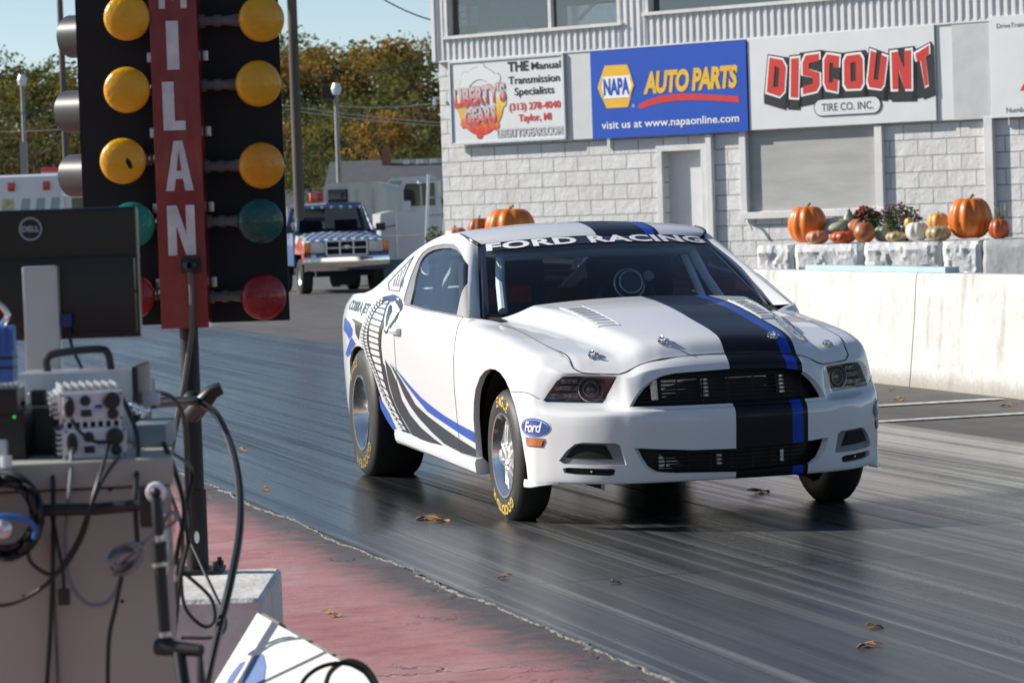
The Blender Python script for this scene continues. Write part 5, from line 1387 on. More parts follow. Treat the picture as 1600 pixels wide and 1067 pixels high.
tag(mb.build('power_cable', M['grey_cable']), 'grey power cable hanging from the red column down past the pole', 'cable').location = (to.x, TZ, zb_)
# concrete footing
M['foot'] = mat('whitewashed rough concrete', (0.66, 0.65, 0.63), 0.85, col2=(0.46, 0.44, 0.40), vscale=6, bump=0.6, bscale=40)
f0, f1 = at(240, 905, TZ).x, at(411, 940, 7.8).x
mb = MB(); mb.box(((f0 + f1) / 2, 8.12, zb_ / 2), (f1 - f0, 0.68, zb_ - 0.004), bevel=0.03, seg=3)
tag(mb.build('footing', M['foot']), 'whitewashed concrete footing under the starting light pole', 'concrete block')

# ---- white barricade board with a blue figure at the bottom
A0, B0_, C0 = at(402, 957, 7.0), at(560, 1048, 6.6), at(335, 1067, 6.85)
e1, e2 = (B0_ - A0), (C0 - A0)
nn = e2.cross(e1).normalized()
if nn.z < 0: nn = -nn
e1n = e1.normalized(); e2p = (e2 - e1n * e2.dot(e1n)).normalized()
def bd(u, v): # metres along top edge, and down the face
    return (u, v)
k2 = (e2.dot(e1n), e2.dot(e2p))
sgn = 1 if e1n.cross(e2p).dot(nn) > 0 else -1
mt = frame_mtx(A0, e1n, e2p, e1n.cross(e2p))
brd = thing('barricade_board', 'leaning white board with a blue figure and a weathered grey top edge', 'board', A0)
ml = Matrix.Translation(-A0) @ mt
L1 = e1.length + 0.12
k3 = (k2[0] / k2[1])
face = [(0, 0), (L1, 0), (L1 + 0.55 * k3, 0.55), (0.55 * k3, 0.55)]
M['board_white'] = mat('chipped white board', (0.76, 0.76, 0.75), 0.6, var=0.08, vscale=4)
M['board_edge'] = mat('weathered grey wood', (0.30, 0.27, 0.23), 0.85, col2=(0.14, 0.12, 0.10), vscale=10, stretch=(1, 1, 1), bump=0.5)
mb = MB(); mb.prism(face, ml, -0.012 * sgn); mb.build('face', M['board_white'], brd, smooth=0)
mb = MB(); mb.prism([(-0.005, -0.012), (L1 + .01, -0.012), (L1 + .01 + 0.55 * k3, 0.55), (0.55 * k3 - .005, 0.55)], ml @ Matrix.Translation((0, 0, -0.0125 * sgn)), -0.045 * sgn); mb.build('edge', M['board_edge'], brd, smooth=0)
M['fig_blue'] = mat('blue painted figure', (0.10, 0.19, 0.42), 0.6, var=0.15)
def on_board(px, py):
    d = at(px, py, 1.0) - Vector((0, 0, CAM_Z)); o_ = Vector((0, 0, CAM_Z))
    nz_ = e1n.cross(e2p); t = (A0 - o_).dot(nz_) / d.dot(nz_); q = o_ + d * t - A0
    return (q.dot(e1n), q.dot(e2p))
mb = MB()
for poly in ([(398, 1024), (412, 1022), (416, 1040), (412, 1075), (376, 1075), (384, 1050)], [(376, 1035), (384, 1033), (372, 1052), (358, 1075), (350, 1075), (360, 1055)]):
    mb.prism([on_board(*p) for p in poly], ml @ Matrix.Translation((0, 0, 0.0005 * sgn)), 0.001 * sgn)
mb.build('painted_figure', M['fig_blue'], brd, smooth=0)
M['wire_black'] = mat('black cable', (0.008, 0.008, 0.009), 0.45)
M['wire_grey'] = mat('grey cable', (0.22, 0.22, 0.24), 0.5, var=0.15)
M['wire_olive'] = mat('olive hose', (0.16, 0.12, 0.03), 0.5, var=0.3)
def cable(label, pts, Z, r_, m='wire_black', n=8, sub=6, name='cable', group=None):
    P3 = np.array([list(at(p[0], p[1], p[2] if len(p) > 2 else Z)) for p in pts])
    mb = MB(); mb.tube(catmull(P3, sub), r_, n)
    return tag(mb.build(name, M[m]), label, 'cable', group)
cable('black cable looping over the leaning white board', [(460, 1090, 6.2), (478, 1058, 6.3), (505, 1040, 6.3), (540, 1036, 6.3), (570, 1050, 6.3), (592, 1085, 6.2)], 6.3, 0.005)
cable('olive hose looping over the leaning white board', [(505, 1090, 6.25), (516, 1050, 6.35), (545, 1032, 6.35), (575, 1046, 6.35), (600, 1090, 6.25)], 6.35, 0.006, 'wire_olive')

# ---- cabinet with the electronics
CZ = 5.9
M['cabinet'] = mat('off white cabinet', (0.41, 0.395, 0.335), 0.55, var=0.06, vscale=2)
ct = at(150, 719, CZ).z
cx0, cx1 = at(-160, 719, CZ).x, at(266, 719, CZ).x
cab = thing('equipment_cabinet', 'off white metal cabinet holding the monitor and electronics', 'cabinet', ((cx0 + cx1) / 2, CZ - 0.02, 0), R(7))
w_ = cx1 - cx0
mb = MB(); mb.box((0, 0.36, (ct - 0.06) / 2), (w_, 0.70, ct - 0.06), bevel=0.006); mb.build('carcass', M['cabinet'], cab)
mb = MB(); mb.box((0, 0.355, ct - 0.0275), (w_ + 0.012, 0.73, 0.055), bevel=0.008); mb.build('lid', M['cabinet'], cab)
mb = MB(); mb.box((w_ * 0.06, -0.0, ct * 0.45), (0.006, 0.012, ct * 0.8)); mb.build('seam', M['socket'], cab, smooth=0)
mb = MB()
for px, py in ((173, 765), (192, 940), (40, 930)): p_ = at(px, py, CZ) - cab.location; mb.sphere((p_.x, 0.012, p_.z), 0.005, u=8, v=5)
mb.build('screw', M['black'], cab)

def pos(px, py, Z): return at(px, py, Z)
# silver ribbed amplifier case
z0 = ct
amp = thing('amplifier', 'silver ribbed case with a black carrying handle, below the monitor', 'amplifier', (at(118, 640, 6.36).x, 6.36, z0))
wa, ha = 0.265, at(118, 582, 6.36).z - z0
mb = MB(); mb.box((0, 0.10, ha / 2), (wa, 0.2, ha), bevel=0.006)
for k in range(24): mb.box((-wa / 2 + 0.014 + k * (wa - 0.045) / 23, -0.004, ha * 0.40), (0.005, 0.008, ha * 0.68), bevel=0.0015, seg=1)
mb.build('case', M['alu'], amp)
mb = MB(); mb.box((wa / 2 + 0.004, 0.09, ha / 2 + 0.003), (0.014, 0.22, ha + 0.012), bevel=0.004); mb.build('end_cap', M['black'], amp)
mb = MB(); mb.tube(catmull([(-0.075, 0.1, ha), (-0.075, 0.1, ha + 0.028), (-0.05, 0.1, ha + 0.040), (0.04, 0.1, ha + 0.046), (0.062, 0.1, ha + 0.035), (0.068, 0.1, ha)], 5), 0.009, 8); mb.build('handle', M['black'], amp)

def power_supply(label, px, Z, zbase, sc=1.0):
    t = thing('power_supply', label, 'power supply', (at(px, 680, Z).x, Z, zbase), R(13), 'stacked power supplies')
    w_, h_, d_ = 0.132, 0.064, 0.17
    mb = MB(); mb.box((0, d_ / 2, h_ / 2), (w_, d_, h_), bevel=0.003)
    for k in range(8): mb.box((-w_ / 2 + 0.010 + k * (w_ - 0.02) / 7, d_ / 2 + 0.006, h_ + 0.006), (0.006, d_ - 0.014, 0.016), bevel=0.001, seg=1)
    for k in range(5): mb.box((-w_ / 2 - 0.005, d_ / 2 + 0.006, 0.012 + k * 0.011), (0.010, d_ - 0.014, 0.005))
    mb.build('case', M['alu'], t)
    mb = MB(); mb.box((0.004, -0.004, h_ / 2), (w_ * 0.94, 0.008, h_ * 0.96), bevel=0.001, seg=1); fp = mb.build('face_plate', mat('white face plate', (0.72, 0.72, 0.73), 0.4), t)
    FM = lambda x, z: frame_mtx((x, -0.008, z), (1, 0, 0), (0, 0, 1), (0, -1, 0))
    mb = MB(); mb.lathe([(0.0001, 0.02), (0.009, 0.018), (0.012, 0.0)], FM(-0.046, h_ * 0.52) @ Matrix.Diagonal((1, 1.9, 1, 1)), 18); mb.build('plug', M['black'], t)
    mb = MB(); mb.lathe([(0.0001, 0.008), (0.0085, 0.008), (0.0095, 0.0)], FM(-0.012, h_ * 0.70), 18); mb.build('knob', M['black'], t)
    mb = MB(); mb.lathe([(0.0095, 0.001), (0.0115, 0.001), (0.0115, 0.0)], FM(-0.012, h_ * 0.70), 20); mb.build('dial_ring', M['sign_blue'], t)
    mb = MB(); mb.box((-0.011, -0.011, h_ * 0.30), (0.021, 0.008, 0.014), bevel=0.001, seg=1); mb.build('switch', M['black'], t)
    mb = MB(); mb.lathe([(0.0001, 0.02), (0.017, 0.017), (0.019, 0)], FM(0.042, h_ * 0.68), 16); mb.lathe([(0.0001, 0.014), (0.011, 0.012), (0.012, 0)], FM(0.044, h_ * 0.24), 16); mb.build('socket', M['black'], t)
    mb = MB(); mb.prism([(-0.009, -0.004), (0.008, -0.004), (0.010, 0.004), (-0.006, 0.004)], FM(0.014, h_ * 0.50), 0.0008); mb.prism([(-0.009, -0.009), (0.008, -0.009), (0.008, -0.0075), (-0.009, -0.0075)], FM(0.014, h_ * 0.50), 0.0008); mb.build('maker_mark', M['sign_blue'], t, smooth=0)
    mb = MB()
    for x_ in (-0.058, 0.062):
        for z_ in (0.006, h_ - 0.006): mb.sphere((x_, -0.009, z_), 0.003, u=6, v=4)
    mb.build('screw', M['black'], t)
    return t
power_supply('lower white power supply of the stack, a grey plug in its socket', 147, 5.96, z0)
power_supply('upper white power supply with sunlit cooling fins', 144, 5.98, z0 + 0.074)
mb = MB(); mb.box((at(45, 690, 6.12).x, 6.22, z0 + 0.05), (0.135, 0.24, 0.10), bevel=0.006); tag(mb.build('black_case', M['black']), 'black equipment case beside the stacked power supplies', 'equipment case')
o = bpy.data.objects.new('network_box', None); COL.objects.link(o); o.location = (at(8, 700, 5.98).x, 5.98, z0); tag(o, 'black box with a white finned heat sink and tiny green light', 'electronics box')
mb = MB(); mb.box((0, 0.08, 0.05), (0.085, 0.16, 0.10), bevel=0.005); mb.box((0.0, 0.02, 0.125), (0.07, 0.1, 0.05), bevel=0.004); mb.build('case', M['black'], o)
mb = MB()
for k in range(7): mb.box((-0.045 + k * 0.0125, 0.06, 0.135), (0.008, 0.1, 0.05), bevel=0.001, seg=1)
mb.box((-0.01, 0.06, 0.115), (0.09, 0.1, 0.01)); mb.build('heat_sink', M['alu'], o)
mb = MB(); mb.sphere((0.022, -0.002, 0.09), 0.003, u=8, v=6); mb.build('indicator', mat('green indicator', (0.05, 0.5, 0.05), 0.3, emit=(0.1, 0.9, 0.15, 0.5)), o)
# blue finned block
M['blue_plastic'] = mat('blue plastic', (0.03, 0.14, 0.42), 0.45, var=0.15)
pb_ = at(4, 595, 5.90)
mb = MB(); mb.box((0, 0, 0.055), (0.055, 0.06, 0.115), bevel=0.005)
for k in range(4): mb.box((-0.02 + k * 0.016, -0.031, 0.085), (0.007, 0.006, 0.05), bevel=0.001, seg=1)
mb.mi = 1; mb.box((0, -0.001, 0.048), (0.057, 0.062, 0.006)); mb.box((0, -0.001, 0.028), (0.057, 0.062, 0.005))
o = mb.build('blue_module', [M['blue_plastic'], M['black']]); o.location = pb_; tag(o, 'blue finned plastic module with black bands', 'electronics box')
mb = MB(); mb.box((at(60, 610, 6.2).x, 6.2, z0 + 0.115), (0.03, 0.03, 0.035), bevel=0.004); tag(mb.build('connector', M['black']), 'black connector plugged in beside the silver case', 'connector')
# blue grey junction box at the right end of the cabinet
mb = MB(); mb.box((at(242, 690, 6.3).x, 6.3, z0 + 0.025), (0.075, 0.2, 0.05), bevel=0.006); tag(mb.build('junction_box', mat('blue grey case', (0.16, 0.21, 0.26), 0.5, var=0.1)), 'blue grey box behind the stacked power supplies', 'equipment case')
# monitor
MZ = 6.62
mo = thing('monitor', 'black computer monitor seen from behind with a round logo and silver stand', 'monitor', (at(66, 575, MZ).x, MZ, z0), R(-2.2))
def LM_(px, py): p = at(px, py, MZ); return p.x - mo.location.x, p.z - z0
x1_, zt_ = LM_(211, 322); _, zb_m = LM_(205, 527); x0_ = x1_ - 0.51
M['mon_black'] = mat('glossy black plastic', (0.006, 0.0062, 0.007), 0.28, var=0.2)
mb = MB(); mb.box(((x0_ + x1_) / 2, 0.03, (zt_ + zb_m) / 2), (x1_ - x0_, 0.035, zt_ - zb_m), bevel=0.009, seg=4)
mb.box(((x0_ + x1_) / 2, 0.005, zb_m + (zt_ - zb_m) * 0.33), (x1_ - x0_ - 0.01, 0.02, (zt_ - zb_m) * 0.60), bevel=0.008)
for z_ in (0.35, 0.62): mb.box((x1_ - 0.012, 0.014, zb_m + (zt_ - zb_m) * z_), (0.03, 0.03, 0.006))
mb.build('housing', M['mon_black'], mo)
mb = MB(); mb.box((0, 0.035, (zt_ + zb_m) / 2), (0.001, 0.001, 0.001)); mb.box(((x0_ + x1_) / 2, 0.0485, (zt_ + zb_m) / 2), (x1_ - x0_ - 0.03, 0.002, zt_ - zb_m - 0.03)); mb.build('screen', M['glass_dark'], mo, smooth=0)
lx, lz = LM_(46, 358)
M['logo_grey'] = mat('pale grey logo', (0.36, 0.40, 0.45), 0.4)
mb = MB()
for p in ring_polys(ell(0, 0, 0.0265, 0.0265, 40), ell(0, 0, 0.0232, 0.0232, 40)):
    mb.prism(p, frame_mtx((lx, 0.0118, lz), (1, 0, 0), (0, 0, 1), (0, -1, 0)), 0.0012)
add_text(mb, lambda v: (lx + v[0], 0.0106, lz + v[1]), 'DELL', 0.018, width=0.040, bold=0.0006)
mb.build('logo', M['logo_grey'], mo, smooth=0, fix=False)
sx0, sz1 = LM_(38, 420); sx1, _ = LM_(94, 421)
mb = MB(); mb.box(((sx0 + sx1) / 2, -0.02, sz1 / 2 + 0.01), (sx1 - sx0, 0.03, sz1 - 0.01), bevel=0.009, seg=4); mb.box(((sx0 + sx1) / 2, -0.0, 0.006), (0.22, 0.18, 0.012), bevel=0.004); mb.build('stand', mat('satin silver', (0.50, 0.50, 0.51), 0.35, 0.35, var=0.05), mo)
bx_, bz_ = LM_(107, 500)
mb = MB(); mb.box((bx_, -0.012, bz_), (0.026, 0.03, 0.03), bevel=0.003); mb.build('plug', mat('deep blue plug', (0.01, 0.015, 0.12), 0.4), mo)
cable('black cable from the blue plug of the monitor', [(108, 512, 6.6), (112, 540, 6.58), (125, 570, 6.55), (132, 585, 6.55)], 6.58, 0.004)
# clamp arm, hose and booms
BK = 'wire_black'
arm = thing('cable_clamp', 'black clamp gripping the starting light pole, holding the cables', 'clamp', at(300, 632, 8.0))
def LA(px, py, Z): return at(px, py, Z) - arm.location
mb = MB(); mb.tube([LA(238, 630, 6.9), LA(262, 628, 7.3), LA(304, 626, 8.2)], 0.014, 10); mb.build('rod', M['black'], arm)
mb = MB(); mb.sphere(LA(302, 634, 8.28), 0.036, (1.1, 1, 1.25), 14, 10); mb.tube([LA(300, 648, 8.25), LA(318, 628, 8.2), LA(332, 612, 8.2), LA(346, 606, 8.2)], [0.026, 0.026, 0.022, 0.018], 12); mb.build('jaw', M['black'], arm)
cable('thick black hose arching down beside the starting light pole', [(318, 632, 8.1), (340, 650, 7.9), (362, 700, 7.6), (374, 760, 7.4), (374, 830, 7.2), (362, 900, 7.0), (345, 970, 6.9), (326, 1050, 6.8), (318, 1090, 6.8)], 7.5, 0.0105)
tg = at(232, 622, 6.4)
mb = MB(); mb.box((0, 0, 0), (0.05, 0.012, 0.03), rot=Matrix.Rotation(0.12, 3, 'Y'), bevel=0.002); mb.box((0.012, 0.0, 0.028), (0.008, 0.004, 0.03)); o = mb.build('cable_tag', mat('white paper tag', (0.62, 0.61, 0.64), 0.6, var=0.15, vscale=60)); o.location = tg; tag(o, 'white paper tag tied on the cables above the cabinet corner', 'tag')
mb = MB()
for k in range(5): mb.sphere(at(208 + 5 * k, 634 + 6 * (k % 2) + k * 2, 6.3), 0.009, u=8, v=6)
tag(mb.build('clip', M['chrome']), 'shiny metal clips where the cables gather', 'clip')
bm1 = thing('boom_arm', 'jointed black boom arm fixed to the cabinet front, white ring at its upper joint', 'boom arm', at(243, 770, 5.75))
def LB(px, py, Z=5.75): return at(px, py, Z) - bm1.location
mb = MB(); mb.tube([LB(62, 797, 5.82), LB(150, 795, 5.82), LB(230, 788, 5.80)], 0.0125, 12); mb.build('cross_tube', M['black'], bm1)
mb = MB(); mb.lathe([(0.012, -0.016), (0.019, -0.014), (0.021, 0.0), (0.019, 0.008), (0.011, 0.010)], frame_mtx(LB(244, 769, 5.72), (1, 0, 0), (0, 0, 1), (0, -1, 0)), 24); mb.build('ring', M['white'], bm1)
mb = MB(); mb.box(LB(236, 790, 5.80), (0.045, 0.04, 0.085), bevel=0.010); mb.build('joint', M['black'], bm1)
mb = MB(); mb.sphere(LB(244, 769, 5.715), 0.011); mb.build('pivot', M['black'], bm1)
mb = MB(); mb.tube([LB(244, 778, 5.71), LB(247, 812, 5.70), LB(248, 836, 5.70)], [0.011, 0.0125, 0.010], 12); mb.build('upper_tube', M['black'], bm1)
for a_, b_, r_ in (((247, 832), (248, 846), .006), ((249, 878), (250, 884), .0165), ((258, 986), (259, 994), .014)):
    mb = MB(); mb.tube([LB(*a_, 5.70), LB(*b_, 5.70)], r_, 12); mb.build('collar', M['steel'], bm1)
mb = MB(); mb.tube([LB(248, 846, 5.70), LB(250, 880, 5.70)], 0.0155, 14); mb.tube([LB(250, 880, 5.70), LB(258, 990, 5.70)], [0.0125, 0.0115], 14); mb.build('lower_tube', M['black'], bm1)
mb = MB(); mb.tube([LB(246, 1010, 5.70), LB(315, 1016, 5.66)], [0.017, 0.012], 14); mb.sphere(LB(258, 1008, 5.70), 0.021); mb.tube([LB(280, 1018, 5.68), LB(290, 1090, 5.64)], 0.0135, 12); mb.tube([LB(312, 1022, 5.66), LB(314, 1060, 5.64), LB(318, 1075, 5.64)], [0.006, 0.008, 0.009], 8); mb.build('knuckle', M['black'], bm1)
# loose cables
C_ = [
 ('black cable hanging straight down the cabinet front on the left', [(80, 722, 5.93), (83, 760, 5.86), (83, 850, 5.86), (80, 960, 5.86), (72, 1090, 5.86)], 0.0047, BK),
 ('pair of black cables crossing down from the power supplies, left strand', [(186, 712, 5.9), (160, 750, 5.82), (138, 800, 5.78), (118, 850, 5.78), (75, 910, 5.78), (20, 942, 5.78), (-30, 945, 5.78)], 0.0042, BK),
 ('pair of black cables crossing down from the power supplies, right strand', [(172, 690, 5.9), (160, 730, 5.82), (146, 775, 5.78), (128, 840, 5.78), (90, 895, 5.78), (55, 885, 5.78), (44, 862, 5.78), (60, 840, 5.78)], 0.0042, BK),
 ('black cable between the two power supplies', [(112, 655, 5.90), (125, 675, 5.88), (150, 690, 5.88), (180, 688, 5.9)], 0.004, BK),
 ('grey power cord falling from the lower power supply', [(112, 700, 5.92), (110, 750, 5.86), (105, 800, 5.84), (102, 850, 5.84), (108, 905, 5.84), (135, 942, 5.84), (168, 940, 5.84), (186, 910, 5.84), (190, 895, 5.84)], 0.0045, 'wire_grey'),
 ('black cable with a square plug hanging over the cabinet front', [(80, 800, 5.84), (90, 850, 5.82), (98, 890, 5.82), (100, 925, 5.82)], 0.0042, BK),
 ('thick black cable dropping past the right end of the power supplies', [(178, 600, 6.2), (200, 640, 6.1), (216, 690, 6.0), (212, 760, 5.86), (212, 800, 5.84), (215, 850, 5.84)], 0.0052, BK),
 ('black cable curving from the paper tag down to the footing', [(240, 612, 6.5), (270, 622, 6.6), (288, 660, 6.7), (292, 760, 6.8), (296, 830, 6.8), (282, 900, 6.8), (276, 960, 6.8), (270, 1010, 6.8)], 0.0055, BK),
 ('black cable looping above the footing', [(262, 760, 6.6), (285, 830, 6.8), (283, 900, 6.9), (290, 950, 6.9), (318, 978, 6.9), (335, 968, 6.9), (330, 935, 6.9), (300, 905, 6.9), (280, 890, 6.9)], 0.0045, BK),
 ('thin black cable from the pole foot across the footing', [(300, 850, 7.6), (325, 905, 7.5), (348, 955, 7.4), (352, 980, 7.3), (335, 995, 7.2), (285, 996, 7.0)], 0.0045, BK),
 ('black cable hanging below the grey coil', [(190, 900, 5.80), (180, 950, 5.80), (170, 1000, 5.80), (168, 1090, 5.80)], 0.0047, BK),
 ('thin black cable on the right corner of the cabinet', [(255, 690, 6.0), (275, 740, 6.0), (288, 800, 6.0), (276, 870, 6.0), (272, 940, 6.0)], 0.0055, BK),
 ('black cable crossing behind the boom arm', [(258, 700, 6.1), (300, 735, 6.3), (290, 800, 6.3), (295, 850, 6.3)], 0.0045, BK)]
for lab, pts, r_, m_ in C_:
    cable(lab, pts, 5.8, r_, m_, group='loose cables')
mb = MB(); mb.box((0, 0, 0), (0.024, 0.014, 0.034), bevel=0.003); o = mb.build('plug', M['black']); o.location = at(100, 932, 5.82); tag(o, 'square black plug at the end of a hanging cable', 'plug')
# grey cable coil
pts = []
for k in range(66):
    a = k / 66 * 2 * math.pi * 5.5
    pts.append((196 + 26 * math.cos(a) * (0.9 + 0.15 * math.sin(a * 0.37)) + (k % 11) * 0.3, 872 + 17 * math.sin(a) - 7 * math.cos(a) + (k - 33) * 0.22, 5.80 + 0.02 * math.sin(k)))
pts += [(222, 850, 5.8), (240, 834, 5.8), (262, 822, 5.8), (275, 812, 5.8), (272, 800, 5.8), (262, 806, 5.8), (250, 830, 5.8)]
cable('coiled grey cable tied up on the cabinet front', pts, 5.8, 0.0042, 'wire_grey', sub=3)
# black cable coil with blue strap at the left edge
pts = []
for k in range(120):
    a = k / 120 * 2 * math.pi * 9
    rr = 1 + 0.16 * math.sin(k * 0.53)
    pts.append((8 + 50 * math.cos(a) * rr, 806 + 58 * math.sin(a) * rr, 5.80 + 0.035 * math.sin(k * 1.7)))
cable('big coil of black cable wound with a blue strap', pts, 5.8, 0.0058, BK, sub=3, name='cable_coil')
cable('blue strap around the black cable coil', [(-20, 812, 5.70), (10, 806, 5.70), (40, 812, 5.70), (56, 826, 5.72), (54, 840, 5.74)], 5.7, 0.006, 'blue_plastic', name='strap')
mb = MB(); mb.lathe([(0.006, -0.01), (0.017, -0.008), (0.019, 0.002), (0.009, 0.01), (0.001, 0.008)], frame_mtx(at(4, 826, 5.68), (1, 0, 0), (0, 0, 1), (0, -1, 0)), 20); tag(mb.build('knob', M['alu']), 'silver knob on the blue strap of the cable coil', 'knob')
mb = MB(); mb.box(at(2, 722, 5.85), (0.03, 0.03, 0.09), bevel=0.008); mb.tube([at(10, 712, 5.82), at(10, 730, 5.82)], 0.012, 10); tag(mb.build('clamp', M['alu']), 'silver clamp below the black box with the heat sink', 'clamp')
mb = MB(); mb.tube(catmull([list(at(*p)) for p in [(-10, 470, 6.0), (4, 480, 6.0), (12, 494, 6.0), (2, 508, 6.0)]], 5), 0.006, 8); tag(mb.build('tool', M['chrome']), 'shiny curved metal tool end above the blue module', 'tool')
# clear plastic bag on the cabinet corner
M['film'] = glass_mat('clear plastic film', (0.82, 0.84, 0.84), 0.10, 0.15)
mb = MB(); rg = random.Random(2)
mb.grid([[at(248 + 7 * i + rg.uniform(-2, 2), 778 + 26 * j + rg.uniform(-3, 3), 5.86 + rg.uniform(0, 0.03)) for i in range(5)] for j in range(6)])
tag(mb.build('plastic_bag', M['film']), 'clear plastic wrap on the right corner of the cabinet', 'plastic bag')
# ================================================================ the race car
# car frame: x forward from the front axle, y to the car's left, z up
CARZ = -0.03
YAW = 0.26
car = thing('race_car', 'white drag race coupe with a black and blue stripe, cobra livery and chrome wheels, launching down the lane', 'race car', (0.752, 13.76, CARZ), -(math.pi / 2 - YAW))
car['label'] = 'white drag race coupe with black and blue stripe, snake livery and chrome wheels'

def paint_material(name='white paint with an offset black and blue stripe', stripe=True):
    m, n, l = new_mat(name); b = P(m)
    v = n.new('ShaderNodeTexCoord').outputs['Object']; sp = n.new('ShaderNodeSeparateXYZ'); l.new(v, sp.inputs[0])
    white = (0.70, 0.70, 0.70)
    if stripe:
        y = node_math(n, l, 'ADD', sp.outputs[1], 1.0)
        y = node_math(n, l, 'MULTIPLY', y, 0.5)
        f = lambda t: (t + 1.0) / 2
        col = node_ramp(n, l, y, [(0.0, white), (f(-0.004), (0.007, 0.008, 0.013)), (f(0.272), (0.012, 0.055, 0.36)), (f(0.322), (0.007, 0.008, 0.013)), (f(0.345), white)], 'CONSTANT')
        l.new(col, b.inputs['Base Color'])
        l.new(node_ramp(n, l, y, [(0.0, 0.85), (f(-0.004), 0.22), (f(0.345), 0.85)], 'CONSTANT'), b.inputs['Coat Weight'])
    else:
        b.inputs['Base Color'].default_value = (*white, 1)
    b.inputs['Roughness'].default_value = 0.45
    b.inputs['Coat Weight'].default_value = 0.85
    b.inputs['Coat Roughness'].default_value = 0.02
    b.inputs['Specular IOR Level'].default_value = 0.15
    return m
M['paint'] = paint_material()
M['paint_white'] = paint_material('white paint', False)
M['louver_shade'] = mat('painted louver riser shade', (0.62, 0.62, 0.62), 0.5)  # white risers coloured greyer to paint the shade between louvers
M['gap'] = mat('dark panel gap', (0.012, 0.012, 0.013), 0.8)
M['seal'] = mat('grey window seal', (0.19, 0.19, 0.19), 0.5, var=0.15)
M['grille_black'] = mat('black grille plastic', (0.008, 0.008, 0.009), 0.5)
M['livery_black'] = mat('black livery film', (0.014, 0.015, 0.017), 0.3, coat=0.25)
M['livery_grey'] = mat('charcoal livery film', (0.030, 0.032, 0.032), 0.3, coat=0.25, var=0.25, vscale=2)
M['livery_blue'] = mat('blue livery film', (0.020, 0.085, 0.42), 0.3, coat=0.25)
M['livery_white'] = mat('white livery film', (0.70, 0.70, 0.70), 0.3, coat=0.25)
M['car_glass'] = glass_mat('car glass', (0.90, 0.95, 0.97), 0.03, 0.0, 1.4)
M['side_glass'] = glass_mat('side glass', (0.84, 0.87, 0.90), 0.04, 0.0, 1.35)
M['lamp_glass'] = glass_mat('headlight cover', (0.88, 0.89, 0.90), 0.05)

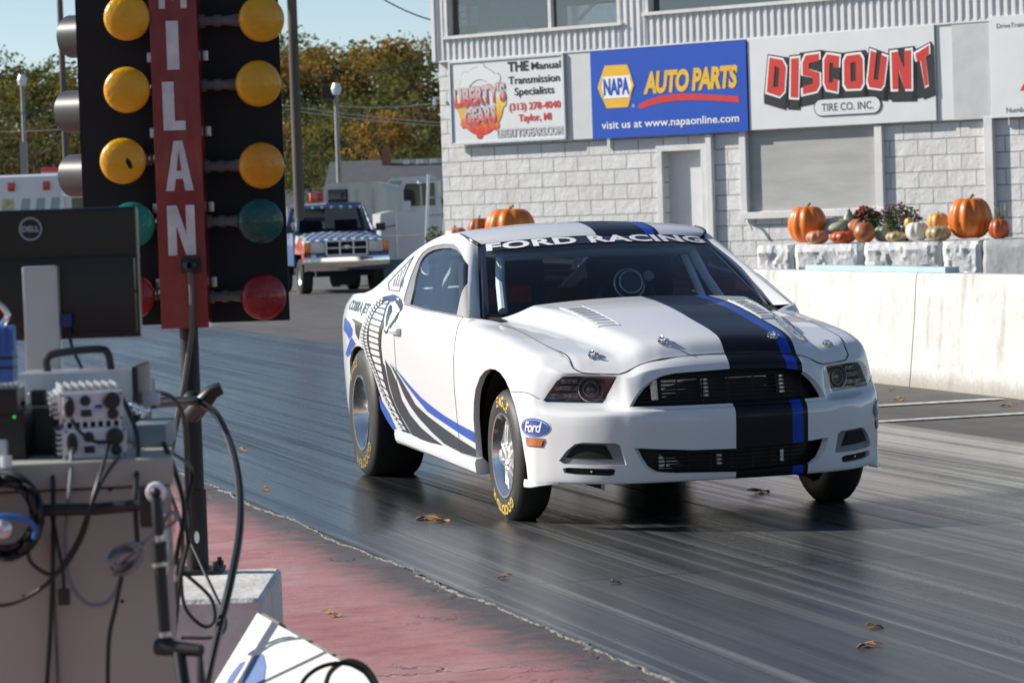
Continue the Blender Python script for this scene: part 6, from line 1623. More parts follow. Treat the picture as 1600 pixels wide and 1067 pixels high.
# ---- body side and nose surface: control rows from bottom to top, right half from the nose to the tail
def st(X, Y, Z): 
    n_ = len(Z)
    X = [X] * n_ if isinstance(X, (int, float)) else X
    Y = [Y] * n_ if isinstance(Y, (int, float)) else Y
    return list(zip(X, Y, Z))
ZN = [.290, .255, .290, .400, .530, .575, .600, .745, .782, .816]
ST = [
 st([.800, .885, .908, .918, .928, .915, .885, .862, .845, .800], 0.0, ZN),
 st([.795, .879, .902, .912, .922, .909, .880, .858, .840, .796], -.20, ZN[:7] + [.744, .780, .813]),
 st([.780, .862, .885, .895, .903, .893, .868, .846, .828, .780], -.37, ZN[:7] + [.738, .764, .789]),
 st([.765, .845, .865, .873, .880, .868, .840, .812, .798, .768], [-.455] * 10, ZN[:7] + [.712, .733, .752]),
 st([.750, .825, .845, .851, .856, .842, .775, .766, .763, .757], [-.505, -.505, -.505, -.505, -.505, -.505, -.500, -.493, -.492, -.490], ZN[:6] + [.603, .722, .735, .742]),
 st([.710, .785, .803, .808, .812, .798, .702, .724, .724, .722], [-.585, -.585, -.585, -.585, -.585, -.580, -.553, -.550, -.548, -.545], ZN[:6] + [.609, .732, .740, .745]),
 st([.640, .715, .735, .738, .740, .722, .632, .660, .662, .664], [-.675, -.675, -.675, -.675, -.675, -.670, -.660, -.645, -.642, -.636], ZN[:6] + [.614, .737, .747, .752]),
 st([.560, .630, .650, .653, .655, .640, .572, .616, .614, .625], [-.752, -.752, -.752, -.752, -.752, -.750, -.754, -.718, -.706, -.664], ZN[:6] + [.622, .740, .757, .772]),
 st([.500, .562, .577, .582, .584, .574, .535, .556, .556, .580], [-.805, -.805, -.806, -.806, -.806, -.804, -.800, -.766, -.738, -.674], [.28, .245, .285, .40, .53, .58, .634, .752, .785, .806]),
 st([.430, .487, .495, .500, .502, .498, .470, .478, .478, .500], [-.83, -.846, -.847, -.848, -.848, -.847, -.838, -.810, -.775, -.690], [.26, .232, .28, .40, .53, .59, .660, .772, .820, .838]),
 st(.35, [-.84, -.862, -.866, -.868, -.868, -.868, -.865, -.845, -.800, -.703], [.26, .23, .28, .41, .53, .60, .660, .785, .845, .862]),
 st(.20, [-.85, -.876, -.880, -.882, -.882, -.882, -.881, -.864, -.812, -.710], [.26, .23, .28, .41, .53, .60, .660, .798, .868, .884]),
 st(0.0, [-.85, -.876, -.882, -.885, -.886, -.887, -.886, -.872, -.818, -.712], [.27, .24, .29, .41, .53, .60, .660, .808, .890, .908]),
 st(-.20, [-.85, -.876, -.882, -.887, -.890, -.891, -.891, -.880, -.825, -.713], [.27, .24, .30, .41, .53, .60, .660, .812, .906, .928]),
 st(-.40, [-.85, -.878, -.886, -.893, -.899, -.902, -.903, -.894, -.838, -.724], [.27, .245, .305, .42, .54, .60, .660, .812, .922, .943]),
 st([-.53] * 9 + [-.50], [-.85, -.88, -.889, -.898, -.905, -.909, -.910, -.903, -.868, -.800], [.27, .245, .305, .42, .54, .60, .660, .812, .926, .966]),
 st([-.62] * 9 + [-.60], [-.85, -.882, -.891, -.901, -.908, -.912, -.914, -.909, -.886, -.864], [.27, .245, .305, .42, .54, .60, .660, .810, .930, .978]),
 st(-1.0, [-.85, -.886, -.896, -.906, -.914, -.918, -.921, -.922, -.899, -.866], [.27, .25, .31, .42, .54, .60, .660, .818, .938, .986]),
 st(-1.4, [-.85, -.888, -.899, -.909, -.917, -.922, -.925, -.928, -.905, -.867], [.275, .255, .315, .42, .54, .60, .665, .838, .948, .994]),
 st(-1.85, [-.85, -.890, -.901, -.912, -.920, -.925, -.928, -.932, -.910, -.866], [.28, .265, .325, .42, .54, .60, .670, .858, .965, 1.012]),
 st(-2.2, [-.85, -.892, -.903, -.914, -.922, -.927, -.930, -.934, -.908, -.862], [.29, .27, .33, .42, .54, .60, .675, .872, .978, 1.030]),
 st(-2.5, [-.85, -.894, -.906, -.916, -.924, -.928, -.931, -.934, -.904, -.854], [.29, .275, .33, .42, .54, .60, .680, .880, .988, 1.046]),
 st(-2.75, [-.85, -.894, -.906, -.916, -.923, -.927, -.929, -.930, -.898, -.846], [.29, .28, .33, .42, .54, .60, .680, .884, .992, 1.055]),
 st(-3.05, [-.84, -.885, -.897, -.906, -.914, -.917, -.919, -.920, -.890, -.840], [.29, .28, .33, .42, .54, .60, .680, .884, .990, 1.056]),
 st(-3.3, [-.83, -.868, -.880, -.890, -.897, -.900, -.902, -.902, -.874, -.828], [.30, .29, .34, .42, .54, .60, .680, .880, .986, 1.048]),
 st(-3.55, [-.79, -.830, -.840, -.850, -.857, -.861, -.863, -.862, -.838, -.798], [.31, .30, .34, .42, .54, .60, .680, .870, .976, 1.036]),
 st([-3.68, -3.70, -3.71, -3.72, -3.73, -3.73, -3.73, -3.72, -3.71, -3.68], [-.72, -.75, -.765, -.775, -.785, -.79, -.79, -.785, -.77, -.74], [.32, .31, .35, .42, .54, .60, .680, .865, .970, 1.028]),
 st([-3.74, -3.77, -3.78, -3.80, -3.81, -3.81, -3.81, -3.80, -3.79, -3.74], -.56, [.32, .31, .35, .42, .54, .60, .680, .865, .970, 1.022]),
 st([-3.76, -3.80, -3.81, -3.83, -3.84, -3.84, -3.84, -3.83, -3.82, -3.76], 0.0, [.32, .31, .35, .42, .54, .60, .680, .865, .970, 1.018])]
RT = np.array(ST)                                    # right half, nose to tail
LFT = RT.copy(); LFT[:, :, 1] *= -1
FULL = np.concatenate([LFT[::-1], RT[1:]])           # left tail -> nose -> right tail
NST = len(RT)
NS, NL = 6, 5
D1 = catmull(FULL, NS)
D2 = catmull(np.swapaxes(D1, 0, 1), NL)              # levels x stations
BODY = np.swapaxes(D2, 0, 1)
def row_of_level(k): return k * NL
MID = (NST - 1) * NS                                 # dense index of the nose
def st_index(k): return MID + k * NS                 # right hand stations
bmw = bmesh.new()
vv = [[bmw.verts.new(V3(p)) for p in r] for r in BODY]
lay_s = bmw.faces.layers.int.new('s'); lay_l = bmw.faces.layers.int.new('l')
for i in range(len(vv) - 1):
    for j in range(len(vv[0]) - 1):
        f = bmw.faces.new([vv[i][j], vv[i][j + 1], vv[i + 1][j + 1], vv[i + 1][j]])
        f[lay_s] = i; f[lay_l] = j
bmesh.ops.recalc_face_normals(bmw, faces=bmw.faces[:])

def inside(p, poly):
    c = False; n_ = len(poly); j = n_ - 1
    for i in range(n_):
        if (poly[i][1] > p[1]) != (poly[j][1] > p[1]) and p[0] < (poly[j][0] - poly[i][0]) * (p[1] - poly[i][1]) / (poly[j][1] - poly[i][1]) + poly[i][0]:
            c = not c
        j = i
    return c
def knife(bm, poly, axes, keep, fn):
    """cuts the outline of a flat polygon (seen along the third axis) into the faces for which keep(centre) holds; fn(face) for those inside"""
    a, b = axes
    third = 3 - a - b
    n_ = len(poly)
    px = [p[0] for p in poly]; py = [p[1] for p in poly]
    box_ = (min(px) - .03, max(px) + .03, min(py) - .03, max(py) + .03)
    def near(f):
        c = f.calc_center_median()
        return box_[0] <= c[a] <= box_[1] and box_[2] <= c[b] <= box_[3] and keep(c)
    for i in range(n_):
        p, q = poly[i], poly[(i + 1) % n_]
        if abs(p[0] - q[0]) + abs(p[1] - q[1]) < 1e-6: continue
        x0, x1 = min(p[0], q[0]) - 1e-4, max(p[0], q[0]) + 1e-4
        y0, y1 = min(p[1], q[1]) - 1e-4, max(p[1], q[1]) + 1e-4
        ff = []
        for f in bm.faces:
            xs_ = [v.co[a] for v in f.verts]; ys_ = [v.co[b] for v in f.verts]
            if max(xs_) < x0 or min(xs_) > x1 or max(ys_) < y0 or min(ys_) > y1: continue
            if keep(f.calc_center_median()): ff.append(f)
        if not ff: continue
        co = [0, 0, 0]; co[a], co[b] = p
        d = [0, 0, 0]; d[a], d[b] = -(q[1] - p[1]), (q[0] - p[0])
        geom = ff + list({e for f in ff for e in f.edges}) + list({v for f in ff for v in f.verts})
        bmesh.ops.bisect_plane(bm, geom=geom, dist=1e-5, plane_co=co, plane_no=Vector(d).normalized())
    for f in list(bm.faces):
        c = f.calc_center_median()
        if box_[0] <= c[a] <= box_[1] and box_[2] <= c[b] <= box_[3] and keep(c) and inside((c[a], c[b]), poly):
            fn(f)
lay_o = bmw.faces.layers.int.new('o')
def mark(k):
    def fn(f): f[lay_o] = k
    return fn
mir = lambda poly: [(-p[0], p[1]) for p in poly][::-1]
front = lambda c: c.x > 0.35
GRILLE = [(-.468, .598), (-.445, .638), (-.415, .676), (-.375, .708), (-.33, .728), (-.26, .740), (0, .748), (.26, .740), (.33, .728), (.375, .708), (.415, .676), (.445, .638), (.468, .598), (.3, .595), (0, .594), (-.3, .595)]
LOWGR = [(-.463, .416), (-.445, .370), (-.42, .330), (-.383, .306), (-.30, .297), (0, .287), (.30, .297), (.383, .306), (.42, .330), (.445, .370), (.463, .416), (.2, .396), (0, .393), (-.2, .396)]
FOGR = [(-.752, .360), (-.725, .405), (-.695, .436), (-.665, .443), (-.535, .439), (-.515, .425), (-.497, .342), (-.62, .340), (-.735, .345)]
SLOTR = [(-.740, .325), (-.72, .330), (-.55, .324), (-.535, .315), (-.54, .297), (-.56, .292), (-.70, .298), (-.735, .305)]
HLR = [(-.500, .731), (-.56, .7345), (-.64, .736), (-.712, .735), (-.735, .715), (-.762, .67), (-.787, .628), (-.775, .620), (-.70, .617), (-.60, .614), (-.553, .612), (-.545, .622)]
for k, poly in ((1, GRILLE), (2, LOWGR), (3, FOGR), (4, mir(FOGR)), (5, SLOTR), (6, mir(SLOTR)), (7, HLR), (8, mir(HLR))):
    knife(bmw, poly, (1, 2), front, mark(k))
ARCHF = [(-.335, .15), (-.335, .36), (-.335, .50), (-.31, .58), (-.27, .645), (-.20, .705), (-.12, .737), (-.03, .752), (.06, .752), (.14, .740), (.22, .712), (.29, .665), (.35, .60), (.395, .52), (.43, .44), (.465, .33), (.488, .15)]
ARCHR = [(-3.14, .15), (-3.15, .55), (-3.128, .671), (-3.06, .720), (-2.96, .752), (-2.85, .764), (-2.75, .766), (-2.66, .755), (-2.57, .722), (-2.47, .665), (-2.38, .59), (-2.28, .49), (-2.17, .40), (-2.06, .33), (-2.05, .15)]
for sg in (-1, 1):
    kp = (lambda c: c.y < -0.7) if sg < 0 else (lambda c: c.y > 0.7)
    knife(bmw, ARCHF, (0, 2), kp, mark(20)); knife(bmw, ARCHR, (0, 2), kp, mark(20))

def part_key(f):
    o_ = f[lay_o]
    if o_: return o_
    i, j = f[lay_s], f[lay_l]
    k = i - MID if i >= MID else MID - 1 - i          # dense station away from the nose
    side = 'R' if i >= MID else 'L'
    l = j / NL
    if k < 12 * NS and (l < 6 or k < 7.0 * NS): 
        return 'bumper'
    if k < 16 * NS:
        return 'rocker' + side if l < 2 and k >= 12 * NS else 'fender' + side
    if k < 19 * NS:
        return 'rocker' + side if l < 2 else 'door' + side
    if l < 2 and k < 21 * NS: return 'rocker' + side
    if k >= 24 * NS and l < 6: return 'rear_bumper'
    return 'quarter' + side
groups = {}
for f in bmw.faces: groups.setdefault(part_key(f), []).append(f)
def extract(faces, off=None):
    bm = bmesh.new(); mp = {}
    for f in faces:
        vs_ = []
        for v in f.verts:
            if v not in mp:
                mp[v] = bm.verts.new(v.co + (off(v) if off else Vector((0, 0, 0))))
            vs_.append(mp[v])
        try: bm.faces.new(vs_)
        except ValueError: pass
    return bm
def rim_edges(bm, depth, axis_dir=None, outer=0.0):
    """folds the open border of a panel inwards so that it has an edge with thickness"""
    be = [e for e in bm.edges if len(e.link_faces) == 1]
    r = bmesh.ops.extrude_edge_only(bm, edges=be)
    for v in r['geom']:
        if isinstance(v, bmesh.types.BMVert):
            v.co += axis_dir(v.co) * depth
def panel(name, faces, m, parent=car, lip=0.012, label=None, off=None):
    bm = extract(faces, off)
    bmesh.ops.recalc_face_normals(bm, faces=bm.faces[:])
    if lip:
        cen = Vector((-1.4, 0, 0.5))
        rim_edges(bm, lip, lambda c: Vector((-0.9 if c.x > .45 else 0, -math.copysign(1, c.y) if abs(c.y) > .05 else 0, 0)).normalized() if True else None)
    mb = MB(); mb.bm.free(); mb.bm = bm
    o = mb.build(name, m, parent, smooth=38, fix=False)
    if label: o['label'] = label
    return o
OB = {}
for key, nm in (('bumper', 'front_bumper'), ('fenderR', 'fender'), ('fenderL', 'fender'), ('doorR', 'door'), ('doorL', 'door'), ('quarterR', 'quarter_panel'), ('quarterL', 'quarter_panel'), ('rear_bumper', 'rear_bumper'), ('rockerR', 'rocker_panel'), ('rockerL', 'rocker_panel')):
    OB[key] = panel(nm, groups[key], M['paint'] if key == 'bumper' else M['paint_white'], lip=0.03 if key in ('bumper', 'fenderR', 'fenderL') else 0.012)
FULLBVH = BVHTree.FromBMesh(bmw)

# rocker sill that stands proud below the doors
for sg in (-1, 1):
    mb = MB()
    rows = []
    for X in np.linspace(-.30, -2.02, 14):
        t = (X + .30) / -1.72
        zt, zbm = .300 + .032 * t, .228 + .045 * t
        y0 = .892 + .010 * t
        rows.append([(X, sg * (y0 - .03), zt + .012), (X, sg * (y0 + .006), zt + .004), (X, sg * (y0 + .012), zt - .012), (X, sg * (y0 + .006), zbm + .012), (X, sg * (y0 - .01), zbm), (X, sg * (y0 - .10), zbm + .005)])
    mb.ring_loft(rows, True, True); mb.build('side_skirt', M['paint_white'], car, smooth=40)

# ---- hood
GX = [.80, .664, .625, .580, .500, .35, .20, 0.0, -.20, -.40, -.50, -.618]
GY = [.600, .636, .664, .674, .690, .703, .710, .712, .713, .724, .728, .731]
GZ = [.80, .815, .822, .830, .842, .862, .884, .908, .928, .943, .952, .962]
gy = lambda X: float(np.interp(-X, [-x for x in GX], GY))
ze_ = lambda X: float(np.interp(-X, [-x for x in GX], GZ))
EY = [0, .15, .30, .37, .40, .46, .49, .545, .60, .636, .664]
EX = [.800, .7985, .790, .780, .776, .768, .757, .722, .690, .664, .625]
EZ = [.816, .8145, .804, .789, .780, .752, .742, .745, .748, .752, .772]
sstep = lambda t: (lambda u: u * u * (3 - 2 * u))(max(0.0, min(1.0, t)))
def zb_(X, y):
    ay = abs(y); yb = .415 + (.72 - X) * .172
    g_ = gy(X)
    base = ze_(X) + .016 * (1 - min(1, ay / g_) ** 2)
    return base + (.052 + .018 * sstep((.75 - X) / 1.0)) * sstep((yb + .065 - ay) / .14) + .020 * (1 - min(1, ay / yb) ** 2)
def hood_pt(yE, s):
    ay = abs(yE); sg = 1 if yE >= 0 else -1
    x0, z0 = np.interp(ay, EY, EX), np.interp(ay, EY, EZ)
    yn = ay / .664
    x1 = -.42 - .02 * yn - .18 * sstep((yn - .76) / .24)
    X = x0 + (x1 - x0) * s
    y = ay * (1 + (gy(X) / .664 - 1) * sstep(s * 6)) if yn > .5 else ay * (1 + (gy(X) / .664 - 1) * sstep(s * 6) * (yn / .5))
    zz = zb_(X, y)
    drop = zb_(x0, ay) - z0
    zz -= drop * math.exp(-((x0 - X) / .050) ** 1.25)
    if yn > .985: 
        pass
    return (X, sg * y, zz)
ss = np.concatenate([np.linspace(0, .14, 22) ** 1.0, np.linspace(.15, 1, 42)])
yE = np.concatenate([-np.linspace(.664, .40, 34), -np.linspace(.392, 0, 26)]); yE = np.concatenate([yE, -yE[::-1][1:]])
HOOD = np.array([[hood_pt(y, s) for y in yE] for s in ss])
hb = bmesh.new()
hv = [[hb.verts.new(V3(p)) for p in r] for r in HOOD]
for i in range(len(hv) - 1):
    for j in range(len(hv[0]) - 1):
        hb.faces.new([hv[i][j], hv[i][j + 1], hv[i + 1][j + 1], hv[i + 1][j]])
bmesh.ops.recalc_face_normals(hb, faces=hb.faces[:])
if sum(f.normal.z for f in hb.faces) < 0: bmesh.ops.reverse_faces(hb, faces=hb.faces[:])
HOODBVH = BVHTree.FromBMesh(hb)
be = [e for e in hb.edges if len(e.link_faces) == 1]
r_ = bmesh.ops.extrude_edge_only(hb, edges=be)
for v in r_['geom']:
    if isinstance(v, bmesh.types.BMVert): v.co += Vector((-0.012, 0, -0.02))
mb = MB(); mb.bm.free(); mb.bm = hb
hood = mb.build('hood', M['paint'], car, smooth=38, fix=False)
# dark shut lines: thin strips lying in the gaps
def gap_line(pts, r_=0.0030):
    mb = MB(); mb.tube(pts, r_, 6); return mb.build('shut_line', M['gap'], car)
gl = [tuple(HOOD[i][0]) for i in range(len(ss) - 1, -1, -1)] + [tuple(p) for p in HOOD[0]] + [tuple(HOOD[i][-1]) for i in range(len(ss))]
gap_line([(p[0] + .002, p[1], p[2] - .001) for p in gl], .0026)
for sg in (0, 1):
    for k0, l0, l1 in ((16, 2, 9), (19, 2, 8.4)):
        idx = st_index(k0) if sg == 0 else MID - k0 * NS
        pts = [tuple(BODY[idx][j]) for j in range(int(l0 * NL), int(l1 * NL) + 1)]
        gap_line(pts, .0022)
    j6 = 6 * NL
    rng_i = range(st_index(8), st_index(10) + 3) if sg == 0 else range(MID - 10 * NS - 2, MID - 8 * NS + 1)
    gap_line([tuple(BODY[i][j6]) for i in rng_i], .0018)
# vents in the hood
for sg in (-1, 1):
    q = [(-.23, .473), (.298, .443), (.337, .349), (-.194, .371)]
    def onhood(x, y, up=.002):
        h = HOODBVH.ray_cast(Vector((x, sg * y, 1.5)), Vector((0, 0, -1)))
        return (h[0].x, h[0].y, h[0].z + up) if h[0] else (x, sg * y, zb_(x, y) + up)
    f = lambda u, v: tuple(q[0][i] * (1 - u) * (1 - v) + q[1][i] * u * (1 - v) + q[2][i] * u * v + q[3][i] * (1 - u) * v for i in (0, 1))
    vt = MB()
    vt.grid([[onhood(*f(u, v), .003) for u in np.linspace(0, 1, 12)] for v in np.linspace(0, 1, 5)])
    for a_, b_ in (((0, 0), (1, 0)), ((1, 0), (1, 1)), ((1, 1), (0, 1)), ((0, 1), (0, 0))):
        vt.tube([onhood(*f(a_[0] + (b_[0] - a_[0]) * t, a_[1] + (b_[1] - a_[1]) * t), .003) for t in np.linspace(0, 1, 10)], .0024, 6)
    vo = vt.build('hood_vent', M['paint_white'], car, smooth=40, fix=False)
    for k in range(7):
        u0 = .10 + k * .122
        a0, a1, a2, a3 = f(u0, .12), f(u0 + .085, .12), f(u0 + .085, .88), f(u0, .88)
        lv = MB()
        p0, p3 = onhood(*a0, .006), onhood(*a3, .006); p1, p2 = onhood(*a1, .008), onhood(*a2, .008)
        p1b, p2b = onhood(*a1, .004), onhood(*a2, .004)
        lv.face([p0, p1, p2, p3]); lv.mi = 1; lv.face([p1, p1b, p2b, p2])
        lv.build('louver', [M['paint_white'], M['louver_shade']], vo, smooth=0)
# chrome emblem shaped hood pins
for x_, y_ in ((.613, -.566), (.71, -.264), (.71, .264), (.613, .566)):
    h = HOODBVH.ray_cast(Vector((x_, y_, 1.5)), Vector((0, 0, -1)))
    p, nrm = h[0], h[1]
    X_ = Vector((1, 0, 0)); X_ = (X_ - nrm * X_.dot(nrm)).normalized(); Y_ = nrm.cross(X_)
    mtx = frame_mtx(p, X_, Y_, nrm)
    mb = MB(); mb.lathe([(.026, 0.001), (.025, .004), (.001, .005)], mtx, 20)
    T = lambda pts: [mtx @ Vector(q_) for q_ in pts]
    mb.tube(T(catmull([(-.030, -.008, .006), (-.018, .010, .016), (0, .004, .020), (.012, -.010, .018), (.026, -.004, .020), (.034, .010, .014)], 4)), [.0045] * 21, 6)
    mb.tube(T(catmull([(-.012, -.020, .006), (.002, -.012, .018), (.014, .012, .018), (.006, .026, .010)], 4)), [.0042] * 13, 6)
    mb.tube(T([(0.02, -.024, .005), (.016, -.006, .02), (.03, .0, .026)]), .0035, 6)
    mb.sphere(mtx @ Vector((0, 0, .012)), .009)
    mb.build('hood_pin', M['chrome'], hood)

# ---- greenhouse
KB = [(-.658, -.756, .972), (-.560, -.850, .977), (-.75, -.866, .983), (-1.2, -.867, .990), (-1.6, -.866, 1.002), (-1.95, -.865, 1.018), (-2.3, -.859, 1.035), (-2.6, -.850, 1.048), (-2.85, -.842, 1.056), (-3.0, -.838, 1.056)]
KT = [(-1.244, -.607, 1.322), (-1.30, -.638, 1.350), (-1.42, -.645, 1.373), (-1.60, -.640, 1.386), (-1.85, -.642, 1.377), (-2.10, -.660, 1.345), (-2.35, -.700, 1.283), (-2.60, -.752, 1.190), (-2.85, -.803, 1.092), (-3.0, -.825, 1.060)]
rows = np.array([KB, KT])
Bc, Tc = catmull(KB, 8), catmull(KT, 8)
nv = 22
def side_patch():
    A = np.zeros((len(Bc), nv, 3))
    for i in range(len(Bc)):
        for j in range(nv):
            v = j / (nv - 1)
            p = Bc[i] * (1 - v) + Tc[i] * v
            w = min(1, max(0, (i - 6) / 6)) 
            p = p + np.array([0, -.014 * math.sin(math.pi * v) * w, 0])
            A[i, j] = p
    return A
SP = side_patch()
GLASS = [(-.742, .988), (-.80, 1.05), (-.881, 1.138), (-.96, 1.185), (-1.055, 1.226), (-1.201, 1.270), (-1.369, 1.300), (-1.538, 1.311), (-1.764, 1.308), (-1.92, 1.298), (-2.00, 1.282), (-2.035, 1.262), (-2.03, 1.235), (-1.93, 1.15), (-1.85, 1.094), (-1.800, 1.04), (-1.785, 1.018), (-1.38, .999)]
TRIM = [(-.545, .978), (-.70, 1.062), (-.85, 1.138), (-1.0, 1.207), (-1.12, 1.250), (-1.243, 1.287), (-1.37, 1.315), (-1.505, 1.331), (-1.739, 1.332), (-1.93, 1.322), (-2.04, 1.308), (-2.10, 1.285), (-2.11, 1.255), (-2.062, 1.192), (-1.99, 1.10), (-1.94, 1.035), (-1.854, 1.008), (-1.5, .997), (-.746, .981)]
SAIL = [(-.565, .979), (-.80, 1.095), (-.881, 1.138), (-.80, 1.05), (-.742, .988)]
for sg in (-1, 1):
    A = SP.copy(); A[:, :, 1] *= -sg if sg > 0 else 1
    bm = bmesh.new(); V_ = [[bm.verts.new(V3(p)) for p in r] for r in A]
    ly = bm.faces.layers.int.new('o')
    for i in range(len(V_) - 1):
        for j in range(nv - 1):
            f = bm.faces.new([V_[i][j], V_[i][j + 1], V_[i + 1][j + 1], V_[i + 1][j]])
            f[ly] = -1 if i < 8 else 0
    bmesh.ops.recalc_face_normals(bm, faces=bm.faces[:])
    if sum(f.normal.y for f in bm.faces) * sg < 0: bmesh.ops.reverse_faces(bm, faces=bm.faces[:])
    def mk(k):
        def fn(f):
            if f[ly] >= 0: f[ly] = k
        return fn
    knife(bm, TRIM, (0, 2), lambda c: True, mk(1)); knife(bm, SAIL, (0, 2), lambda c: True, mk(3)); knife(bm, GLASS, (0, 2), lambda c: True, mk(2))
    if sg < 0: SIDEBVH = BVHTree.FromBMesh(bm)
    gr_ = {}
    for f in bm.faces: gr_.setdefault(max(0, f[ly]), []).append(f)
    inn = Vector((0, -sg, 0))
    def mk_part(name, k, m, off, lip):
        b2 = extract(gr_[k], lambda v: inn * off)
        if lip: rim_edges(b2, lip, lambda c: inn)
        q_ = MB(); q_.bm.free(); q_.bm = b2
        return q_.build(name, m, car, smooth=38, fix=False)
    mk_part('pillar_panel', 0, M['paint_white'], 0, .018)
    mk_part('window_seal', 1, M['seal'], .006, .012)
    mk_part('mirror_blank', 3, mat('grey blank cover', (0.30, 0.29, 0.28), 0.5), .004, .01)
    mk_part('side_window', 2, M['side_glass'], .014, 0)
    # louvered quarter cover
    def on_side(x, z, up=.004):
        h = (SIDEBVH.ray_cast(Vector((x, -1.6, z)), Vector((0, 1, 0))))
        return (x, sg * (abs(h[0].y) + up) if h[0] else sg * .8, z)
    q = [(-2.46, 1.122), (-2.245, 1.266), (-2.225, 1.235), (-2.115, 1.082), (-2.37, 1.085)]
    pc_ = (-2.43, 1.15)
    mb = MB(); n5 = len(q)
    edge = []
    for k in range(n5):
        for t in np.linspace(0, 1, 6)[:-1]: edge.append((q[k][0] * (1 - t) + q[(k + 1) % n5][0] * t, q[k][1] * (1 - t) + q[(k + 1) % n5][1] * t))
    mb.tube([on_side(*p, .002) for p in edge + edge[:1]], .0035, 6)
    lv = mb.build('quarter_cover', M['seal'], car)
    for k in range(5):
        zb0, zt0 = 1.106, 1.148 + k * .0225
        xb, xt = -2.326 + k * .052, -2.370 + k * .026
        mb = MB(); w_ = .024
        mb.face([on_side(xb, zb0, .003), on_side(xb + w_, zb0, .003), on_side(xt + w_, zt0, .003), on_side(xt, zt0, .003)])
        mb.build('louver', M['seal'], lv, smooth=0)
# roof
RTc = catmull(KT, 6)[0:9 * 6 + 1]
dxs = np.interp(np.arange(len(RTc)) / 6, [0, 1, 2, 4, 9], [.10, .06, .02, 0, -.05])
hs = np.interp(np.arange(len(RTc)) / 6, [0, 1, 2, 3, 4, 5, 6, 7, 8, 9], [.028, .036, .040, .040, .044, .052, .060, .060, .040, .01])
us = np.linspace(-1, 1, 41)
ROOF = np.array([[(p[0] + d * (1 - u * u), p[1] * u, p[2] + h_ * (1 - abs(u) ** 2.2)) for u in us] for p, d, h_ in zip(RTc, dxs, hs)])
iW = 6 * 6 - 1
mb = MB(); mb.grid(ROOF[:iW + 1]); mb.build('roof', M['paint'], car, smooth=40)
mb = MB(); mb.grid(ROOF[iW:9 * 6]); mb.build('rear_window', M['car_glass'], car, smooth=40)
mb = MB(); mb.tube([tuple(p + np.array([.004, 0, -.001])) for p in ROOF[0]], .006, 6); mb.tube([tuple(Tc[i] * (1 - v) + Bc[i] * v) for i in (0,) for v in np.linspace(0, 1, 12)], .007, 6)
mb.tube([(p[0], -p[1], p[2]) for p in [Tc[0] * (1 - v) + Bc[0] * v for v in np.linspace(0, 1, 12)]], .007, 6); mb.build('windshield_seal', M['matte_black'], car)
for sg in (-1, 1):
    pts = [(p[0] + .004, -sg * p[1] if sg > 0 else p[1], p[2] + .003) for p in Tc[:20]]
    mb = MB(); mb.tube(pts, [.011 - .008 * k / 19 for k in range(20)], 8); mb.build('roof_molding', M['livery_black'], car)
# deck lid between the quarter panels
dk = [BODY[st_index(k)][-1] for k in range(23, NST)]
mb = MB(); mb.grid([[(p[0], p[1] * u, p[2] + .012 * (1 - u * u)) for u in np.linspace(-1, 1, 15)] for p in catmull(dk, 4)]); mb.build('trunk_lid', M['paint'], car, smooth=40)
# windshield
WB = lambda u: np.array([-.658 + .24 * (1 - u * u), .756 * u, .972 + .045 * (1 - u * u)])
WT = lambda u: np.array([-1.244 + .10 * (1 - u * u), .607 * u, 1.322 + .028 * (1 - abs(u) ** 2.2)])
def ws(u, v, up=0.0):
    p = WT(u) * (1 - v) + WB(u) * v
    b = .022 * math.sin(math.pi * v)
    return (p[0] + b * .55 + up * .52, p[1], p[2] + b + up * .85)
mb = MB(); mb.grid([[ws(u, v) for u in np.linspace(-1, 1, 31)] for v in np.linspace(0, 1, 13)]); wsh = mb.build('windshield', M['car_glass'], car, smooth=60)
mb = MB()
mb.grid([[ws(u, v, .003) for u in np.linspace(-.985, .985, 31)] for v in np.linspace(.012, .135, 4)])
for sg in (-1, 1):
    mb.grid([[ws(sg * u, v, .003) for u in (.955, .985)] for v in np.linspace(.135, .98, 12)])
mb.build('sun_band', mat('dark sun band film', (0.010, 0.012, 0.018), 0.25, coat=0.5), wsh, smooth=60)
mb = MB()
WID = 1.21
def wtxt(v):
    u = v[0] / (.607 * 1.02); t = .074 - v[1] / .50
    return ws(u, t, .006)
add_text(mb, wtxt, 'FORD RACING', .084, width=1.17, bold=.0030, space=1.06)
mb.build('banner_lettering', M['letter_white'], wsh, smooth=0, fix=False)
# wipers and cowl
mb = MB(); mb.grid([[(-.40 + dx - .2 * sstep((abs(y) / .72 - .7) / .3), y, .955 + dz + .04 * (1 - (y / .75) ** 2)) for dx, dz in ((0.06, -.02), (-.05, 0), (-.16, .012))] for y in np.linspace(-.74, .74, 15)]); mb.build('cowl', M['matte_black'], car)

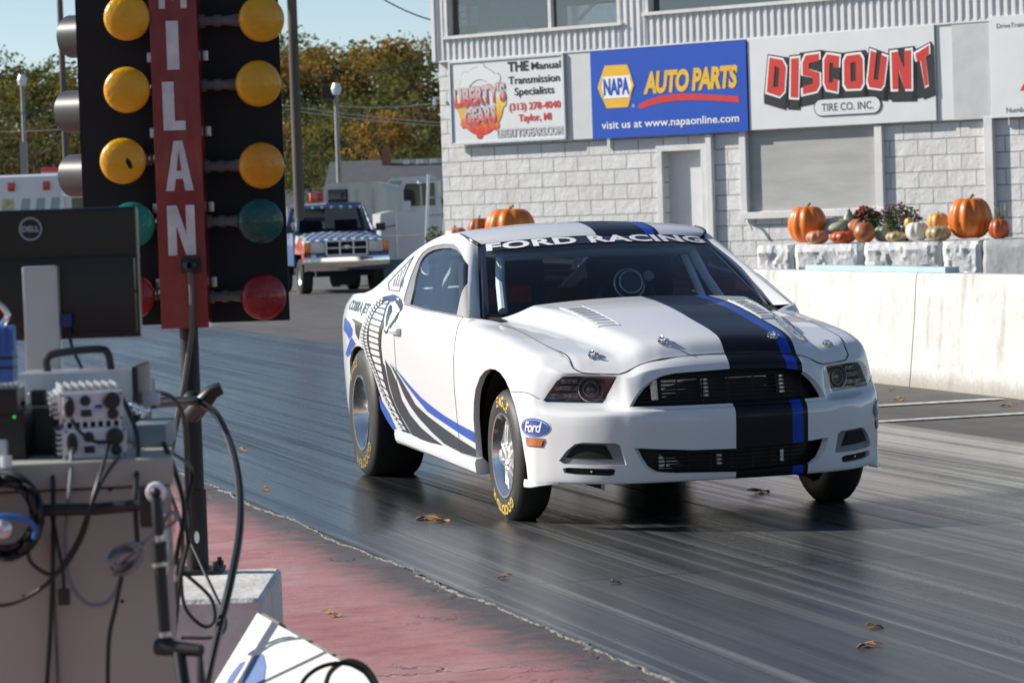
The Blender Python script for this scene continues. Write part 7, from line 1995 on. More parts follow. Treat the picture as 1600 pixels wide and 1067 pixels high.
# ---- nose details
def offset_panel(name, key, m, d, parent=car, smooth=38):
    bm = extract(groups[key], lambda v: Vector((-d, 0, 0)))
    mb = MB(); mb.bm.free(); mb.bm = bm
    return mb.build(name, m, parent, smooth=smooth)
def tunnel(name, key, m, depth, parent=car):
    """side walls from the rim of an opening backwards"""
    bm = extract(groups[key]); be = [e for e in bm.edges if len(e.link_faces) == 1]
    r = bmesh.ops.extrude_edge_only(bm, edges=be)
    for v in r['geom']:
        if isinstance(v, bmesh.types.BMVert): v.co.x -= depth
    keepf = set()
    for g_ in r['geom']:
        if isinstance(g_, bmesh.types.BMFace): keepf.add(g_)
    bmesh.ops.delete(bm, geom=[f for f in bm.faces if f not in keepf], context='FACES')
    mb = MB(); mb.bm.free(); mb.bm = bm
    return mb.build(name, m, parent, smooth=30)
gx = lambda y: .868 - .16 * (abs(y) / .47) ** 3 * .45
gr = offset_panel('grille', 1, M['grille_black'], .085)
tunnel('grille_surround', 1, M['grille_black'], .085, gr)
def slat_w(z, poly):
    xs_ = []
    n_ = len(poly)
    for i in range(n_):
        p, q = poly[i], poly[(i + 1) % n_]
        if (p[1] > z) != (q[1] > z): xs_.append(p[0] + (q[0] - p[0]) * (z - p[1]) / (q[1] - p[1]))
    return (min(xs_), max(xs_)) if len(xs_) >= 2 else None
mb = MB()
for k in range(8):
    z = .607 + k * .0175
    w = slat_w(z, GRILLE)
    if w: mb.tube([(gx(y) - .035, y, z) for y in np.linspace(w[0] + .01, w[1] - .01, 15)], .0042, 6)
for y in (-.36, -.24, -.12, 0, .12, .24, .36):
    mb.tube([(gx(y) - .038, y, .600), (gx(y) - .038, y, .72)], .004, 6)
mb.build('grille_slats', M['grille_black'], gr)
mb = MB()
mb.box((.775, -.215, .668), (.01, .17, .085)); mb.box((.775, .10, .668), (.01, .20, .085))
for k in range(6): mb.box((.782, -.215, .632 + k * .0145), (.006, .165, .004)); mb.box((.782, .10, .632 + k * .0145), (.006, .19, .004))
for y in (-.34, -.10, .262): mb.tube([(.800, y, .622), (.800, y - .006, .712)], .020, 10)
mb.build('radiator', mat('bright radiator metal', (0.62, 0.62, 0.60), 0.35, 0.9, var=0.3, vscale=60), gr, smooth=20)
lg = offset_panel('lower_grille', 2, M['grille_black'], .095)
tunnel('grille_surround', 2, M['grille_black'], .10, lg)
mb = MB()
for k in range(6):
    z = .300 + k * .0175; w = slat_w(z, LOWGR)
    if w: mb.tube([(.885 - .10 * (abs(y) / .46) ** 2 - .03, y, z) for y in np.linspace(w[0] + .006, w[1] - .006, 15)], .0036, 6)
for k in range(9): 
    y = -.40 + k * .10; mb.tube([(.885 - .10 * (abs(y) / .46) ** 2 - .034, y, .296), (.885 - .10 * (abs(y) / .46) ** 2 - .034, y, .398)], .0036, 6)
mb.build('grille_slats', M['grille_black'], lg)
mb = MB(); mb.box((.800, -.04, .343), (.01, .58, .064))
for k in range(5): mb.box((.807, -.04, .318 + k * .0125), (.006, .56, .0035))
mb.tube([(.82, -.05, .312), (.82, -.05, .372)], .016, 10); mb.tube([(.82, .25, .318), (.82, .25, .37)], .012, 10)
mb.build('cooler', mat('grey cooler metal', (0.46, 0.46, 0.45), 0.4, 0.9, var=0.3, vscale=60), lg, smooth=20)
LATER = []
# corner intakes: a fine grey mesh with a black opening
M['mesh'] = mat('grey wire mesh', (0.20, 0.21, 0.22), 0.6, var=0.5, vscale=260)
for key, slot, sg in ((3, 5, -1), (4, 6, 1)):
    fg = offset_panel('corner_intake', key, M['mesh'], .022)
    tunnel('intake_surround', key, M['paint_white'], .024, fg)
    inner = [(-.725, .372), (-.700, .415), (-.675, .434), (-.575, .431), (-.545, .366)]
    if sg > 0: inner = [(-p[0], p[1]) for p in inner]
    LATER.append((fg, inner))
    sl_ = offset_panel('bumper_slot', slot, M['matte_black'], .03)
    tunnel('slot_surround', slot, M['paint_white'], .032, sl_)
    mb = MB(); h = FULLBVH.ray_cast(Vector((1.5, sg * .63, .312)), Vector((-1, 0, 0))); mb.sphere((h[0].x - .02, sg * .63, .312), .006, u=8, v=6); mb.build('screw', M['chrome'], sl_)
# headlights: dark bucket behind a clear cover
M['bright_ring'] = mat('satin bright ring', (0.75, 0.76, 0.78), 0.35, 0.3)
M['bucket'] = mat('dark headlight bucket', (0.018, 0.018, 0.019), 0.35, coat=0.4)
M['reflector'] = mat('facetted reflector', (0.62, 0.62, 0.63), 0.3, 0.5, var=0.9, vscale=60, bump=1.0, bscale=90)
for key, sg in ((7, -1), (8, 1)):
    hl = offset_panel('headlight', key, M['bucket'], .040)
    tunnel('headlight_surround', key, M['bucket'], .042, hl)
    cv = extract(groups[key], lambda v: Vector((-.003, 0, 0))); mb = MB(); mb.bm.free(); mb.bm = cv; mb.build('lens_cover', M['lamp_glass'], hl, smooth=60)
    c = FULLBVH.ray_cast(Vector((1.5, sg * .592, .674)), Vector((-1, 0, 0)))[0] + Vector((-.022, 0, 0)); fwd = Vector((.90, sg * .40, .05)).normalized(); yy = Vector((0, 0, 1)).cross(fwd).normalized(); zz = fwd.cross(yy)
    mt = frame_mtx(c + Vector((.0, 0, 0)), yy, zz, fwd)
    mb = MB(); mb.lathe([(.0565, 0.0), (.0585, .006), (.0545, .008), (.0535, .002)], mt, 40); mb.build('projector_ring', M['bright_ring'], hl)
    mb = MB(); mb.lathe([(.034, -.002), (.036, .006), (.032, .008), (.031, .000)], mt, 32); mb.build('inner_ring', M['bright_ring'], hl)
    mb = MB(); mb.lathe([(.031, -.004), (.026, .006), (.015, .011), (.001, .013)], mt, 28); mb.build('projector_lens', mat('projector lens glass', (0.10, 0.10, 0.10), 0.05, spec=1.0, coat=1.0), hl)
    mb = MB()
    for k, (ya, yb, zc_) in enumerate(((.645, .712, .712), (.645, .735, .681), (.640, .755, .646))):
        pts = []
        for y in np.linspace(ya, yb, 8):
            row = []
            for z in (zc_ - .0105, zc_ + .0105):
                h = FULLBVH.ray_cast(Vector((1.5, sg * y, z)), Vector((-1, 0, 0)))
                row.append((h[0].x - .026, sg * y, z))
            pts.append(row)
        mb.grid(pts)
    mb.build('reflector', M['reflector'], hl, smooth=0)
    mb = MB(); pts = []
    for y in np.linspace(.50, .60, 6):
        row = []
        for z in (.70, .730):
            h = FULLBVH.ray_cast(Vector((1.5, sg * y, z)), Vector((-1, 0, 0))); row.append((h[0].x - .030, sg * y, z))
        pts.append(row)
    mb.grid(pts); mb.build('signal_lens', mat('smoked amber lens', (0.06, 0.02, 0.006), 0.2, coat=0.6), hl, smooth=0)

# ---- wheels
M['side_wall'] = mat('slick side wall', (0.030, 0.028, 0.025), 0.55, var=0.25, vscale=12, bump=0.1, bscale=60)
M['tread'] = mat('worn tread', (0.011, 0.0105, 0.010), 0.75, var=0.3, vscale=20, bump=0.2, bscale=80)
M['spoke'] = mat('bright machined spokes', (0.85, 0.84, 0.82), 0.34, 0.75)
M['polished'] = mat('polished aluminium', (0.92, 0.90, 0.87), 0.20, 1.0)
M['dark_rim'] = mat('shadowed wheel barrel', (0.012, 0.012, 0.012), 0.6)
def ring_text(mb, fn, body, R0, a_mid, size, flip=False, **k):
    vv, ff = text_bm(body, size, **k)
    mx = (max(v[0] for v in vv) + min(v[0] for v in vv)) / 2; my = (max(v[1] for v in vv) + min(v[1] for v in vv)) / 2
    bv = []
    for v in vv:
        a = a_mid - (v[0] - mx) / R0; r = R0 + (v[1] - my)
        bv.append(mb.bm.verts.new(V3(fn(r * math.cos(a), r * math.sin(a)))))
    for f in ff:
        try: mb.bm.faces.new([bv[i] for i in f])
        except ValueError: pass
def drag_wheel(x, sg, r, w, y_out, rim_r, front, spin=0.0):
    wc = thing('wheel', None, None, (x, sg * y_out, r + .03)); wc.parent = car
    # local: wheel outer face looks along local +Z after this frame; car frame axes
    out = Vector((0, sg, 0))
    mt = frame_mtx((0, 0, 0), (-sg, 0, 0), (0, 0, 1), out)
    mb = MB()
    prof = [(rim_r + .004, -.012), (rim_r + .012, .002), (rim_r + (r - rim_r) * .35, .008), (rim_r + (r - rim_r) * .70, .004), (r - .022, -.006), (r - .007, -.020), (r - .001, -.036), (r, -w * .5)]
    prof += [(q[0], -w - q[1]) for q in prof[::-1][1:]]
    mb.mi = 0; mb.lathe(prof, mt, 72)
    for f in mb.bm.faces:
        c = f.calc_center_median(); rr = math.hypot(c.x, c.z)
        if rr > r - .010: f.material_index = 1
    mb.build('tyre', [M['side_wall'], M['tread']], wc, smooth=40)
    # rim
    mb = MB()
    if front:
        mb.lathe([(rim_r + .008, -.004), (rim_r + .006, .005), (rim_r - .004, .004), (rim_r - .012, -.010), (rim_r - .022, -.026), (rim_r - .030, -.045), (rim_r - .034, -.075), (rim_r - .036, -w + .02)], mt, 64)
    else:
        mb.lathe([(rim_r + .010, -.004), (rim_r + .007, .006), (rim_r - .004, .005), (rim_r - .010, -.012), (rim_r - .018, -.03), (rim_r - .03, -.10), (rim_r - .045, -.15), (rim_r - .10, -.175), (.06, -.18)], mt, 64)
    mb.build('rim', M['polished'], wc, smooth=50)
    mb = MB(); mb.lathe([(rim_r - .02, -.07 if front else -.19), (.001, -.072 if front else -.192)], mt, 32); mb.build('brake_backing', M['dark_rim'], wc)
    mb = MB()
    if front:
        for k in range(5):
            for dl in (-.17, .17):
                a = spin + k * 2 * math.pi / 5
                p0 = (.052 * math.cos(a + dl * 2.2), .052 * math.sin(a + dl * 2.2), -.022); p1 = ((rim_r - .02) * math.cos(a + dl * .75), (rim_r - .02) * math.sin(a + dl * .75), -.040)
                rings = []
                for t in np.linspace(0, 1, 5):
                    c = Vector(p0).lerp(Vector(p1), t); d = (Vector(p1) - Vector(p0)).normalized(); sd = d.cross(Vector((0, 0, 1))).normalized()
                    hw = .0135 - .004 * math.sin(math.pi * t); th = .012
                    rings.append([mt @ (c + sd * hw - Vector((0, 0, th))), mt @ (c + sd * hw * .8 + Vector((0, 0, th * .6))), mt @ (c - sd * hw * .8 + Vector((0, 0, th * .6))), mt @ (c - sd * hw - Vector((0, 0, th)))])
                mb.ring_loft(rings, True, True)
        mb.lathe([(.062, -.045), (.060, -.018), (.048, -.012), (.046, .000), (.030, .004), (.028, .014), (.012, .018), (.001, .018)], mt, 28)
        for k in range(5):
            a = spin + (k + .5) * 2 * math.pi / 5
            mb.lathe([(.012, -.02), (.012, .002), (.007, .006), (.001, .006)], mt @ Matrix.Translation((.060 * math.cos(a), .060 * math.sin(a), -.012)), 10)
    else:
        for k in range(5):
            a = spin + k * 2 * math.pi / 5
            rings = []
            for t in np.linspace(0, 1, 4):
                rr = .05 + (rim_r - .09) * t; hw = .022 - .006 * t
                c = Vector((rr * math.cos(a), rr * math.sin(a), -.160)); sd = Vector((-math.sin(a), math.cos(a), 0))
                rings.append([mt @ (c + sd * hw - Vector((0, 0, .02))), mt @ (c + sd * hw * .8), mt @ (c - sd * hw * .8), mt @ (c - sd * hw - Vector((0, 0, .02)))])
            mb.ring_loft(rings, True, True)
        mb.lathe([(.07, -.17), (.066, -.14), (.045, -.13), (.04, -.10), (.001, -.095)], mt, 24)
    mb.build('spokes', M['spoke'], wc, smooth=35)
    # yellow lettering moulded on the side wall
    Rt = rim_r + (r - rim_r) * .52
    def side_z(rr):
        return np.interp(rr, [rim_r + .004, rim_r + .012, rim_r + (r - rim_r) * .35, rim_r + (r - rim_r) * .70, r - .022], [-.012, .002, .008, .004, -.006]) + .0022
    fn = lambda a, b: mt @ Vector((a, b, side_z(math.hypot(a, b))))
    mb = MB()
    if front:
        ring_text(mb, fn, 'EAGLE', Rt, math.radians(84), .066, bold=.0025, space=1.15)
        ring_text(mb, fn, 'GOODYEAR', Rt, math.radians(-92), .064, bold=.0025, space=1.12)
    else:
        ring_text(mb, fn, 'EAGLE', Rt, math.radians(118), .070, bold=.002, space=1.15)
        ring_text(mb, fn, 'GOODYEAR', Rt, math.radians(-75), .070, bold=.002, space=1.15)
    o = mb.build('lettering', M['yellow_letter'] if front else mat('rubbed yellow lettering', (0.33, 0.24, 0.07), 0.6, var=0.3, vscale=30), wc, smooth=0, fix=False)
    bv = None
    return wc
for sg in (-1, 1):
    drag_wheel(0.0, sg, .312, .160, .838 if sg < 0 else .872, .196, True, 0.5)
    drag_wheel(-2.76, sg, .362, .300, .935, .205, False, 0.2)
# wheel wells and underbody
for sg in (-1, 1):
    for cx, rr, yi in ((.06, .46, .50), (-2.66, .52, .42)):
        mb = MB()
        pts = [(cx + rr * math.cos(a), rr * math.sin(a) * .93 + .33) for a in np.linspace(0, math.pi, 20)]
        ya = .84 if cx > -1 else .88
        mb.grid([[(x, sg * ya, z) for x, z in pts], [(x, sg * yi, z) for x, z in pts]])
        mb.face([(x, sg * (yi + .0005), z) for x, z in pts] + [(cx - rr, sg * yi, .2), (cx + rr, sg * yi, .2)])
        bmesh.ops.remove_doubles(mb.bm, verts=mb.bm.verts[:], dist=.001)
        mb.build('wheel_well', M['matte_black'], car, smooth=30)
mb = MB(); mb.box((-1.25, 0, .30), (1.5, 1.62, .10)); mb.box((.25, 0, .32), (.9, .9, .12)); mb.box((-3.1, 0, .36), (1.1, .8, .12)); mb.box((-1.25, 0, .63), (1.45, 1.70, .62)); mb.box((.10, 0, .62), (1.1, .95, .28)); mb.box((-3.0, 0, .7), (1.2, .8, .5)); mb.build('underbody', M['matte_black'], car, smooth=0)
# axle links seen under the nose
mb = MB(); mb.tube([(0, -.72, .33), (0, .72, .33)], .03, 8); mb.tube([(.3, -.3, .27), (.3, .3, .27)], .03, 8); mb.build('suspension', M['black'], car)

# ---- cockpit
M['cage'] = mat('blue grey roll cage paint', (0.78, 0.90, 0.95), 0.4, coat=0.3)
M['red_reflection'] = mat('red of the window reflection', (0.32, 0.015, 0.015), 0.8, var=0.3, vscale=14)  # red reflected in the side window, painted on panels inside
mb = MB()
for sg in (-1, 1):
    mb.tube([(-.88, sg * .585, .99), (-1.05, sg * .55, 1.12), (-1.18, sg * .512, 1.275)], .024, 10)
    mb.tube([(-1.18, sg * .512, 1.275), (-2.15, sg * .56, 1.29), (-2.2, sg * .66, .90)], .024, 10)
    mb.tube([(-2.2, sg * .5, 1.2), (-2.95, sg * .45, .98)], .022, 10)
    mb.tube([(-1.0, sg * .70, .78), (-2.2, sg * .68, .98)], .022, 10)
mb.tube([(-.95, .50, 1.01), (-1.22, .48, 1.27)], .020, 10)
mb.tube([(-1.17, -.512, 1.262), (-1.10, 0, 1.268), (-1.17, .512, 1.262)], .026, 10)
mb.tube([(-2.15, -.56, 1.29), (-2.15, .56, 1.29)], .024, 10)
mb.tube([(-2.2, .33, 1.245), (-2.2, .04, .99), (-2.2, -.1, .90)], .032, 10)
mb.tube([(-2.25, -.20, 1.115), (-2.25, .34, 1.118)], .013, 8)
mb.build('roll_cage', M['cage'], car)
mb = MB(); mb.grid([[(-.47 - dx, y, z) for dx, z in ((0, .955), (.25, .985), (.42, .97), (.46, .86))] for y in np.linspace(-.74, .74, 9)]); mb.box((-.75, 0, .8), (.5, 1.5, .3)); mb.build('dashboard', M['matte_black'], car, smooth=30)
for sg, mm in ((-1, 'black'), (1, 'black')):
    mb = MB()
    rows = [[(-1.62 - .02 * k - .30 * t, sg * .36 + .25 * s_ * (1 - .25 * t), .62 + .58 * t) for s_ in (-1, -.6, 0, .6, 1)] for k, t in ((0, 0), (0, .5), (1, .85), (2, 1.0))]
    mb.grid(rows); mb.box((-1.75, sg * .36, .93), (.12, .46, .62), bevel=.05); mb.box((-1.80, sg * .36, 1.20), (.10, .28, .16), bevel=.04)
    mb.build('seat', M['matte_black'], car)
mb = MB(); mb.box((-1.6, -.80, .86), (.9, .02, .25), bevel=.008); mb.box((-1.55, .79, 1.02), (.5, .03, .18), bevel=.01); mb.box((-1.75, -.36, 1.05), (.135, .30, .10), bevel=.02); mb.build('red_panel', M['red_reflection'], car)  # panels added to give the side window its reflected red
mb = MB(); mb.box((-2.05, .10, 1.02), (.5, .9, .10), bevel=.04); mb.box((-2.30, .12, 1.08), (.10, .85, .16), bevel=.03); mb.build('red_rear_panel', M['red_reflection'], car)
stc = Vector((-1.12, .165, 1.105)); axis = Vector((.93, 0, .30)).normalized(); yy = Vector((0, 1, 0)); zz = axis.cross(yy)
mt = frame_mtx(stc, yy, zz, axis)
mb = MB(); ringp = [mt @ Vector((.155 * math.cos(a) , .155 * math.sin(a) - .09, -.10)) for a in np.linspace(0, 2 * math.pi, 33)]
mb.tube(ringp, .014, 8, cap=False)
for a in (0.2, 2.94, 4.7): mb.tube([mt @ Vector((0, -.09, -.09)), mt @ Vector((.15 * math.cos(a), .15 * math.sin(a) - .09, -.10))], .01, 6)
mb.build('steering_wheel', M['black'], car)
mb = MB(); mb.lathe([(.060, -.03), (.062, .0), (.056, .004), (.052, -.002), (.001, -.002)], mt, 28); mb.build('tachometer', mat('dark blue grey gauge', (0.03, 0.04, 0.05), 0.3), car)
for r0 in (.060, .080):
    mb = MB(); mb.tube([mt @ Vector((r0 * math.cos(a), r0 * math.sin(a), .004 - (r0 - .06) * 1.5)) for a in np.linspace(0, 2 * math.pi, 33)], .0045, 6, cap=False); mb.build('gauge_rim_highlight', M['cage'], car)  # pale rings paint the highlight along the gauge rim
mb = MB(); mb.lathe([(.028, -.02), (.030, .0), (.024, .004), (.001, .003)], frame_mtx((-1.12, .262, 1.135), yy, zz, axis), 20); mb.build('gauge', mat('pale gauge face', (0.32, 0.36, 0.38), 0.3), car)

# ---- decals that follow the body
def decal(parent, name, m, polys=(), texts=(), frame=None, bvhs=(FULLBVH, SIDEBVH), up=.0016, fine=.05, reach=1.4):
    """flat shapes in the frame (origin, right, up, outward) laid onto the body surface"""
    O, Rr, U, N = [V3(a) for a in frame]
    bm = bmesh.new()
    for poly in polys:
        tri = tessellate_polygon([[Vector((p[0], p[1], 0)) for p in poly]])
        pv = [bm.verts.new((p[0], p[1], 0)) for p in poly]
        for t in tri:
            try: bm.faces.new([pv[i] for i in t])
            except ValueError: pass
    for fn_ in texts: fn_(bm)
    if fine and bm.verts:
        xs_ = [v.co.x for v in bm.verts]; ys_ = [v.co.y for v in bm.verts]
        for x in np.arange(math.floor(min(xs_) / fine) * fine, max(xs_), fine):
            bmesh.ops.bisect_plane(bm, geom=bm.faces[:] + bm.edges[:] + bm.verts[:], plane_co=(x, 0, 0), plane_no=(1, 0, 0))
        for y in np.arange(math.floor(min(ys_) / fine) * fine, max(ys_), fine):
            bmesh.ops.bisect_plane(bm, geom=bm.faces[:] + bm.edges[:] + bm.verts[:], plane_co=(0, y, 0), plane_no=(0, 1, 0))
    for v in bm.verts:
        o_ = O + Rr * v.co.x + U * v.co.y + N * reach
        best = None
        for B_ in bvhs:
            h = B_.ray_cast(o_, -N)
            if h[0] is not None and (best is None or h[3] < best[3]): best = h
        v.co = (best[0] if best else o_ - N * reach) + N * up
    for f in bm.faces: f.normal_update()
    for f in list(bm.faces):
        if f.normal.dot(N) < 0: f.normal_flip()
    mb = MB(); mb.bm.free(); mb.bm = bm
    return mb.build(name, m, parent, smooth=60, fix=False)
for fg, inner in LATER:
    decal(fg, 'intake_hole', M['matte_black'], [inner], frame=((0, 0, 0), (0, 1, 0), (0, 0, 1), (1, 0, 0)), bvhs=(FULLBVH,), up=-.0185, fine=.02)
SIDE = ((0, 0, 0), (1, 0, 0), (0, 0, 1), (0, -1, 0))
SNK = [(-2.229, 1.061), (-2.433, 1.048), (-2.498, 1.024), (-2.525, .988), (-2.557, .948), (-2.610, .907), (-2.680, .862), (-2.713, .818), (-2.692, .786), (-2.646, .755), (-2.605, .719), (-2.526, .685), (-2.439, .641), (-2.365, .603), (-2.301, .543), (-2.192, .489), (-2.064, .425), (-1.940, .374), (-1.859, .343), (-1.658, .340),
       (-1.796, .400), (-1.899, .446), (-2.002, .505), (-2.057, .555), (-2.088, .624), (-2.124, .681), (-2.165, .700), (-2.171, .740), (-2.177, .785), (-2.168, .815), (-2.149, .850), (-2.125, .888), (-2.09, .925), (-2.12, .98), (-2.20, 1.03)]
PLL = [(-2.291, 1.030), (-2.324, 1.010), (-2.350, .991), (-2.388, .968), (-2.423, .934), (-2.449, .900), (-2.466, .868), (-2.475, .836), (-2.477, .802), (-2.460, .767), (-2.434, .731), (-2.386, .691), (-2.325, .651), (-2.264, .610), (-2.220, .570), (-2.170, .528), (-2.108, .490), (-2.037, .451), (-1.955, .411), (-1.873, .378), (-1.800, .352)]
PLR = [(-2.257, 1.030), (-2.215, 1.016), (-2.165, .987), (-2.140, .955), (-2.150, .919), (-2.182, .889), (-2.198, .855), (-2.212, .823), (-2.217, .792), (-2.212, .760), (-2.204, .724), (-2.192, .682), (-2.178, .640), (-2.157, .596), (-2.114, .550), (-2.055, .506), (-1.991, .470), (-1.922, .433), (-1.860, .402), (-1.799, .374), (-1.745, .350)]
HEAD = [(-2.276, 1.059), (-2.207, 1.063), (-2.104, 1.058), (-1.990, 1.041), (-1.913, 1.017), (-1.826, .992), (-1.824, .947), (-1.903, .913), (-1.978, .880), (-2.032, .858), (-2.080, .867), (-2.117, .919), (-2.146, .965), (-2.215, 1.012)]
FACE = [(-2.194, 1.030), (-2.133, 1.035), (-2.035, 1.018), (-1.86, .992), (-1.832, .985), (-1.872, .944), (-1.964, .903), (-2.022, .872), (-2.063, .880), (-2.099, .930), (-2.120, .976)]
HOODIN = [(-2.139, 1.013), (-2.087, .984), (-2.062, .936), (-2.037, .892), (-2.000, .905), (-1.992, .943), (-1.975, .979), (-2.060, 1.004)]
BLUE = [(-1.994, .715), (-1.781, .660), (-1.552, .602), (-1.338, .551), (-1.097, .514), (-.865, .483), (-.620, .459), (-.455, .443), (-.337, .434), (-.337, .381), (-.488, .398), (-.716, .425), (-.963, .453), (-1.225, .484), (-1.438, .540), (-1.673, .612), (-1.877, .681)]
GREY1 = [(-2.052, .713), (-1.903, .678), (-1.742, .622), (-1.598, .560), (-1.478, .506), (-1.234, .462), (-.975, .427), (-.689, .391), (-.337, .350), (-.337, .310), (-.599, .313), (-.930, .337), (-1.178, .382), (-1.433, .439), (-1.604, .491), (-1.715, .540), (-1.830, .624), (-1.998, .700)]
GREY2 = [(-2.106, .716), (-1.981, .675), (-1.850, .601), (-1.785, .516), (-1.624, .445), (-1.409, .390), (-1.148, .350), (-.956, .326), (-1.349, .322), (-1.635, .337), (-1.751, .391), (-1.875, .442), (-1.978, .500), (-2.035, .560), (-2.079, .645)]
BLUE3 = [(-2.334, .512), (-2.263, .479), (-2.128, .428), (-2.00, .346), (-2.085, .338), (-2.213, .387), (-2.320, .441)]
RB1 = [(-3.33, .905), (-3.261, .915), (-3.074, .890), (-2.960, .853), (-2.985, .820), (-3.100, .794), (-3.18, .82), (-3.34, .84)]
RB2 = [(-3.007, .810), (-2.870, .774), (-3.02, .742), (-3.10, .706), (-3.20, .686), (-3.30, .70), (-3.175, .745), (-3.090, .782)]
RG = [(-3.024, .919), (-2.659, .897), (-2.730, .851), (-2.774, .800), (-2.865, .834), (-2.892, .888)]
decal(OB['doorR'], 'blue_sweep', M['livery_blue'], [BLUE], frame=SIDE)
decal(OB['doorR'], 'charcoal_sweep', M['livery_grey'], [GREY1], frame=SIDE)
decal(OB['doorR'], 'charcoal_sweep', M['livery_grey'], [GREY2], frame=SIDE)
decal(OB['quarterR'], 'snake_body', M['livery_black'], [SNK], frame=SIDE, up=.0022)
decal(OB['quarterR'], 'blue_sweep', M['livery_blue'], [BLUE3], frame=SIDE, up=.0022)
plates, scales_ = [], []
for k in range(len(PLL) - 1):
    q = [np.array(PLL[k]), np.array(PLR[k]), np.array(PLR[k + 1]), np.array(PLL[k + 1])]
    c = sum(q) / 4
    g_ = lambda u, v: q[0] * (1 - u) * (1 - v) + q[1] * u * (1 - v) + q[2] * u * v + q[3] * (1 - u) * v
    plates.append([tuple(g_(*uv)) for uv in ((.10, .13), (.88, .13), (.95, .25), (.95, .75), (.88, .87), (.10, .87), (.03, .75), (.03, .25))])
so = catmull([(-2.433, 1.048), (-2.498, 1.024), (-2.525, .988), (-2.557, .948), (-2.610, .907), (-2.680, .862), (-2.713, .818), (-2.692, .786), (-2.646, .755), (-2.605, .719), (-2.526, .685), (-2.439, .641), (-2.365, .603), (-2.301, .543), (-2.192, .489), (-2.064, .425), (-1.940, .374), (-1.875, .350)], 2)
si = np.array([np.interp(np.linspace(0, 1, len(so)), np.linspace(0, 1, len(PLL) - 1), [p[a] for p in PLL[1:]]) for a in (0, 1)]).T
for k in range(len(so) - 1):
    q = [so[k], si[k], si[k + 1], so[k + 1]]
    for u0, u1 in ((.06, .36), (.46, .80)):
        g_ = lambda u, v: q[0] * (1 - u) * (1 - v) + q[1] * u * (1 - v) + q[2] * u * v + q[3] * (1 - u) * v
        sh = .25 if u0 > .3 else 0
        scales_.append([tuple(g_(*uv)) for uv in ((u0, .15 + sh), (u1, .12), (u1, .80), (u0, .85))])
decal(OB['quarterR'], 'belly_plates', M['livery_white'], plates, frame=SIDE, up=.0036, fine=.09)
decal(OB['quarterR'], 'scales', M['livery_white'], scales_, frame=SIDE, up=.0036, fine=0)
decal(OB['quarterR'], 'snake_head', mat('navy livery film', (0.02, 0.035, 0.085), 0.3, coat=0.25), [HEAD], frame=SIDE, up=.0042)
decal(OB['quarterR'], 'snake_face', M['livery_white'], [FACE], frame=SIDE, up=.0056)
decal(OB['quarterR'], 'snake_mouth', M['livery_black'], [HOODIN], frame=SIDE, up=.0068)
decal(OB['quarterR'], 'snake_eye', M['livery_white'], [[(-2.101, 1.048), (-2.025, 1.046), (-2.017, 1.036), (-2.054, 1.036)]], frame=SIDE, up=.0068, fine=0)
def text_into(body, size, cx, cz, width=None, rot=0.0, **k):
    def fn(bm):
        mb_ = MB(); add_text(mb_, lambda v: (cx + v[0] * math.cos(rot) - v[1] * math.sin(rot), cz + v[0] * math.sin(rot) + v[1] * math.cos(rot), 0), body, size, width=width, **k)
        me_ = bpy.data.meshes.new('t'); mb_.bm.to_mesh(me_); mb_.bm.free(); bm.from_mesh(me_); bpy.data.meshes.remove(me_)
    return fn
decal(OB['quarterR'], 'side_lettering', mat('dark grey lettering film', (0.05, 0.055, 0.065), 0.35, coat=0.4), texts=[text_into('COBRA JET', .072, -2.90, .976, width=.64, rot=-.018, bold=.0025, shear=-.1)], frame=SIDE, fine=.06, up=.0024)
decal(OB['quarterR'], 'blue_sweep', M['livery_blue'], [RB1], frame=SIDE)
decal(OB['quarterR'], 'blue_sweep', M['livery_blue'], [RB2], frame=SIDE)
decal(OB['quarterR'], 'charcoal_sweep', M['livery_grey'], [RG], frame=SIDE)
# door handle
hc = FULLBVH.ray_cast(Vector((-1.79, -1.5, .876)), Vector((0, 1, 0)))[0]
mb = MB(); mb.ring_loft([[(hc.x + dx, hc.y - dy, hc.z + dz + .006 * dx) for dx, dy, dz in [(x_, o_ * (1 + .0), z_) for o_, z_ in ((0.0, .02), (.022, .018), (.030, .004), (.024, -.012), (.0, -.016))]] for x_ in (-.085, -.06, .0, .06, .085)], True, True)
mb.build('door_handle', M['paint_white'], OB['doorR'], smooth=50)
mb = MB(); mb.lathe([(.03, .0), (.032, .003), (.001, .004)], frame_mtx(hc + Vector((-.02, -.0, -.02)), (1, 0, 0), (0, 0, 1), (0, -1, 0)) @ Matrix.Diagonal((2.2, .8, 1, 1)), 24); mb.build('handle_recess_shade', mat('painted recess shade', (0.6, 0.6, 0.6), 0.5), OB['doorR'])  # grey disc paints the shadow behind the door handle
for sg, key in ((1, 'doorL'),):
    mb = MB(); mb.box((-1.79, .945, .876), (.17, .03, .035), bevel=.01); mb.build('door_handle', M['paint_white'], OB[key])
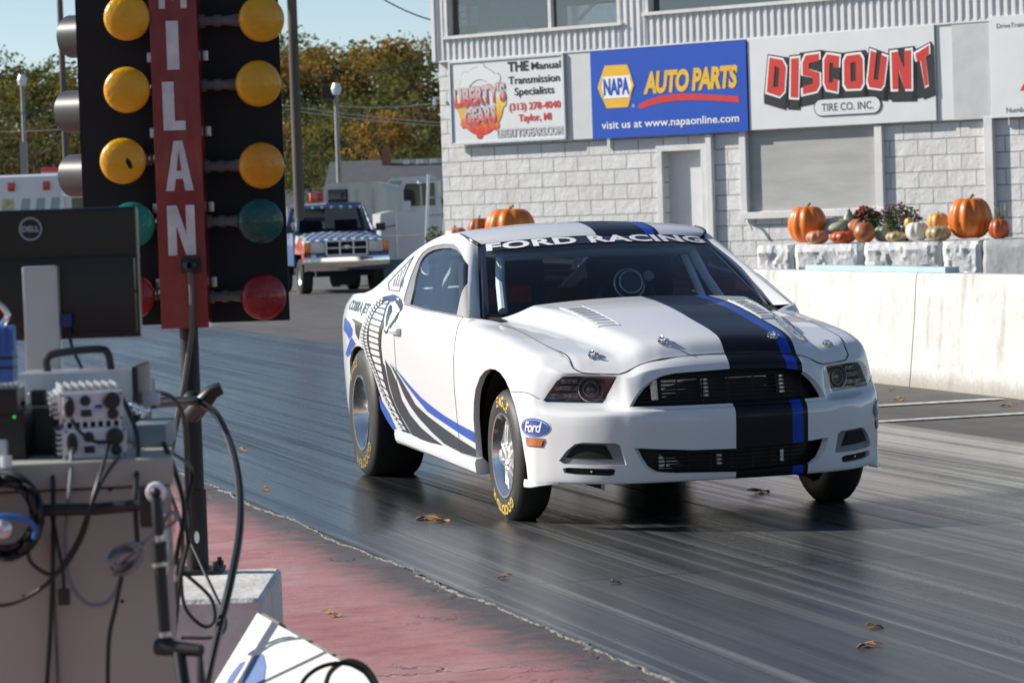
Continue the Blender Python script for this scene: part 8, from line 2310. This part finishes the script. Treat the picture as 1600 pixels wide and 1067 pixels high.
# bumper corner badge, marker lamps, rear corner
for sg in (-1, 1):
    N_ = Vector((.50, sg * .866, .02)).normalized(); Rr = Vector((0, 0, 1)).cross(N_).normalized(); U_ = N_.cross(Rr)
    c0 = Vector((.515, sg * .80, .506)); fr_ = (c0, Rr, U_, N_)
    eb = OB['bumper']
    decal(eb, 'oval_badge', M['letter_white'], [ell(0, 0, .108, .0455, 44)], frame=fr_, bvhs=(FULLBVH,), up=.002, fine=.03)
    decal(eb, 'oval_badge', M['sign_blue'], [ell(0, 0, .104, .0425, 44)], frame=fr_, bvhs=(FULLBVH,), up=.0034, fine=.03)
    decal(eb, 'oval_badge', M['letter_white'], [ell(0, 0, .096, .0365, 44)], frame=fr_, bvhs=(FULLBVH,), up=.0046, fine=.03)
    decal(eb, 'oval_badge', mat('deep blue badge', (0.012, 0.06, 0.30), 0.3, coat=0.5, var=0.3, vscale=12), [ell(0, 0, .0935, .0345, 44)], frame=fr_, bvhs=(FULLBVH,), up=.0058, fine=.03)
    decal(eb, 'badge_lettering', M['letter_white'], texts=[text_into('Ford', .066, 0, .002, width=.125, shear=.32, bold=.0012, space=.88)], frame=fr_, bvhs=(FULLBVH,), up=.0074, fine=0)
    cm = Vector((.520, sg * .80, .437))
    decal(eb, 'marker_recess', M['seal'], [[(-.070, .024), (.07, .020), (.074, .004), (.058, -.022), (-.055, -.020), (-.064, -.006)]], frame=(cm, Rr, U_, N_), bvhs=(FULLBVH,), up=.0015, fine=.03)
    decal(eb, 'marker_lamp', mat('dark amber lens', (0.50, 0.12, 0.01), 0.2, coat=0.7, var=0.3, vscale=60), [[(-.060, .017), (.062, .015), (.048, -.014), (-.046, -.016), (-.055, -.004)]], frame=(cm, Rr, U_, N_), bvhs=(FULLBVH,), up=.006, fine=.03)
    # lip at the bumper foot
    pts = [BODY[i][NL] for i in (range(st_index(7), st_index(9) + 4) if sg < 0 else range(MID - 9 * NS - 3, MID - 7 * NS + 1))]
    mb = MB(); mb.ring_loft([[(p[0], p[1], p[2] - .004), (p[0] + .004, p[1] + sg * .004, p[2]), (p[0] + .004, p[1] + sg * .004, p[2] + .018), (p[0] - .004, p[1] - sg * .002, p[2] + .034)] for p in pts], True, True); mb.build('bumper_lip', M['paint_white'], eb, smooth=30)
